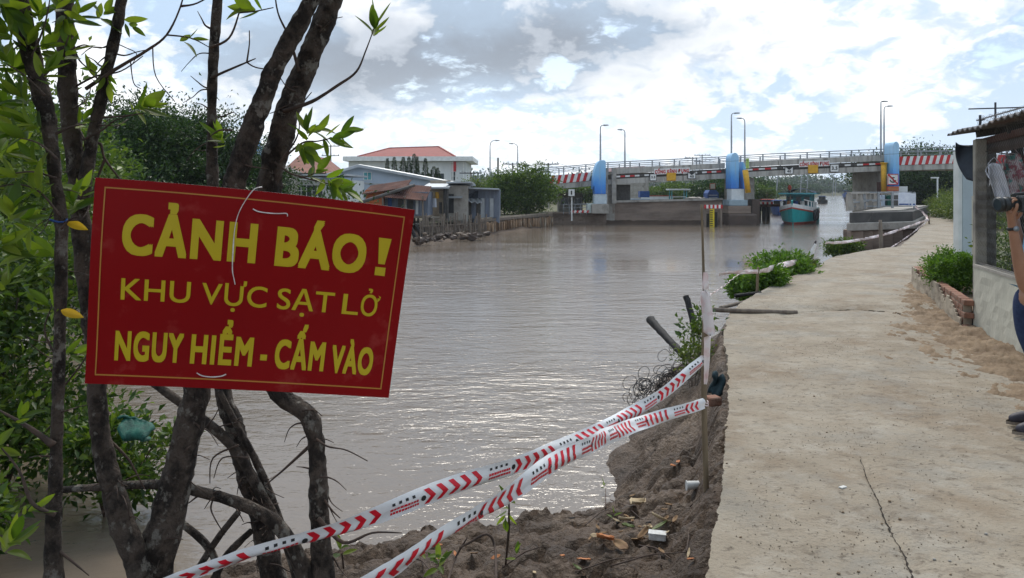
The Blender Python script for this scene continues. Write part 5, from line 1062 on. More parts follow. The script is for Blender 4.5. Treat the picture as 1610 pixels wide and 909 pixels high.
# ---- trees beyond the bridge
def row(name, n, fn, label, group, h, mt, seeds, size, per=60, clumps=40, wide=.6):
    kids = []
    protos = []
    for s in seeds:
        protos.append(tree(name, (0, 0, 0), h, (h*wide, h*wide*.8, h*.42), label, group, s, mt, clumps, per, size, .56, h*.02))
    kids_index()
    for i in range(n):
        x, y, z, sc = fn(i/(max(1, n-1)), i); src = protos[i] if i < len(protos) else copy_tree(protos[i % len(protos)])
        src.location = (x, y, z); src.rotation_euler = (0, 0, i*2.1); src.scale = (sc*random.uniform(.85, 1.25), sc, sc*random.uniform(.85, 1.15))
def along(tab, t):
    k = t*(len(tab)-1); i = min(int(k), len(tab)-2); return V(tab[i])*(1-(k-i)) + V(tab[i+1])*(k-i)
rj = random.Random(3)
def f1(t, i):
    p = along(LB2, .17+.83*t**1.5); return (p.x-3.0-rj.random()*3, p.y+rj.random()*3, -.35, .60+.22*rj.random()+t*.25)
row('river_tree', 60, f1, 'mangrove on the left shore beyond the bridge', 'mangroves along the far left shore', 3.8, 'leafdark', (101, 102, 103), .5, 50, 40, .75)
def f2(t, i):
    p = along(RB2, .12+.88*t**1.5); return (p.x+3.5+rj.random()*2, p.y+rj.random()*3, -.35, .55+.22*rj.random()+t*.3)
row('river_tree', 40, f2, 'mangrove on the right shore beyond the bridge', 'mangroves along the far right shore', 3.8, 'leafdark', (104, 105), .5, 50, 40, .75)
def f3(t, i): return (X(870+330*t, 98+rj.random()*8), 98+rj.random()*10, -.35, .8+.3*rj.random())
row('bank_tree', 26, f3, 'dark tree in the belt seen under the left span', 'trees under the left span', 2.5, 'leafmid', (106, 107, 108), .26, 70, 50, .8)
def f4(t, i): return (X(1412+130*t, 78)+rj.random(), 76+(i%3)*4+rj.random()*4, -.3, (.8+.35*rj.random()))
row('bank_tree', 22, f4, 'dark tree behind the right end of the bridge', 'trees behind the right end of the bridge', 5.2, 'leafdark', (109, 110), .30, 80, 50, .6)
tree('shade_tree', (X(1450, 84), 84, -.3), 6.6, (3.4, 3, 2.2), 'rounded tree rising above the striped panels right of the right tower', None, 111, 'leafdark', 70, 80, .3, .68, .2)
tree('shade_tree', (X(1497, 88), 88, -.3), 5.6, (2.6, 2.6, 1.9), 'smaller tree above the striped panels beside the tin roof', None, 112, 'leafdark', 60, 70, .3, .68, .2)
def f5(t, i): return (-330+720*t, 450+rj.random()*30, -.35, 1.6+.9*rj.random())
row('distant_tree', 70, f5, 'tree in the distant belt closing the view up river', 'distant tree belt', 4.2, 'leafdark', (113, 114), .9, 30, 30, 1.5)
for k, (px, d, r, h) in enumerate(((1462, 45, 1.3, .9), (1480, 42, 1.4, 1.1), (1500, 39, 1.5, 1.15), (1492, 50, 1.8, 1.4), (1470, 55, 1.5, 1.2), (1520, 36, 1.4, 1.1), (1545, 33, 1.5, 1.2), (1510, 60, 2.4, 1.7))):
    bush('hedge_shrub', (X(px, d)+1.2, d, -.1+h*.55), (r, r, h*.62), 55, 70, .13, 120+k, 'hedge', 'pale green shrub in the hedge right of the far walkway', 'shrub', 'hedge beside the far walkway', gz=-.15)

# ---- boats
def hull_mb(x, y, L_, B, D, n=14, sheer=.5):
    """bow towards the camera (-y); waterline at WZ"""
    mb = MB(); top, mid_, low = [], [], []
    for i in range(n+1):
        t = i/n; w = B/2*(1-(1-min(1, t*2.0))**2.3)*(1 if t < .8 else 1-.12*(t-.8)/.2); zt = WZ + D*(1 + sheer*(1-t)**3); yy = y + L_*t
        top.append((w, yy - .9*(1-t)**2, zt)); mid_.append((w*.86, yy - .3*(1-t)**2, WZ+D*.17)); low.append((w*.62, yy, WZ-.15))
    return top, mid_, low
def loft(mb, r0, r1, x, mi=0):
    n = len(r0)
    for s in (-1, 1):
        vs = [V((x+s*a, b, c)) for a, b, c in r0] + [V((x+s*a, b, c)) for a, b, c in r1]; mb.add(vs, [(i, i+1, n+i+1, n+i) for i in range(n-1)], mi)
d = 60.5; bx = X(1247, d); t = thing('fishing_boat', (bx, d, WZ), 'turquoise wooden fishing boat with a red waterline coming under the bridge', 'boat')
top, mid_, low = hull_mb(bx, d, 11, 2.95, 1.15)
strip = [(a*1.0, b, c-.30) for a, b, c in top]; strip2 = [(a*.985, b, c-.42) for a, b, c in top]
mb = MB(); loft(mb, [(a*.98, b, c) for a, b, c in strip2], mid_, bx); mb.add([V((bx+s*top[-1][0], top[-1][1], z)) for s in (-1, 1) for z in (WZ-.1, top[-1][2])], [(0, 1, 3, 2)]); mb.build('hull', M['hullteal'], t)
mb = MB(); loft(mb, [(a*1.01, b-.01, c) for a, b, c in mid_], low, bx); mb.build('bottom_paint', M['hullred'], t)
mb = MB(); loft(mb, [(a*1.02, b-.02, c) for a, b, c in top], [(a*1.0, b-.02, c+.12) for a, b, c in strip2], bx); mb.build('gunwale', M['white'], t)
mb = MB(); loft(mb, [(a*1.025, b-.03, c+.12) for a, b, c in strip2], [(a*1.015, b-.03, c) for a, b, c in strip2], bx); mb.build('rubbing_strake', M['hullred'], t)
mb = MB(); mb.add([V((bx-a*.97, b, c-.18)) for a, b, c in top] + [V((bx+a*.97, b, c-.18)) for a, b, c in top[::-1]], [tuple(range(2*len(top)))]); mb.build('deck', M['wood'], t)
mb = MB(); mb.span((bx, d-.95, WZ+1.95), (bx, d-.02, WZ-.1), .1, .16); mb.build('stem_post', M['hullteal'], t)
mb = MB(); mb.box((bx+.1, d+5.8, WZ+1.75), (2.0, 3.6, 1.3)); cb = mb.build('cabin', M['teal'], t)
for a in (-.6, .1, .75): mb = MB(); mb.box((bx+a, d+3.98, WZ+1.85), (.42, .06, .7)); mb.build('cabin_window', M['glass'], cb)
mb = MB(); mb.box((bx+.1, d+5.2, WZ+2.46), (2.9, 6.0, .10)); mb.build('cabin_roof', M['teal'], t)
mb = MB(); mb.grid(10, 8, lambda u, v: V((bx-.9+2.2*u, d+3.6+4*v, WZ+2.52+.35*math.sin(math.pi*u)+.05*math.sin(9*u+5*v)))); mb.build('tarp', M['boatblue'], t)
for k in range(10):
    a, b_, c = top[3+k//2]; s = -1 if k % 2 else 1; mb = MB(); mb.box((bx+s*a*.93, b_, c+.22), (.08, .08, .5)); mb.build('rail_post', M['white'], t)
for s in (-1, 1):
    mb = MB(); mb.tube([V((bx+s*a*.93, b, c+.46)) for a, b, c in top[2:9]], .04, 5, 1); mb.build('rail', M['white'], t)
mb = MB(); mb.tube([(bx-.45, d+2.6, WZ+.9), (bx-.45, d+2.6, WZ+3.1)], .05, 6, 1); mb.build('mast', M['wood'], t); mb = MB(); mb.ball((bx-.5, d+2.6, WZ+2.95), (.16, .12, .24), 8, 6); mb.build('lantern', M['hullred'], t, True)
for k, (yy, z) in enumerate(((2.0, .7), (3.2, .7), (4.6, .72))):
    mb = MB(); pts = [V((bx+1.5, d+yy+.36*math.cos(a), WZ+z+.36*math.sin(a))) for a in [2*math.pi*i/14 for i in range(15)]]; mb.tube(pts, .13, 7, 1); mb.build('tyre_fender', M['tyre'], t, True)
for k in range(3):
    mb = MB(); mb.tube([(bx-.6+.5*k, d+3.2+.3*k, WZ+1.0), (bx-.6+.5*k, d+3.2+.3*k, WZ+1.7), (bx-.6+.5*k, d+3.2+.3*k, WZ+1.85)], [.16, .2, .12], 8, 2); o = mb.build('drum', M[('orangeleaf', 'boatblue', 'white')[k]], t, True)
t.rotation_euler = (0, 0, -math.atan2(bx, d) - R(5))
def small_boat(px, d, w, label, c1, c2, roof=True):
    x = X(px, d); B = w/F*d; t = thing('moored_boat', (x, d, WZ), label, 'boat'); top, mid_, low = hull_mb(x, d, B*3.2, B, B*.36)
    mb = MB(); loft(mb, top, mid_, x); loft(mb, mid_, low, x); mb.add([V((x+s*top[-1][0], top[-1][1], z)) for s in (-1, 1) for z in (WZ-.1, top[-1][2])], [(0, 1, 3, 2)]); mb.build('hull', M[c1], t)
    mb = MB(); mb.add([V((x-a*.97, b, c-.1)) for a, b, c in top] + [V((x+a*.97, b, c-.1)) for a, b, c in top[::-1]], [tuple(range(2*len(top)))]); mb.build('deck', M['wood'], t)
    mb = MB(); mb.box((x, d+B*1.6, WZ+B*.55), (B*.62, B*1.1, B*.42)); mb.build('cabin', M[c2], t)
    mb = MB(); mb.box((x, d+B*1.5, WZ+B*.78), (B*.8, B*1.5, B*.04)); mb.build('roof', M['boatblue' if roof else 'hullred'], t)
    mb = MB(); mb.tube([(x, d+B, WZ+B*.3), (x, d+B, WZ+B*1.25)], B*.012, 5, 1); mb.build('mast', M['wood'], t)
    t.rotation_euler = (0, 0, -math.atan2(x, d) - R(4))
small_boat(1291, 150, 15, 'dark boat in mid river behind the turquoise one', 'boatdark', 'boatdark'); small_boat(1224, 82, 30, 'blue roofed boat moored left behind the turquoise one', 'boatblue', 'boatdark'); small_boat(1336, 150, 22, 'long dark boat moored at the right shore', 'boatdark', 'boatblue'); small_boat(1330, 260, 14, 'far blue boat up river near the right shore', 'boatblue', 'boatdark'); small_boat(1204, 92, 26, 'dark boat moored behind the fender piles', 'boatdark', 'boatblue', False)
for px, h, d in ((1258, 30, 190), (1268, 24, 200), (1309, 24, 230), (1313, 22, 240), (1219, 20, 120)):
    x = X(px, d); mb = MB(); mb.tube([(x, d, -.6), (x+.4, d, Z(298-h, d))], .10, 6, 1); o = mb.build('boat_mast', M['steel'], origin=(x, d, -.6)); props(o, 'thin mast standing above the far left shore trees', 'mast', 'masts beyond the bridge')

# ================================================================== landing platform on the right bank
ld = thing('landing_platform', (16.5, 36, WZ), 'grey concrete landing platform with a railing at the right bank before the bridge', 'landing')
A0, A1 = V((X(1331, 34), 34)), V((X(1441, 36), 36)); B0, B1 = V((23.4, 47.5)), V((25.6, 47))
def slabp(z0, z1, ins=0):
    mb = MB(); q = [(A0.x+ins, A0.y+ins), (A1.x-ins*.3, A1.y+ins), (B1.x, B1.y), (B0.x+ins, B0.y)]
    mb.add([(x, y, z) for z in (z0, z1) for x, y in q], [(3, 2, 1, 0), (4, 5, 6, 7), (0, 1, 5, 4), (1, 2, 6, 5), (2, 3, 7, 6), (3, 0, 4, 7)]); return mb
slabp(-.26, .10).build('cap_beam', M['concrete'], ld, bevel=.03)
slabp(.103, .56, .22).build('deck', mat('dark_concrete', (.09, .085, .08), (.055, .052, .05), rough=.8, scale=1.3, c3=(.2, .18, .16), scale3=.8), ld, bevel=.02)  # deck band in darker concrete with paler patches
mb = MB(); q = [(A0.x+.05, A0.y-.25), (A1.x+.1, A1.y-.1), (B1.x, B1.y), (B0.x+.1, B0.y)]; mb.add([(x, y, z) for z in (.563, .62) for x, y in [(A0.x+1.1, A0.y+.9), (A1.x-.3, A1.y+.8), (B1.x, B1.y), (B0.x+.5, B0.y)]], [(3, 2, 1, 0), (4, 5, 6, 7), (0, 1, 5, 4), (1, 2, 6, 5), (2, 3, 7, 6), (3, 0, 4, 7)]); mb.build('paving', M['concrete'], ld)
for k in range(7):                      # sheet of wide piles under the beam
    t0 = k/7; a = A0*(1-t0) + A1*t0; c = A0*(1-t0-.138) + A1*(t0+.138); x0, x1 = a.x+.42, c.x+.42
    mb = MB(); mb.box(((x0+x1)/2, a.y+.75+(.05 if k % 2 else 0), -1.1), (x1-x0-.02, .5, 1.67)); mb.build('pile', M['tide'], ld, bevel=.04)
mb = MB(); mb.span((A0.x+.5, A0.y+1, -1.05), (B0.x+.5, B0.y, -1.05), .4, 1.6); mb.build('side_wall', M['tide'], ld)
def along2(t): p = V((16.1, 36.4))*(1-t) + V((23.3, 46.9))*t; return p
for k in range(6):
    p = along2(k/5.0); mb = MB(); mb.box((p.x, p.y, .98), (.30, .30, .78), 0, 0, 0, R(-4), .7); mb.build('railing_post', M['concrete'], ld)
mb = MB(); a, c = along2(-.01), along2(1.01); mb.span((a.x, a.y, 1.42), (c.x, c.y, 1.42), .20, .10); mb.build('top_rail', M['concrete'], ld); mb = MB(); mb.span((a.x, a.y, .98), (c.x, c.y, .98), .08, .08); mb.build('mid_rail', M['steel'], ld)
d = 40; mb = MB()
for z in (1.45, 1.05, .72): mb.span((X(1340, d), d, z), (X(1442, d), d+.5, z), .06, .06)
mb.build('front_rail', M['steel'], ld)
for px in (1340, 1362, 1384, 1406, 1441): 
    mb = MB(); mb.box((X(px, d), d+.2, 1.02), (.10, .10, .88)); mb.build('front_post', M['steel'], ld)
mb = MB(); mb.grid(12, 6, lambda u, v: V((X(1411, d)+(X(1439, d)-X(1411, d))*u, d-.08+.03*math.sin(8*u), 1.42-.66*v+.03*math.sin(5*u)))); o = mb.build('hanging_banner', M['cloth'], origin=(X(1425, d), d, .6)); props(o, 'plain pale banner hung on the landing railing', 'banner'); o.modifiers.new('thickness', 'SOLIDIFY').thickness = .015
mb = MB(); mb.grid(6, 1, lambda u, v: V((X(1412, d)+(X(1438, d)-X(1412, d))*u, d-.10+.03*math.sin(8*u), .86-.07*v))); mb.build('printed_stripe', M['boatblue'], o)
for px, mt, w, lab in ((1386, 'wallblue', 5, 'pale blue box on the landing behind the railing'), (1395, 'net', 6, 'green bin on the landing behind the railing'), (1405, 'darkgap', 9, 'dark box on the landing beside the banner')):
    mb = MB(); mb.box((X(px, 44), 44, .95), (w/F*44, .5, .66)); o = mb.build('storage_box', M[mt], bevel=.03, origin=(X(px, 44), 44, .62)); props(o, lab, 'box', 'boxes on the landing')
x, dd = X(1474, 58), 58; t = thing('sign_post', (x, dd, 0), 'thin pale post with a short arm beside the far hedge', 'post'); mb = MB(); mb.tube([(x, dd, -.1), (x, dd, Z(279, dd))], .06, 6, 1); mb.build('pole', M['wallwhite'], t); mb = MB(); mb.box((x-.2, dd, Z(279.5, dd)), (.6, .1, .1)); mb.build('arm', M['wallwhite'], t)

# ================================================================== right side: wall, fence, planter, shed
WA, WB = V((5.36, 8.86, 0)), V((3.95, 4.0, 0)); WD = (WB-WA).normalized(); WN = V((-WD.y, WD.x, 0))        # wall runs WA -> WB
if WN.x < 0: WN = -WN
fw = thing('boundary_wall', WA, 'low stained plaster wall with chain link fencing on top at the right', 'wall')
mb = MB(); n = 46
def wf(o, z0=-.15):
    def fn(u, v):
        p = WA + (WB-WA)*u + WN*o; z = z0 + (.71-z0)*v; return V((p.x, p.y, z)) - WN*(.012*mn.noise(V((u*30, v*6, 2))) if o == 0 and 0 < v < 1 else 0)
    return fn
mb.grid(n, 10, wf(0)); mb.grid(n, 10, wf(.13)); mb.grid(n, 1, lambda u, v: wf(.13*v)(u, 1)); mb.grid(1, 10, lambda u, v: wf(.13*u)(0, v)); mb.grid(1, 10, lambda u, v: wf(.13*u)(1, v)); mb.build('wall_face', M['wallplaster'], fw, clean=True)
mb = MB(); a, c = WA + WN*.065, WB + WN*.065; mb.span((a.x, a.y, .722), (c.x, c.y, .722), .15, .028); mb.build('coping', M['concrete'], fw)
p = WA + WN*.06; mb = MB(); mb.box((p.x+.015, p.y+.02, 1.0), (.10, .12, 2.36), math.atan2(WD.y, WD.x)); mb.build('corner_post', mat('post_concrete', (.37, .345, .29), (.27, .25, .21), scale=3, c3=(.12, .11, .1)), fw, bevel=.008)
mb = MB(); mb.box((5.60, 9.02, 1.1), (.15, .15, 2.2), R(20)); mb.build('roughcast_pier', M['roughcast'], fw)
for tt in (.42, .8):
    q = WA + (WB-WA)*tt + WN*.07; mb = MB(); mb.box((q.x, q.y, 1.5), (.07, .07, 1.5), math.atan2(WD.y, WD.x)); mb.build('fence_post', M['steel'], fw)
# chain link: bent wires side by side, interlocked into diamonds
mb = MB(); Lf = (WB-WA).length; z0, z1, cell = .75, 2.42, .052
o0 = WA + WN*.03
nw = int(Lf/cell)
for k in range(nw):
    nz_ = 32; xs2 = k*cell; pts = []
    for i in range(nz_+1):
        s = xs2 + (cell*.55 if i % 2 else -cell*.02); z = z0 + (z1-z0)*i/nz_; wz = .004 if i % 2 else -.004
        q = o0 + WD*s + WN*wz; pts.append(V((q.x, q.y, z)))
    mb.tube(pts, .0019, 3, 1, caps=False)
o = mb.build('chain_link_mesh', M['wire'], fw); 
mb = MB(); q = o0 + WD*Lf
for z in (.76, 2.40): mb.span((o0.x, o0.y, z), (q.x, q.y, z), .012, .012)
mb.build('tension_wire', M['wire'], fw)
# shed behind the fence: the eave runs above the fence line and the roof rises away to the right
EA = P(1490, 212.5, 9.25); EB = P(1640, 158, 6.9); ED = V((EB.x-EA.x, EB.y-EA.y, 0)).normalized(); EN = V((-ED.y, ED.x, 0))
if EN.x < 0: EN = -EN
EA = EA - ED*.02
t = thing('tin_roof_shed', (7.0, 9, 0), 'shed with a sagging dark tin roof behind the chain link fence', 'shed'); EL = 6.0; ez = (EB.z-EA.z)/V((EB.x-EA.x, EB.y-EA.y)).length
def roofp(u, v, o=0):
    """u along the eave towards the viewer, v up the slope"""
    q = EA + ED*(EL*u) + EN*(2.6*v); return V((q.x, q.y, EA.z + ez*EL*u*.75 + .40*v + .014*math.sin(u*EL/.075*math.pi) + .03*mn.noise(V((u*9, v*4, 0))) + o))
mb = MB(); mb.grid(320, 8, roofp); rf = mb.build('roof_sheet', mat('old_tin', (.16, .15, .15), (.09, .085, .085), rough=.7, scale=2, c3=(.2, .12, .09)), t); rf.modifiers.new('thickness', 'SOLIDIFY').thickness = .014
for u in (.03, .17, .31, .45, .6, .75, .9):
    mb = MB(); mb.span(roofp(u, .10, -.07), roofp(u, 1, -.07), .05, .09); mb.build('rafter', M['deadwood'], t)
for v in (.12, .4, .7, .97):
    mb = MB(); mb.span(roofp(.02, v, -.15), roofp(1, v, -.15), .06, .07); mb.build('purlin', M['rust'], t)
mb = MB(); mb.span(roofp(.03, .14, -.26), roofp(1, .14, -.26), .025, .15); mb.build('fascia_board', mat('dark_board', (.075, .05, .04), (.05, .035, .03)), t)
for u, v in ((.06, .24), (.06, .95), (.95, .95)):
    q = roofp(u, v, -.2); mb = MB(); mb.box((q.x, q.y, q.z/2), (.09, .09, q.z)); mb.build('shed_post', M['deadwood'], t)
qa, qb = roofp(.1, .62), roofp(.95, .62); mb = MB(); mb.span((qa.x, qa.y, 1.78), (qb.x, qb.y, 1.78), .05, 1.05); mb.build('back_wall', mat('mottled_board', (.15, .145, .14), (.07, .068, .065), scale=7, c3=(.30, .29, .28), scale3=9, lo3=.5, hi3=.58), t)  # mottled dark grey board with paler patches
mb = MB(); mb.grid(10, 10, lambda u, v: V((5.26+.50*u*(1-.55*v)+.14*v, 9.05+.1*math.sin(6*u+3*v), 2.16-.44*v+.06*u*(1-v)-.06*math.sin(math.pi*u)))); o = mb.build('blue_tarp', M['tarp'], origin=(5.5, 8.9, 1.8), smooth=True); props(o, 'dark blue tarp bunched under the corner of the tin roof', 'tarp'); o.modifiers.new('thickness', 'SOLIDIFY').thickness = .006
# things on the roof
x, y = X(1565, 8.7), 8.7; mb = MB(); mb.span((X(1523, 8.7), y, Z(171.5, 8.7)), (X(1625, 8.7), y, Z(168.5, 8.7)), .014, .014); mb.span((x, y, 2.25), (x, y, Z(161, 8.7)), .016, .016); o = mb.build('roof_rod', M['darksteel'], origin=(x, y, 2.4)); props(o, 'thin rusty rod cross standing on the tin roof', 'rod')
mb = MB(); x = X(1541, 8.7); mb.span((x, y, 2.25), (x, y, Z(181, 8.7)), .02, .02); mb.span((x, y, Z(190, 8.7)), (x+.05, y, Z(188, 8.7)), .014, .014); o = mb.build('roof_spike', M['darksteel'], origin=(x, y, 2.4)); props(o, 'short metal spike on the tin roof left of the rod cross', 'rod')
mb = MB(); pts = []
for i in range(150): a = i*.55; pts.append((X(1546, 8.8) + .007*i + .035*math.cos(a), 8.8 + .04*math.sin(a*.97), Z(190 - i*.20, 8.8) + .02 + .04*math.sin(a)))
mb.tube(pts, .0022, 3, 1, caps=False); o = mb.build('barbed_wire_coil', M['wire'], origin=(6, 8.8, 2.4)); props(o, 'coil of thin barbed wire along the top of the tin roof', 'wire coil')
# washing behind the mesh
def shirt(cx, top, d, w, h, mt, label, tilt=0.0, sleeves=True):
    mb = MB(); x0, z0_ = X(cx, d), Z(top, d); W_, H = w/F*d, h/F*d
    def body(u, v):
        wdt = W_*(.42 + .1*min(1, v*6) + .06*v); x = x0 + (u-.5)*2*wdt*.62 + tilt*v*H; return V((x, d + .05*math.sin(5*u+2*v) + .02*math.sin(13*u), z0_ - H*v - .10*H*(abs(u-.5)*2)**2*(1-v)))
    mb.grid(14, 14, body)
    if sleeves:
        for s in (-1, 1): mb.grid(5, 6, lambda u, v: V((x0 + s*W_*(.26 + .24*u*.9) + tilt*(.1+.3*v)*H*u, d + .03 + .04*math.sin(4*u+3*v), z0_ - H*(.06 + .20*u) - H*.24*v)))
    mb.tube([(x0-.07, d, z0_-.02), (x0, d, z0_+.06), (x0+.07, d, z0_-.02)], .006, 4, 2)
    o = mb.build('hanging_shirt', M[mt], origin=(x0, d, z0_-H), smooth=True); o.modifiers.new('thickness', 'SOLIDIFY').thickness = .006; props(o, label, 'shirt', 'washing behind the fence'); return o
shirt(1563, 256, 8.55, 26, 76, 'cloth', 'white football shirt hanging behind the chain link fence', .30)
shirt(1592, 240, 8.6, 34, 66, 'clothpat', 'patterned pink and green shirt hanging behind the chain link fence', .12)
shirt(1622, 250, 8.5, 26, 80, 'cloth', 'pale shirt hanging furthest right behind the fence', .1)
mb = MB(); mb.tube([(5.35, 8.62, 2.03), (5.9, 8.6, 1.98), (6.6, 8.5, 2.02)], .006, 5, 4); o = mb.build('washing_line', M['darkgap'], origin=(6, 9, 2)); props(o, 'dark cord the washing hangs on behind the fence', 'cord')
mb = MB(); mb.grid(6, 8, lambda u, v: V((X(1551, 8.98)+.05*u+.02*math.sin(8*v), 8.96, Z(226, 9)-.36*v))); mb.ball((X(1554, 8.95), 8.95, Z(258, 9)), (.045, .03, .03), 7, 5); o = mb.build('dark_strap', M['deadwood'], origin=(X(1553, 9), 9, 1.9)); props(o, 'dark strap hanging above the white football shirt', 'strap')
bush('yard_shrub', (6.95, 10.1, .50), (.62, .5, .75), 60, 110, .06, 140, 'leafmid', 'weedy shrub behind the chain link fence below the washing', 'shrub', gz=-.1)
bush('yard_shrub', (5.95, 8.5, .55), (.22, .4, .55), 44, 100, .045, 141, 'hedge', 'thin yellowish weeds close behind the chain link fence', 'shrub', gz=-.1)
bush('yard_shrub', (5.55, 7.3, .5), (.2, .4, .5), 40, 90, .05, 142, 'leafmid', 'weedy shrub nearest behind the fence at the right edge', 'shrub', gz=-.1)
# tall grey-blue post and thin one behind the corner
d = 15.2; x = X(1518, d); t = thing('gate_pillar', (x, d, .0), 'tall bluish grey concrete pillar left of the fence corner', 'pillar')
mb = MB(); mb.box((x+.03, d+.1, 1.06), (.22, .26, 2.6)); mb.build('shaft', M['postgrey'], t, bevel=.015)
mb = MB(); mb.box((x-.12, d+.06, 1.06), (.07, .18, 2.6)); mb.build('lit_edge', mat('lit_edge', (.62, .64, .62), (.5, .52, .5), scale=2), t)  # pale strip paints in the lit left side of the pillar
mb = MB(); mb.box((X(1532, d)+.03, d+.1, Z(333, d)), (.12, .12, .5)); mb.build('meter_box', M['darkgap'], t, bevel=.01)
mb = MB(); mb.tube([(X(1467, 14), 60, Z(262, 60)), (X(1500, 30), 30, Z(238, 30)), (x, d, 2.33)], .008, 4, 3); o = mb.build('overhead_wire', M['darksteel'], origin=(x, d, 2.3)); props(o, 'thin dark wire running to the tin roof corner', 'wire')
d = 11.5; t = thing('yard_post', (X(1536, d), d, 0), 'thin pale concrete yard post behind the planter', 'post'); mb = MB(); mb.box((X(1536, d), d, .7), (.10, .10, 1.6)); mb.build('post', M['wallplaster'], t); mb = MB(); mb.box((X(1533, d), d-.08, Z(332, d)), (.10, .06, .14)); mb.build('meter_box', M['concrete'], t)
# planter of bricks under cracked plaster
PA, PB = V((6.74, 12.7, 0)), V((5.33, 8.93, 0)); PC = V((8.2, 13.6, 0)); pt = thing('brick_planter', (PA+PB)*.5, 'low brick planter with flaking plaster beside the walkway', 'planter')
brick_mesh = None
def brick_run(a, c, courses, h0=-.12, bh=.062, bl=.19):
    global brick_mesh
    from mathutils import Matrix
    dv = (c-a); n = int(dv.length/(bl+.012)); ang = math.atan2(dv.y, dv.x)
    if brick_mesh is None:
        m = MB(); m.box((0, 0, 0), (bl, .105, bh)); brick_mesh = m.mesh('brick'); bm = bmesh.new(); bm.from_mesh(brick_mesh); bmesh.ops.bevel(bm, geom=bm.edges[:], offset=.006, segments=1, affect='EDGES'); bm.to_mesh(brick_mesh); bm.free(); brick_mesh.materials.append(M['brick'])
    for k in range(courses):
        for i in range(n + (k % 2)):
            t_ = (i + .5 - .5*(k % 2))/n; top = k == courses-1
            if top and random.random() < .12: continue
            p = a + dv*t_ + V((random.uniform(-.006, .006), random.uniform(-.006, .006), h0 + (bh+.011)*(k+.5)))
            o = bpy.data.objects.new('brick', brick_mesh); COL.objects.link(o); o.parent = pt; o.location = p - WLOC[pt.name]; o.rotation_euler = (0, random.uniform(-.03, .03), ang + random.uniform(-.02, .02))
brick_run(PA, PB, 6); brick_run(PC, PA + V((.12, .07, 0)), 6)
def mort(a, c): mb = MB(); mb.span(V((a.x, a.y, .05)), V((c.x, c.y, .05)), .085, .5); return mb
mort(PA, PB).build('mortar', M['plaster'], pt); mort(PC, PA).build('mortar', M['plaster'], pt)
mb = MB(); PD = (PB-PA); PNn = V((PD.y, -PD.x, 0)).normalized()
if PNn.x > 0: PNn = -PNn
nu, nv = 90, 14; grid = {}
vs, fs = [], []
for j in range(nv+1):
    for i in range(nu+1):
        u, v = i/nu, j/nv; p = PA + PD*u + PNn*(.072 + .012*mn.noise(V((u*26, v*5, 1)))); vs.append(V((p.x, p.y, -.14 + .46*v)))
for j in range(nv):
    for i in range(nu):
        u, v = (i+.5)/nu, (j+.5)/nv; lim = .96 + .35*mn.noise(V((u*7, 1.5, 0))) + .18*mn.noise(V((u*23, 4, 0))) - .35*sstep(.80, .98, u)
        if v < lim: fs.append((j*(nu+1)+i, j*(nu+1)+i+1, (j+1)*(nu+1)+i+1, (j+1)*(nu+1)+i))
mb.add(vs, fs); o = mb.build('plaster_coat', M['plaster'], pt); sm = o.modifiers.new('thickness', 'SOLIDIFY'); sm.thickness = .018; sm.offset = 0
mb = MB(); mb.add([PA + V((.05, .02, .17)), PB + V((.06, 0, .17)), V((7.2, 9.3, .17)), V((8.3, 13.5, .17))], [(0, 1, 2, 3)]); mb.build('planter_soil', M['soil'], pt)
bush('planter_shrub', (6.22, 10.75, .46), (.27, .5, .26), 80, 150, .04, 150, 'leafbright', 'bushy bright green shrub growing in the brick planter', 'shrub', gz=.15, spread=.17)

# ================================================================== barrier tape, stakes
pole_b = ground_at(1112, 768, 3.5, 7); PDEP = pole_b.y
bp = thing('bamboo_stake', pole_b, 'tall bamboo stake at the walkway edge holding the warning tapes', 'stake')
mb = MB(); mb.tube([pole_b - V((0, 0, .2)), P(1107, 640, PDEP), P(1108, 540, PDEP), P(1110, 466, PDEP)], [.016, .0165, .017, .018], 10, 6, .08, 3, fr=12); mb.build('stake', M['bamboo'], bp, True)
mb = MB(); mb.tube([P(1109, 560, PDEP-.02), P(1106.5, 440, PDEP-.015), P(1103, 322, PDEP)], [.010, .008, .006], 8, 6, .1, 4, fr=12); mb.build('thin_rod', M['bamboo'], bp, True)
for k, py in enumerate((560, 566, 632, 636)): 
    mb = MB(); q = P(1107.5, py, PDEP); mb.tube([q + V((.022*math.cos(a), .022*math.sin(a), .004*math.sin(a*2))) for a in [k_*math.pi/5 for k_ in range(11)]], .004, 5, 1); mb.build('tie_knot', M['tapepink'], bp)
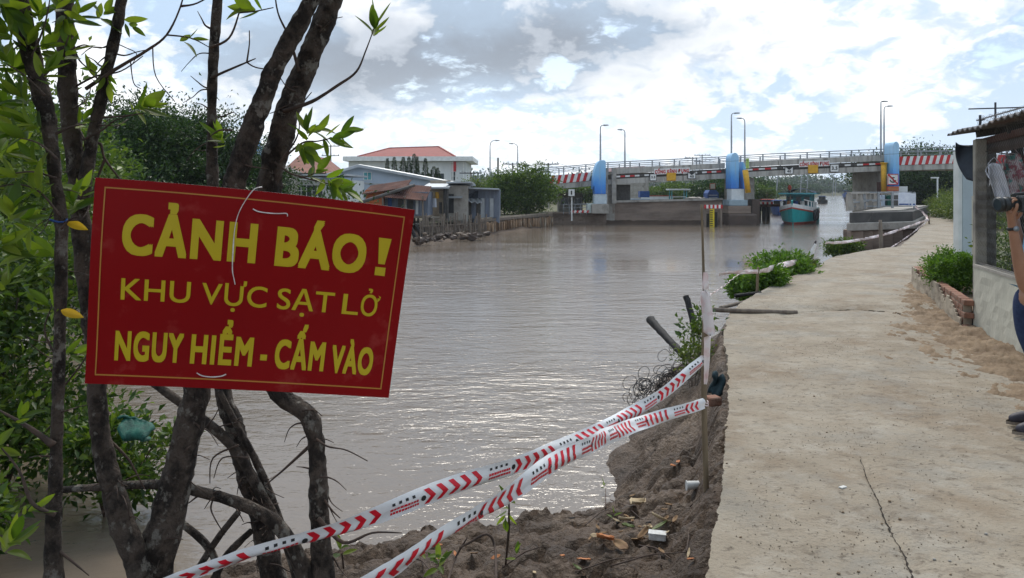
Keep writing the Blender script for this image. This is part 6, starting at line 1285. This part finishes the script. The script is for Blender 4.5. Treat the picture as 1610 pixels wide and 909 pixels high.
class Ribbon:
    """flat tape along a curve; w wide, mostly upright, twisting a little"""
    def __init__(s, pts, ws, tilt=0.0, wave=.0):
        s.p = [V(p) for p in pts]; s.w = ws; s.tilt = tilt; s.wave = wave
        s.cp, s.cw = crom(s.p, ws, 24); s.l = [0]
        for a, b in zip(s.cp, s.cp[1:]): s.l.append(s.l[-1] + (b-a).length)
        s.L = s.l[-1]
    def at(s, q, v, off=0.0):
        q = max(0, min(s.L, q)); i = 0
        lo, hi = 0, len(s.l)-2
        while lo < hi:
            m = (lo+hi+1)//2
            if s.l[m] <= q: lo = m
            else: hi = m-1
        i = lo; t = (q-s.l[i])/(s.l[i+1]-s.l[i] + 1e-9); p = s.cp[i]*(1-t) + s.cp[i+1]*t; w = s.cw[i]*(1-t) + s.cw[i+1]*t
        d = (s.cp[i+1]-s.cp[i]).normalized(); n = V((0, -1, 0)) if abs(d.z) > .8 else d.cross(V((0, 0, 1))).normalized()
        if n.y > 0: n = -n
        tl = s.tilt + .42*math.sin(q*1.7+1) + .22*math.sin(q*5.3) ; up = (d.cross(n)).normalized()
        if up.z < 0: up = -up
        up2 = (up*math.cos(tl) + n*math.sin(tl)).normalized(); n2 = (n*math.cos(tl) - up*math.sin(tl)).normalized()
        k = v-.5
        return p + up2*(k*w) + n2*(off + s.wave*math.sin(q*5.5)*.5 + .10*w*math.cos(k*math.pi)*1.4 + .018*math.sin(q*9+k*4)*k + .0035*mn.noise(V((q*22, v*3, 0))))
def tape(rb, name, label, body='tape', print_=True, group=None, red='tapered', q0=0.0, flip=1, parent=None):
    mb = MB(); n = int(rb.L/.025)+2; mb.grid(n, 8, lambda u, v: rb.at(u*rb.L, v)); o = mb.build(name, M[body], origin=rb.p[0], smooth=True); props(o, label, 'barrier tape', group)
    if not print_: return o
    B_ = .45; sp = .056; k = 0; q = q0
    while q < rb.L:
        for c in range(5):                   # five chevrons, then a block of small print
            mb = MB(); a = q + c*sp
            if a + .055 > rb.L: break
            def ch(u, v): return rb.at(a + .024*u + flip*.024*(1-abs(v-.5)*2), .13+.74*v if False else .12 + .76*v, .0016)
            mb.grid(2, 8, ch); mb.build('chevron', M[red], o)
        a = q + 5*sp + .015
        if a + .15 < rb.L:
            mb = MB(); rnd = random.Random(int(q*100))
            for r_ in range(2):
                x = 0
                while x < .115:
                    w = rnd.uniform(.006, .013); mb.grid(1, 1, lambda u, v: rb.at(a + .012 + x + w*u, .22 + .20*r_ + .12*v, .0016)); x += w + .003
            props(mb.build('small_print', M[red], o), kind='stuff')
            mb = MB()
            for x in range(4): mb.grid(1, 1, lambda u, v: rb.at(a + .02 + .028*x + .012*u, .68 + .13*v, .0016))
            props(mb.build('small_print', M['black'], o), kind='stuff'); mb = MB()
            c0 = a + .150; mb.grid(8, 1, lambda u, v: rb.at(c0 + .011*v*math.cos(u*2*math.pi), .5 + .15*v*math.sin(u*2*math.pi), .0017)); mb.build('black_mark', M['black'], o)
        q += B_
    return o
TG = 'tapes between the stake and the trees'
r1 = Ribbon([P(240, 922, 2.35), P(330, 891, 2.42), P(520, 833, 2.62), P(730, 758, 2.95), P(900, 697, 3.45), P(1010, 640, 4.1), P(1107, 566, PDEP-.03)], [.050, .058, .070, .076, .076, .076, .06])
tape(r1, 'barrier_tape', 'upper red and white warning tape, running from the mangroves to the stake', group=TG, q0=.02)
r2 = Ribbon([P(560, 925, 2.02), P(650, 872, 2.15), P(780, 787, 2.5), P(900, 712, 3.0), P(1000, 668, 3.9), P(1107, 634, PDEP-.03)], [.072, .075, .075, .075, .074, .06], tilt=-.1)
tape(r2, 'barrier_tape', 'lower red and white warning tape, crossing below the other and ending lower on the stake', group=TG, q0=.06, flip=-1)
r3 = Ribbon([P(1108, 428, PDEP-.02), P(1109, 470, PDEP-.04), P(1114, 520, PDEP-.05), P(1111, 570, PDEP-.04), P(1108, 604, PDEP-.02)], [.03, .055, .07, .05, .02]); tape(r3, 'hanging_tape', 'faded tape end hanging straight down along the tall stake', 'tapepink', False)
FG = 'faded tapes along the far edge'
s1 = P(1190, 460, 11.9); s1.z = -.05
def stake(p, q, r, label, cat='stake', group='small stakes along the edge', mt='bamboo'):
    mb = MB(); mb.tube([p - V((0, 0, .1)), (p+q)*.5, q], [r, r, r*.8], 7, 3, .1, 1, fr=9); o = mb.build('wooden_stake', M[mt], origin=p, smooth=True); props(o, label, cat, group); return o
stake(P(1190, 462, 12.0), P(1192, 420, 12.0), .022, 'short stake with tape beside the bright shrub'); stake(P(1268, 416, 16.6), P(1283, 379, 16.6), .026, 'slanting stake with tape at the end of the bright shrub', mt='deadwood')
stake(P(1386, 396, 22.3), P(1384, 346, 22.3), .055, 'thin upright stake in front of the landing', mt='wood'); stake(P(1461, 352, 36), P(1460, 340, 36), .04, 'stub stake at the corner of the landing')
tape(Ribbon([P(1108, 468, PDEP), P(1135, 452, 7.5), P(1165, 430, 10.5), P(1191, 427, 12)], [.012, .012, .012, .014]), 'barrier_tape', 'thin twisted tape from the tall stake to the short one', 'tapepink', False, FG)
tape(Ribbon([P(1130, 431, 11.0), P(1160, 428, 11.4), P(1191, 427, 11.98)], [.05, .06, .07]), 'barrier_tape', 'pale pink tape end flying left of the short stake', 'tapepink', False, FG)
tape(Ribbon([P(1192, 428, 12), P(1235, 416, 14), P(1270, 408, 16.5)], [.09, .11, .10]), 'barrier_tape', 'faded tape in front of the bright shrub', 'tapepink', False, FG)
tape(Ribbon([P(1272, 408, 16.5), P(1277, 396, 16.5), P(1283, 384, 16.5)], [.10, .14, .12]), 'hanging_tape', 'white tape wrapped up the slanting stake', 'tape', False, FG)
tape(Ribbon([P(1297, 382, 18.5), P(1340, 379, 20.5), P(1400, 366, 26), P(1460, 345, 36)], [.07, .075, .09, .11]), 'barrier_tape', 'faded tape sweeping across the front of the landing', 'tapepink', False, FG)
tape(Ribbon([P(1460, 345, 36), P(1450, 333, 37.5), P(1438, 324, 39)], [.13, .13, .13]), 'barrier_tape', 'faded tape from the landing corner up to its railing', 'tapepink', False, FG)
tape(Ribbon([P(1460, 346, 36), P(1430, 370, 29), P(1388, 398, 22.4)], [.05, .05, .05]), 'barrier_tape', 'thin tape slanting down from the landing corner to the walkway', 'drypale' if False else 'tapepink', False, FG)

# ================================================================== on the mud and the walkway edge
def stick(p, q, r0, r1, name, label, mt='bamboo', cat='stick', knob=.1, group=None, mid=None):
    mb = MB(); m = mid or (p+q)*.5; mb.tube([p, p*.6+m*.4, m, m*.4+q*.6, q], [r0, r0, (r0+r1)/2, r1, r1], 9, 4, knob, 7, fr=11); o = mb.build(name, M[mt], origin=p, smooth=True); props(o, label, cat, group); return o
stick(P(1121, 487, 10.0), P(1253, 492, 10.0), .030, .034, 'bamboo_pole', 'long weathered pole lying across the walkway edge', 'wood', 'pole')
stick(P(1133, 484, 10.4), P(1182, 472, 11.2), .026, .024, 'bamboo_pole', 'short pole sticking out over the water beside the long one', 'wood', 'pole'); stick(P(1156, 465, 11.8), P(1196, 460, 12.0), .028, .024, 'bamboo_pole', 'short stub pole under the bright shrub', 'deadwood', 'pole')
stick(P(1022, 502, 10.5), P(1075, 560, 9.4), .055, .042, 'driftwood_post', 'black knobbly post leaning out over the water', 'deadwood', 'post', .35); stick(P(1079, 466, 10.2), P(1094, 520, 9.9), .042, .04, 'driftwood_post', 'shorter black post behind the leafy plant', 'deadwood', 'post', .3)
bush('sapling', P(1098, 515, 9.4), (.17, .18, .24), 20, 15, .075, 160, 'leafmid', 'leafy young plant at the broken walkway edge', 'plant', gz=-.6, spread=.3)
bush('edge_weeds', P(1090, 556, 8.8), (.2, .3, .10), 22, 26, .05, 161, 'hedge', 'low dry weeds on the bank below the black posts', 'weeds', gz=-.75, spread=.3)
for (px, py, d, rx, ry, rz, n, sd, mt, lab) in ((1232, 424, 15.4, .50, .6, .30, 90, 170, 'leafbright', 'bright green mangrove shrub at the walkway edge behind the tape'), (1205, 441, 13.2, .30, .4, .20, 50, 171, 'leafbright', 'lower bright shrub nearest along the walkway edge'), (1262, 426, 16.2, .35, .4, .17, 46, 172, 'hedge', 'yellowish end of the shrubs beside the slanting stake'), (1326, 390, 21.5, .5, .4, .2, 40, 173, 'leafmid', 'small shrub over the water in front of the landing'), (1172, 452, 13.4, .25, .3, .25, 22, 174, 'leafbright', 'thin leaning shrub left of the short stake')):
    c = P(px, py, d); bush('edge_shrub', c, (rx, ry, rz), n, 90, .075, sd, mt, lab, 'shrub', gz=-.9, spread=.2)
mb = MB(); rr = random.Random(21)                                  # tangle of black wire mesh
cx_ = [P(1000, 625, 8.9), P(1030, 600, 8.9), P(1075, 575, 9.0)]
for k in range(60):
    q = cx_[0]*(1-k/60) + cx_[2]*(k/60); q = q + V((rr.gauss(0, .06), rr.gauss(0, .12), rr.gauss(0.02, .05))); pts = [q]
    a = rr.uniform(0, 6.3)
    for i in range(9): a += rr.uniform(.3, 1.1); pts.append(pts[-1] + V((.055*math.cos(a), .03*math.sin(a*1.3), .05*math.sin(a))))
    mb.tube(pts, .0035, 4, 2, caps=False)
o = mb.build('wire_tangle', M['deadwood'], origin=cx_[1]); props(o, 'tangle of black wire mesh hanging at the water edge', 'wire tangle')
q = ground_at(1128, 612, 4.5, 9); q = P(1128, 606, 6.6); mb = MB(); mb.grid(9, 9, lambda u, v: q + V((.10*(u-.5)+.02*math.sin(5*v), .08*math.sin(3*u+v), .16*(.5-v)+.03*math.sin(7*u)))); o = mb.build('dark_rag', M['rag'], origin=q, smooth=True); o.modifiers.new('thickness', 'SOLIDIFY').thickness = .03; props(o, 'dark green rag stuffed under the walkway edge', 'rag')
q = P(1121, 630, 6.2); mb = MB(); mb.box(q, (.11, .10, .07), .3); o = mb.build('loose_brick', M['brick'], bevel=.008, origin=q); props(o, 'brown brick under the walkway edge below the rag', 'brick')
def ongr(px, py, dz=0): g = ground_at(px, py, 2.8, 9); return V((g.x, g.y, g.z+dz))
g = ongr(1028, 852, .03); t = thing('foam_tray', g, 'white foam box lying in the dead leaves on the mud', 'box')
mb = MB(); mb.box(g + V((.02, 0, 0)), (.095, .05, .036), R(-14)); mb.build('tray', M['foam'], t, bevel=.006); mb = MB(); mb.box(g + V((.02, 0, .0215)), (.10, .054, .006), R(-14)); mb.build('lid', M['foam'], t)
g = ongr(1090, 776, .03); t = thing('paper_cup', g, 'white paper cup lying beside the foot of the tall stake', 'cup'); mb = MB(); mb.tube([g + V((-.045, 0, 0)), g + V((.04, .01, .004))], [.030, .024], 14, 1, caps=False); mb.tube([g + V((-.043, 0, 0)), g + V((.039, .01, .004))], [.027, .022], 14, 1); mb.build('cup', M['foam'], t, True); mb = MB(); mb.tube([g + V((-.047, 0, 0)), g + V((-.041, 0, 0))], .033, 14, 1); mb.build('rim', M['foam'], t)
def dead_leaf(px, py, ln, w, mt, label, group='dead leaves on the mud', rz=None, curl=.4, dz=.012):
    g = ongr(px, py, dz); a = random.uniform(0, 6.3) if rz is None else rz; mb = MB(); tx_, ty_ = random.uniform(-.35, .35), random.uniform(-.5, .5)
    def fn(u, v):
        ww = w*math.sin(math.pi*min(1, .06+.92*v))**.8*(u-.5); x, y = (v-.5)*ln, ww; z = tx_*x + ty_*y + curl*(abs(u-.5)*abs(u-.5)*w*2.2 + .25*ln*(v-.5)**2*2) + .15*w*mn.noise(V((u*4, v*5, a)))
        return g + V((x*math.cos(a)-y*math.sin(a), x*math.sin(a)+y*math.cos(a), z))
    mb.grid(5, 8, fn); o = mb.build('dead_leaf', M[mt], origin=g, smooth=True); o.modifiers.new('thickness', 'SOLIDIFY').thickness = .003; props(o, label, 'leaf', group); return o
for a in ((952, 860, .10, .07, 'orangeleaf', 'orange brown husk at the left of the leaf pile', None, .2, .5, .03), (918, 888, .075, .04, 'orangeleaf', 'flat orange leaf on the mud left of the pile', None, .1, .1), (1086, 884, .06, .035, 'orangeleaf', 'lone tan leaf right of the pile near the walkway', None, .9, .2), (1058, 742, .05, .035, 'orangeleaf', 'small orange leaf higher on the bank', None, .5, .3), (1066, 737, .05, .03, 'orangeleaf', 'small red brown leaf high on the bank', None, 1.5, .3),
          (1003, 812, .13, .10, 'drypale', 'large pale folded dry husk on top of the pile', None, .6, .45, .05), (985, 825, .10, .045, 'drypale', 'tan curled husk left of the pale one', None, .1, .7, .02), (1040, 826, .11, .045, 'drypale', 'ragged pale leaf right of the husk', None, -.4, .4, .02), (1012, 850, .12, .035, 'drybrown', 'brown curled leaf left of the foam box', None, .8, .8, .03), (1022, 842, .10, .03, 'drypale', 'long tan leaf above the foam box', None, 1.3, .6, .04),
          (1036, 843, .11, .03, 'hedge', 'yellow green leaf above the foam box', None, .4, .3, .04), (988, 838, .08, .05, 'hedge', 'green leaf in the middle of the pile', None, .2, .3, .03), (1000, 858, .11, .035, 'drybrown', 'brown leaf at the bottom of the pile', None, .2, .4), (975, 865, .12, .05, 'drybrown', 'dark brown leaf beside the orange husk', None, 2.2, .4)): dead_leaf(a[0], a[1], a[2], a[3], a[4], a[5], 'dead leaves on the mud', a[7], a[8], a[9] if len(a) > 9 else .012)
for k in range(24): dead_leaf(random.gauss(1003, 46), random.gauss(842, 24), random.uniform(.03, .08), random.uniform(.012, .03), random.choice(['drybrown', 'drypale', 'drybrown', 'deadwood']), 'small dry leaf scrap in the heap on the mud', 'scraps in the leaf heap', None, .5, .015)
for k in range(9): dead_leaf(random.uniform(620, 1100), random.uniform(860, 905), random.uniform(.03, .06), random.uniform(.015, .03), random.choice(['drybrown', 'drypale', 'orangeleaf', 'hedge']), 'small fallen leaf scattered on the cracked mud', 'leaves scattered on the cracked mud', None, .3)
for k, (a, b_, r) in enumerate((((1005, 862), (1055, 885), .006), ((1030, 868), (1040, 893), .007), ((960, 895), (1085, 872), .004), ((905, 905), (1010, 880), .004), ((1080, 870), (1082, 850), .005), ((960, 790), (1010, 822), .004), ((920, 830), (960, 805), .004), ((790, 900), (850, 880), .005), ((640, 880), (680, 905), .006), ((1085, 800), (1125, 778), .004))):
    p, q = ongr(*a, .01), ongr(*b_, .012); stick(p, q, r, r*.6, 'fallen_twig', 'thin twig lying on the mud', 'twig', 'twig', .2, 'twigs on the mud', (p+q)*.5 + V((.01, .02, .012)))
for k in range(42):                                                # pebbles and crumbs on the walkway
    px, py = random.uniform(1130, 1600), random.uniform(560, 900); d = 1920/(py-298); s = random.uniform(.004, .011); p = V((X(px, d), d, walk_z(X(px, d), d) + s*.4)); mb = MB(); s *= .7; mb.ball(p, (s*1.3, s, s*.7), 6, 4); o = mb.build('pebble', M['soil' if k % 3 else 'concrete'], origin=p, smooth=True); props(o, 'small crumb of stone or soil on the concrete walkway', 'pebble', 'crumbs on the walkway')
mb = MB(); rg = random.Random(77)                                    # loose grit gathered in patches on the concrete
for (gx, gy, sx_, sy_, n) in ((1310, 545, 55, 14, 420), (1270, 600, 60, 22, 260), (1330, 690, 60, 18, 260), (1190, 790, 50, 50, 260), (1420, 770, 90, 60, 300), (1500, 620, 60, 30, 300), (1360, 850, 110, 40, 320), (1240, 470, 60, 8, 160), (1135, 700, 8, 90, 160)):
    for k in range(n*2//3):
        px, py = rg.gauss(gx, sx_), rg.gauss(gy, sy_)
        if py < 455 or py > 930: continue
        d = 1920/(py-298); x = X(px, d)
        if x < interp(EDGE, d) + .08: continue
        q = rg.uniform(.0015, .0055); c = V((x, d, walk_z(x, d) + q*.5)); a = rg.uniform(0, 6.3)
        mb.add([c + V((q*1.3*math.cos(a), q*1.3*math.sin(a), -q*.5)), c + V((q*math.cos(a+2.1), q*math.sin(a+2.1), -q*.5)), c + V((q*math.cos(a+4.2), q*math.sin(a+4.2), -q*.5)), c + V((0, 0, q*.8))], [(0, 1, 3), (1, 2, 3), (2, 0, 3)])
o = mb.build('grit', M['gritm'], origin=(2.5, 5, 0)); props(o, 'loose brown grit scattered over the concrete walkway', 'grit', kind='stuff')
d = 1920/(763-298); mb = MB(); p = V((X(1325, d), d, walk_z(X(1325, d), d)+.004)); mb.box(p, (.04, .022, .006), .5); o = mb.build('paper_scrap', M['foam'], origin=p); props(o, 'scrap of white paper on the concrete walkway', 'scrap')
# seedlings by the tape
def seedling(px, py, pts, lv, label, ln=.075):
    g = ongr(px, py) if py < 905 else P(px, py, 3.2); t = thing('mangrove_seedling', g, label, 'seedling', None); tip = [V(p) for p in pts]
    mb = MB(); mb.tube([g] + tip, [.006]*(len(tip)) + [.003], 6, 5); mb.build('stem', M['twig'], t, True)
    for (q, ax, n) in lv: rosette(t, q, ax, n, ln, 1.3)
g = P(735, 905, 3.6); seedling(700, 930, [P(715, 880, 3.5), P(735, 845, 3.5)], [(P(690, 882, 3.4), V((0, -.2, 1)), 7), (P(672, 868, 3.4), V((.2, 0, 1)), 4)], 'leafy mangrove seedling behind the lower tape')
seedling(780, 915, [P(778, 860, 3.5), P(765, 840, 3.5), P(735, 855, 3.5), P(722, 862, 3.5)], [(P(812, 868, 3.5), V((0, -.2, 1)), 3)], 'bent bare seedling stem near the bottom of the mud')
seedling(795, 890, [P(800, 830, 3.2), P(800, 785, 3.1)], [(P(800, 778, 3.05), V((.1, -.3, 1)), 6), (P(795, 815, 3.1), V((-.2, -.3, -1)), 6)], 'green sprig poking up between the two tapes', .07)
seedling(952, 800, [ongr(952, 790, .12)], [(ongr(950, 785, .14), V((0, 0, 1)), 4), (ongr(965, 822, .05), V((.2, 0, 1)), 3)], 'tiny green sprout left of the leaf pile', .05)
seedling(540, 900, [P(538, 870, 2.9)], [(P(535, 860, 2.9), V((0, -.3, 1)), 5)], 'small sprout behind the upper tape at the tree foot', .06)
# green net caught in the shrub, planks across the inlet
q = P(212, 665, 6.2); mb = MB(); mb.grid(16, 10, lambda u, v: q + V((.30*(u-.5)*(1-.3*v), .10*math.sin(3*u+4*v), .13*(.5-v)*(1-.9*abs(u-.4)) - .10*u + .012*math.sin(9*u+2*v)+.02*mn.noise(V((u*6, v*6, 0)))))); o = mb.build('green_net', M['net'], origin=q, smooth=True); o.modifiers.new('thickness', 'SOLIDIFY').thickness = .02; props(o, 'green net bag caught in the low mangrove shrub', 'net')
for k, (py, lab) in enumerate(((388, 'top pale plank in the stack seen between the left stems'), (393, 'middle pale plank in the stack seen between the left stems'), (398, 'bottom pale plank in the stack seen between the left stems'))):
    a, c = P(62, py+2, 17), P(120, py, 16.5); mb = MB(); mb.span(a, c, .25, .05); o = mb.build('plank', M['drypale'], origin=a); props(o, lab, 'plank', 'planks across the inlet')
a, c = P(14, 415, 15), P(92, 406, 15.5); mb = MB(); mb.span(a, c, .06, .06); o = mb.build('white_pipe', M['wallwhite'], origin=a); props(o, 'white pipe beside the planks at the left', 'pipe')
mb = MB(); p = P(77, 398, 15.8); mb.ball(p, (.25, .2, .09), 10, 6); o = mb.build('teal_sack', M['teal'], origin=p, smooth=True); props(o, 'teal sack below the planks at the left', 'sack')
mb = MB(); q = P(92, 347, 2.28); mb.tube([q + V((.022*math.cos(a), .022*math.sin(a), .004*math.sin(2*a))) for a in [k*math.pi/6 for k in range(13)]], .003, 5, 1); mb.build('tied_cord', M['boatblue'], t1)

# ================================================================== person filming at the right edge
def skin_mesh(chains, root, sub=2):
    """chains: lists of (point, radius); points closer than 1 mm are joined"""
    vs, rs, es, key = [], [], [], {}
    for ch in chains:
        prev = None
        for p, r in ch:
            k = tuple(round(c, 3) for c in p)
            if k not in key: key[k] = len(vs); vs.append(p); rs.append(r)
            i = key[k]
            if prev is not None and prev != i: es.append((prev, i))
            prev = i
    me = bpy.data.meshes.new('s'); me.from_pydata(vs, es, []); o = bpy.data.objects.new('s', me); COL.objects.link(o)
    o.modifiers.new('k', 'SKIN'); 
    for i, r in enumerate(rs):
        rr_ = r if isinstance(r, (tuple, list)) else (r, r); me.skin_vertices[0].data[i].radius = rr_; me.skin_vertices[0].data[i].use_root = (i == root)
    sb = o.modifiers.new('b', 'SUBSURF'); sb.levels = sub; sb.render_levels = sub
    out = bpy.data.meshes.new_from_object(o.evaluated_get(bpy.context.evaluated_depsgraph_get())); bpy.data.objects.remove(o); bpy.data.meshes.remove(me); return out
PX, PY = 3.48, 5.1
pr = thing('person', (PX, PY, 0), 'person in dark jeans and wristwatch raising a camera at the right edge', 'person')
def q(x, y, z): return V((PX+x, PY+y, z))           # -x is the way the person faces
elb = P(1607, 460, 4.95); wri = P(1591, 352, 4.93); hand = P(1588, 333, 4.92)
elb = V((elb.x+.02, elb.y, elb.z))
pel, wst, chs, nck, hd = q(.05, 0, .86), q(.11, 0, 1.02), q(.17, 0, 1.25), q(.15, 0, 1.41), q(.12, 0, 1.50)
sh_r, sh_l = q(.16, -.18, 1.35), q(.16, .18, 1.35)
elb2 = q(.14, .30, 1.10); wri2 = q(.0, .16, 1.34); han2 = q(-.06, .10, 1.43)
def leg(s, fx): return [(q(.02, .09*s, .84), .088), (q(.0+fx*.5, .10*s, .62), .075), (q(fx, .10*s, .46), .056), (q(fx+.02, .10*s, .28), .052), (q(fx+.04, .10*s, .10), .036), (q(fx+.03, .10*s, .05), .036), (q(fx-.14, .11*s, .03), .026)]
body = [[(pel, .125), (wst, .115), (chs, .13), (nck, .055), (q(.14, 0, 1.47), .055), (hd, .085), (q(.12, 0, 1.58), .09), (q(.12, 0, 1.645), .06)],
        [(chs, .13), (sh_r, .065), (sh_r*.5+elb*.5, .048), (elb, .043), (elb*.55+wri*.45, .042), (elb*.25+wri*.75, .034), (wri, .027), (hand, (.036, .022))],
        [(chs, .13), (sh_l, .065), (sh_l*.5+elb2*.5, .048), (elb2, .041), (elb2*.5+wri2*.5, .038), (wri2, .027), (han2, (.036, .022))],
        [(pel, .125)] + leg(1, .10), [(pel, .125)] + leg(-1, 0.0)]
for (h, w_) in ((hand, wri), (han2, wri2)):
    d_ = (h-w_).normalized(); side = V((0, 1, 0)) if abs(d_.y) < .8 else V((1, 0, 0)); side = (side - d_*side.dot(d_)).normalized(); pal = d_.cross(side)
    for k, ln in enumerate((.068, .078, .073, .058)):
        b0 = h + side*(.018*(k-1.5)) + d_*.012; body.append([(h, (.036, .022)), (b0 + d_*.018, .0105), (b0 + d_*(.018+ln*.5), .0095), (b0 + d_*(.018+ln*.72) - pal*ln*.30, .0085), (b0 + d_*(.018+ln*.62) - pal*ln*.6, .0075)])
    body.append([(h, (.036, .022)), (h - side*.035 - d_*.005, .013), (h - side*.052 + d_*.03 - pal*.012, .011), (h - side*.046 + d_*.058 - pal*.025, .0095)])
me = skin_mesh(body, 0); o = link('body', me, M['skin'], pr, True)
me = skin_mesh([[(q(.08, 0, .95), .128), (pel, .135)], [(pel, .135)] + [(p, r+.014) for p, r in leg(1, .10)[:5]], [(pel, .135)] + [(p, r+.014) for p, r in leg(-1, 0.0)[:5]]], 1); link('jeans', me, M['jeans'], pr, True)
me = skin_mesh([[(q(.06, 0, .90), .142), (wst, .138), (chs, .148), (nck, .072)], [(chs, .148), (sh_r, .082), (sh_r*.5+elb*.5, .068)], [(chs, .148), (sh_l, .082), (sh_l*.5+elb2*.5, .068)]], 1); link('shirt', me, M['shirt'], pr, True)
for s, fx in ((1, .10), (-1, 0.0)):
    me = skin_mesh([[(q(fx+.06, .10*s, .055), .050), (q(fx-.02, .105*s, .052), .050), (q(fx-.12, .112*s, .040), .042), (q(fx-.19, .115*s, .030), .030)]], 0); link('shoe', me, M['shoe'], pr, True)
    mb = MB(); mb.grid(12, 3, lambda u, v: q(fx-.06 + .15*math.cos(u*2*math.pi), .108*s + .052*math.sin(u*2*math.pi), .002+.02*v)); mb.build('sole', M['wood'], pr, True)
mb = MB(); mb.ball(q(.15, 0, 1.60), (.105, .092, .085), 14, 10); mb.build('hair', M['hair'], pr, True)
mb = MB(); mb.ball(q(.028, 0, 1.54), (.018, .014, .022), 8, 6); 
for s in (-1, 1): mb.ball(q(.13, .088*s, 1.54), (.02, .010, .03), 8, 6)
mb.build('nose_and_ears', M['skin'], pr, True)
mb = MB()
for s in (-1, 1): mb.ball(q(.042, .034*s, 1.565), (.010, .013, .009), 8, 6)
mb.build('eyes', M['foam'], pr, True); mb = MB(); mb.span(q(.038, -.024, 1.487), q(.038, .024, 1.487), .012, .008); mb.build('mouth', M['rust'], pr)
wd_ = (wri-elb).normalized(); c = wri - wd_*.03; a_ = wd_.cross(V((0, 1, 0))).normalized(); b2 = wd_.cross(a_)
mb = MB(); mb.tube([c - wd_*.009, c + wd_*.009], .033, 16, 1); mb.build('watch_strap', M['black'], pr, True); mb = MB(); f_ = c + b2*(-.034 if b2.y > 0 else .034); mb.tube([f_ + V((0, .005, 0)), f_ - V((0, .006, 0))], .017, 14, 1); mb.build('watch_face', M['steel'], pr, True)
# video camera, held: a thing of its own
cf = P(1569, 322, 4.92); t = thing('video_camera', cf + V((.2, 0, 0)), 'black video camera held up in the right hand of the person', 'camera')
ax = V((1, .06, .045)).normalized(); def_up = V((-.045, 0, 1))
def ringt(a, b_, r0, r1): m = MB(); m.tube([cf + ax*a, cf + ax*b_], [r0, r1], 20, 1); return m
ringt(.0, .13, .046, .046).build('lens_barrel', M['camera'], t, True); ringt(-.004, .025, .050, .050).build('lens_hood', M['camera'], t, True); ringt(.055, .085, .048, .048).build('focus_ring', M['tyre'], t, True); ringt(-.0045, -.002, .038, .038).build('front_glass', M['glass'], t)
mb = MB(); mb.box(cf + ax*.22 + V((0, 0, -.002)), (.20, .10, .105), 0, 0, 0, R(-3)); mb.build('camera_body', M['camera'], t, bevel=.012); mb = MB(); mb.span(cf + ax*.10 + V((0, 0, .062)), cf + ax*.30 + V((0, 0, .072)), .022, .018); mb.span(cf + ax*.11 + V((0, 0, .03)), cf + ax*.11 + V((0, 0, .066)), .02, .02); mb.span(cf + ax*.29 + V((0, 0, .03)), cf + ax*.29 + V((0, 0, .074)), .02, .02); mb.build('handle', M['camera'], t, bevel=.004)
mb = MB(); mb.box(cf + ax*.36 + V((0, 0, .02)), (.09, .04, .04)); mb.build('viewfinder', M['camera'], t, bevel=.006)

# single leaves and bricks came out of loops: children stay with their thing
for o in list(COL.objects):
    if o.parent is not None and o.get('category'): del o['category']

ORD = 'first second third fourth fifth sixth seventh eighth ninth tenth eleventh twelfth thirteenth fourteenth fifteenth sixteenth seventeenth eighteenth nineteenth twentieth twenty-first twenty-second twenty-third twenty-fourth twenty-fifth twenty-sixth'.split()
def relabel(group, fmt, key):
    os_ = sorted([o for o in COL.objects if o.get('group') == group], key=key)
    for i, o in enumerate(os_): o['label'] = fmt % ORD[min(i, 25)]
left = lambda o: o.location.x/max(.1, o.location.y)
relabel('trees under the left span', '%s tree from the left in the belt behind the lock wall', left)
relabel('trees behind the right end of the bridge', '%s dark tree from the left behind the right end of the bridge', left)
relabel('conifers before the white building', '%s slim conifer from the left before the white building', left)
relabel('hedge beside the far walkway', '%s pale green hedge shrub from the left beside the far walkway', left)
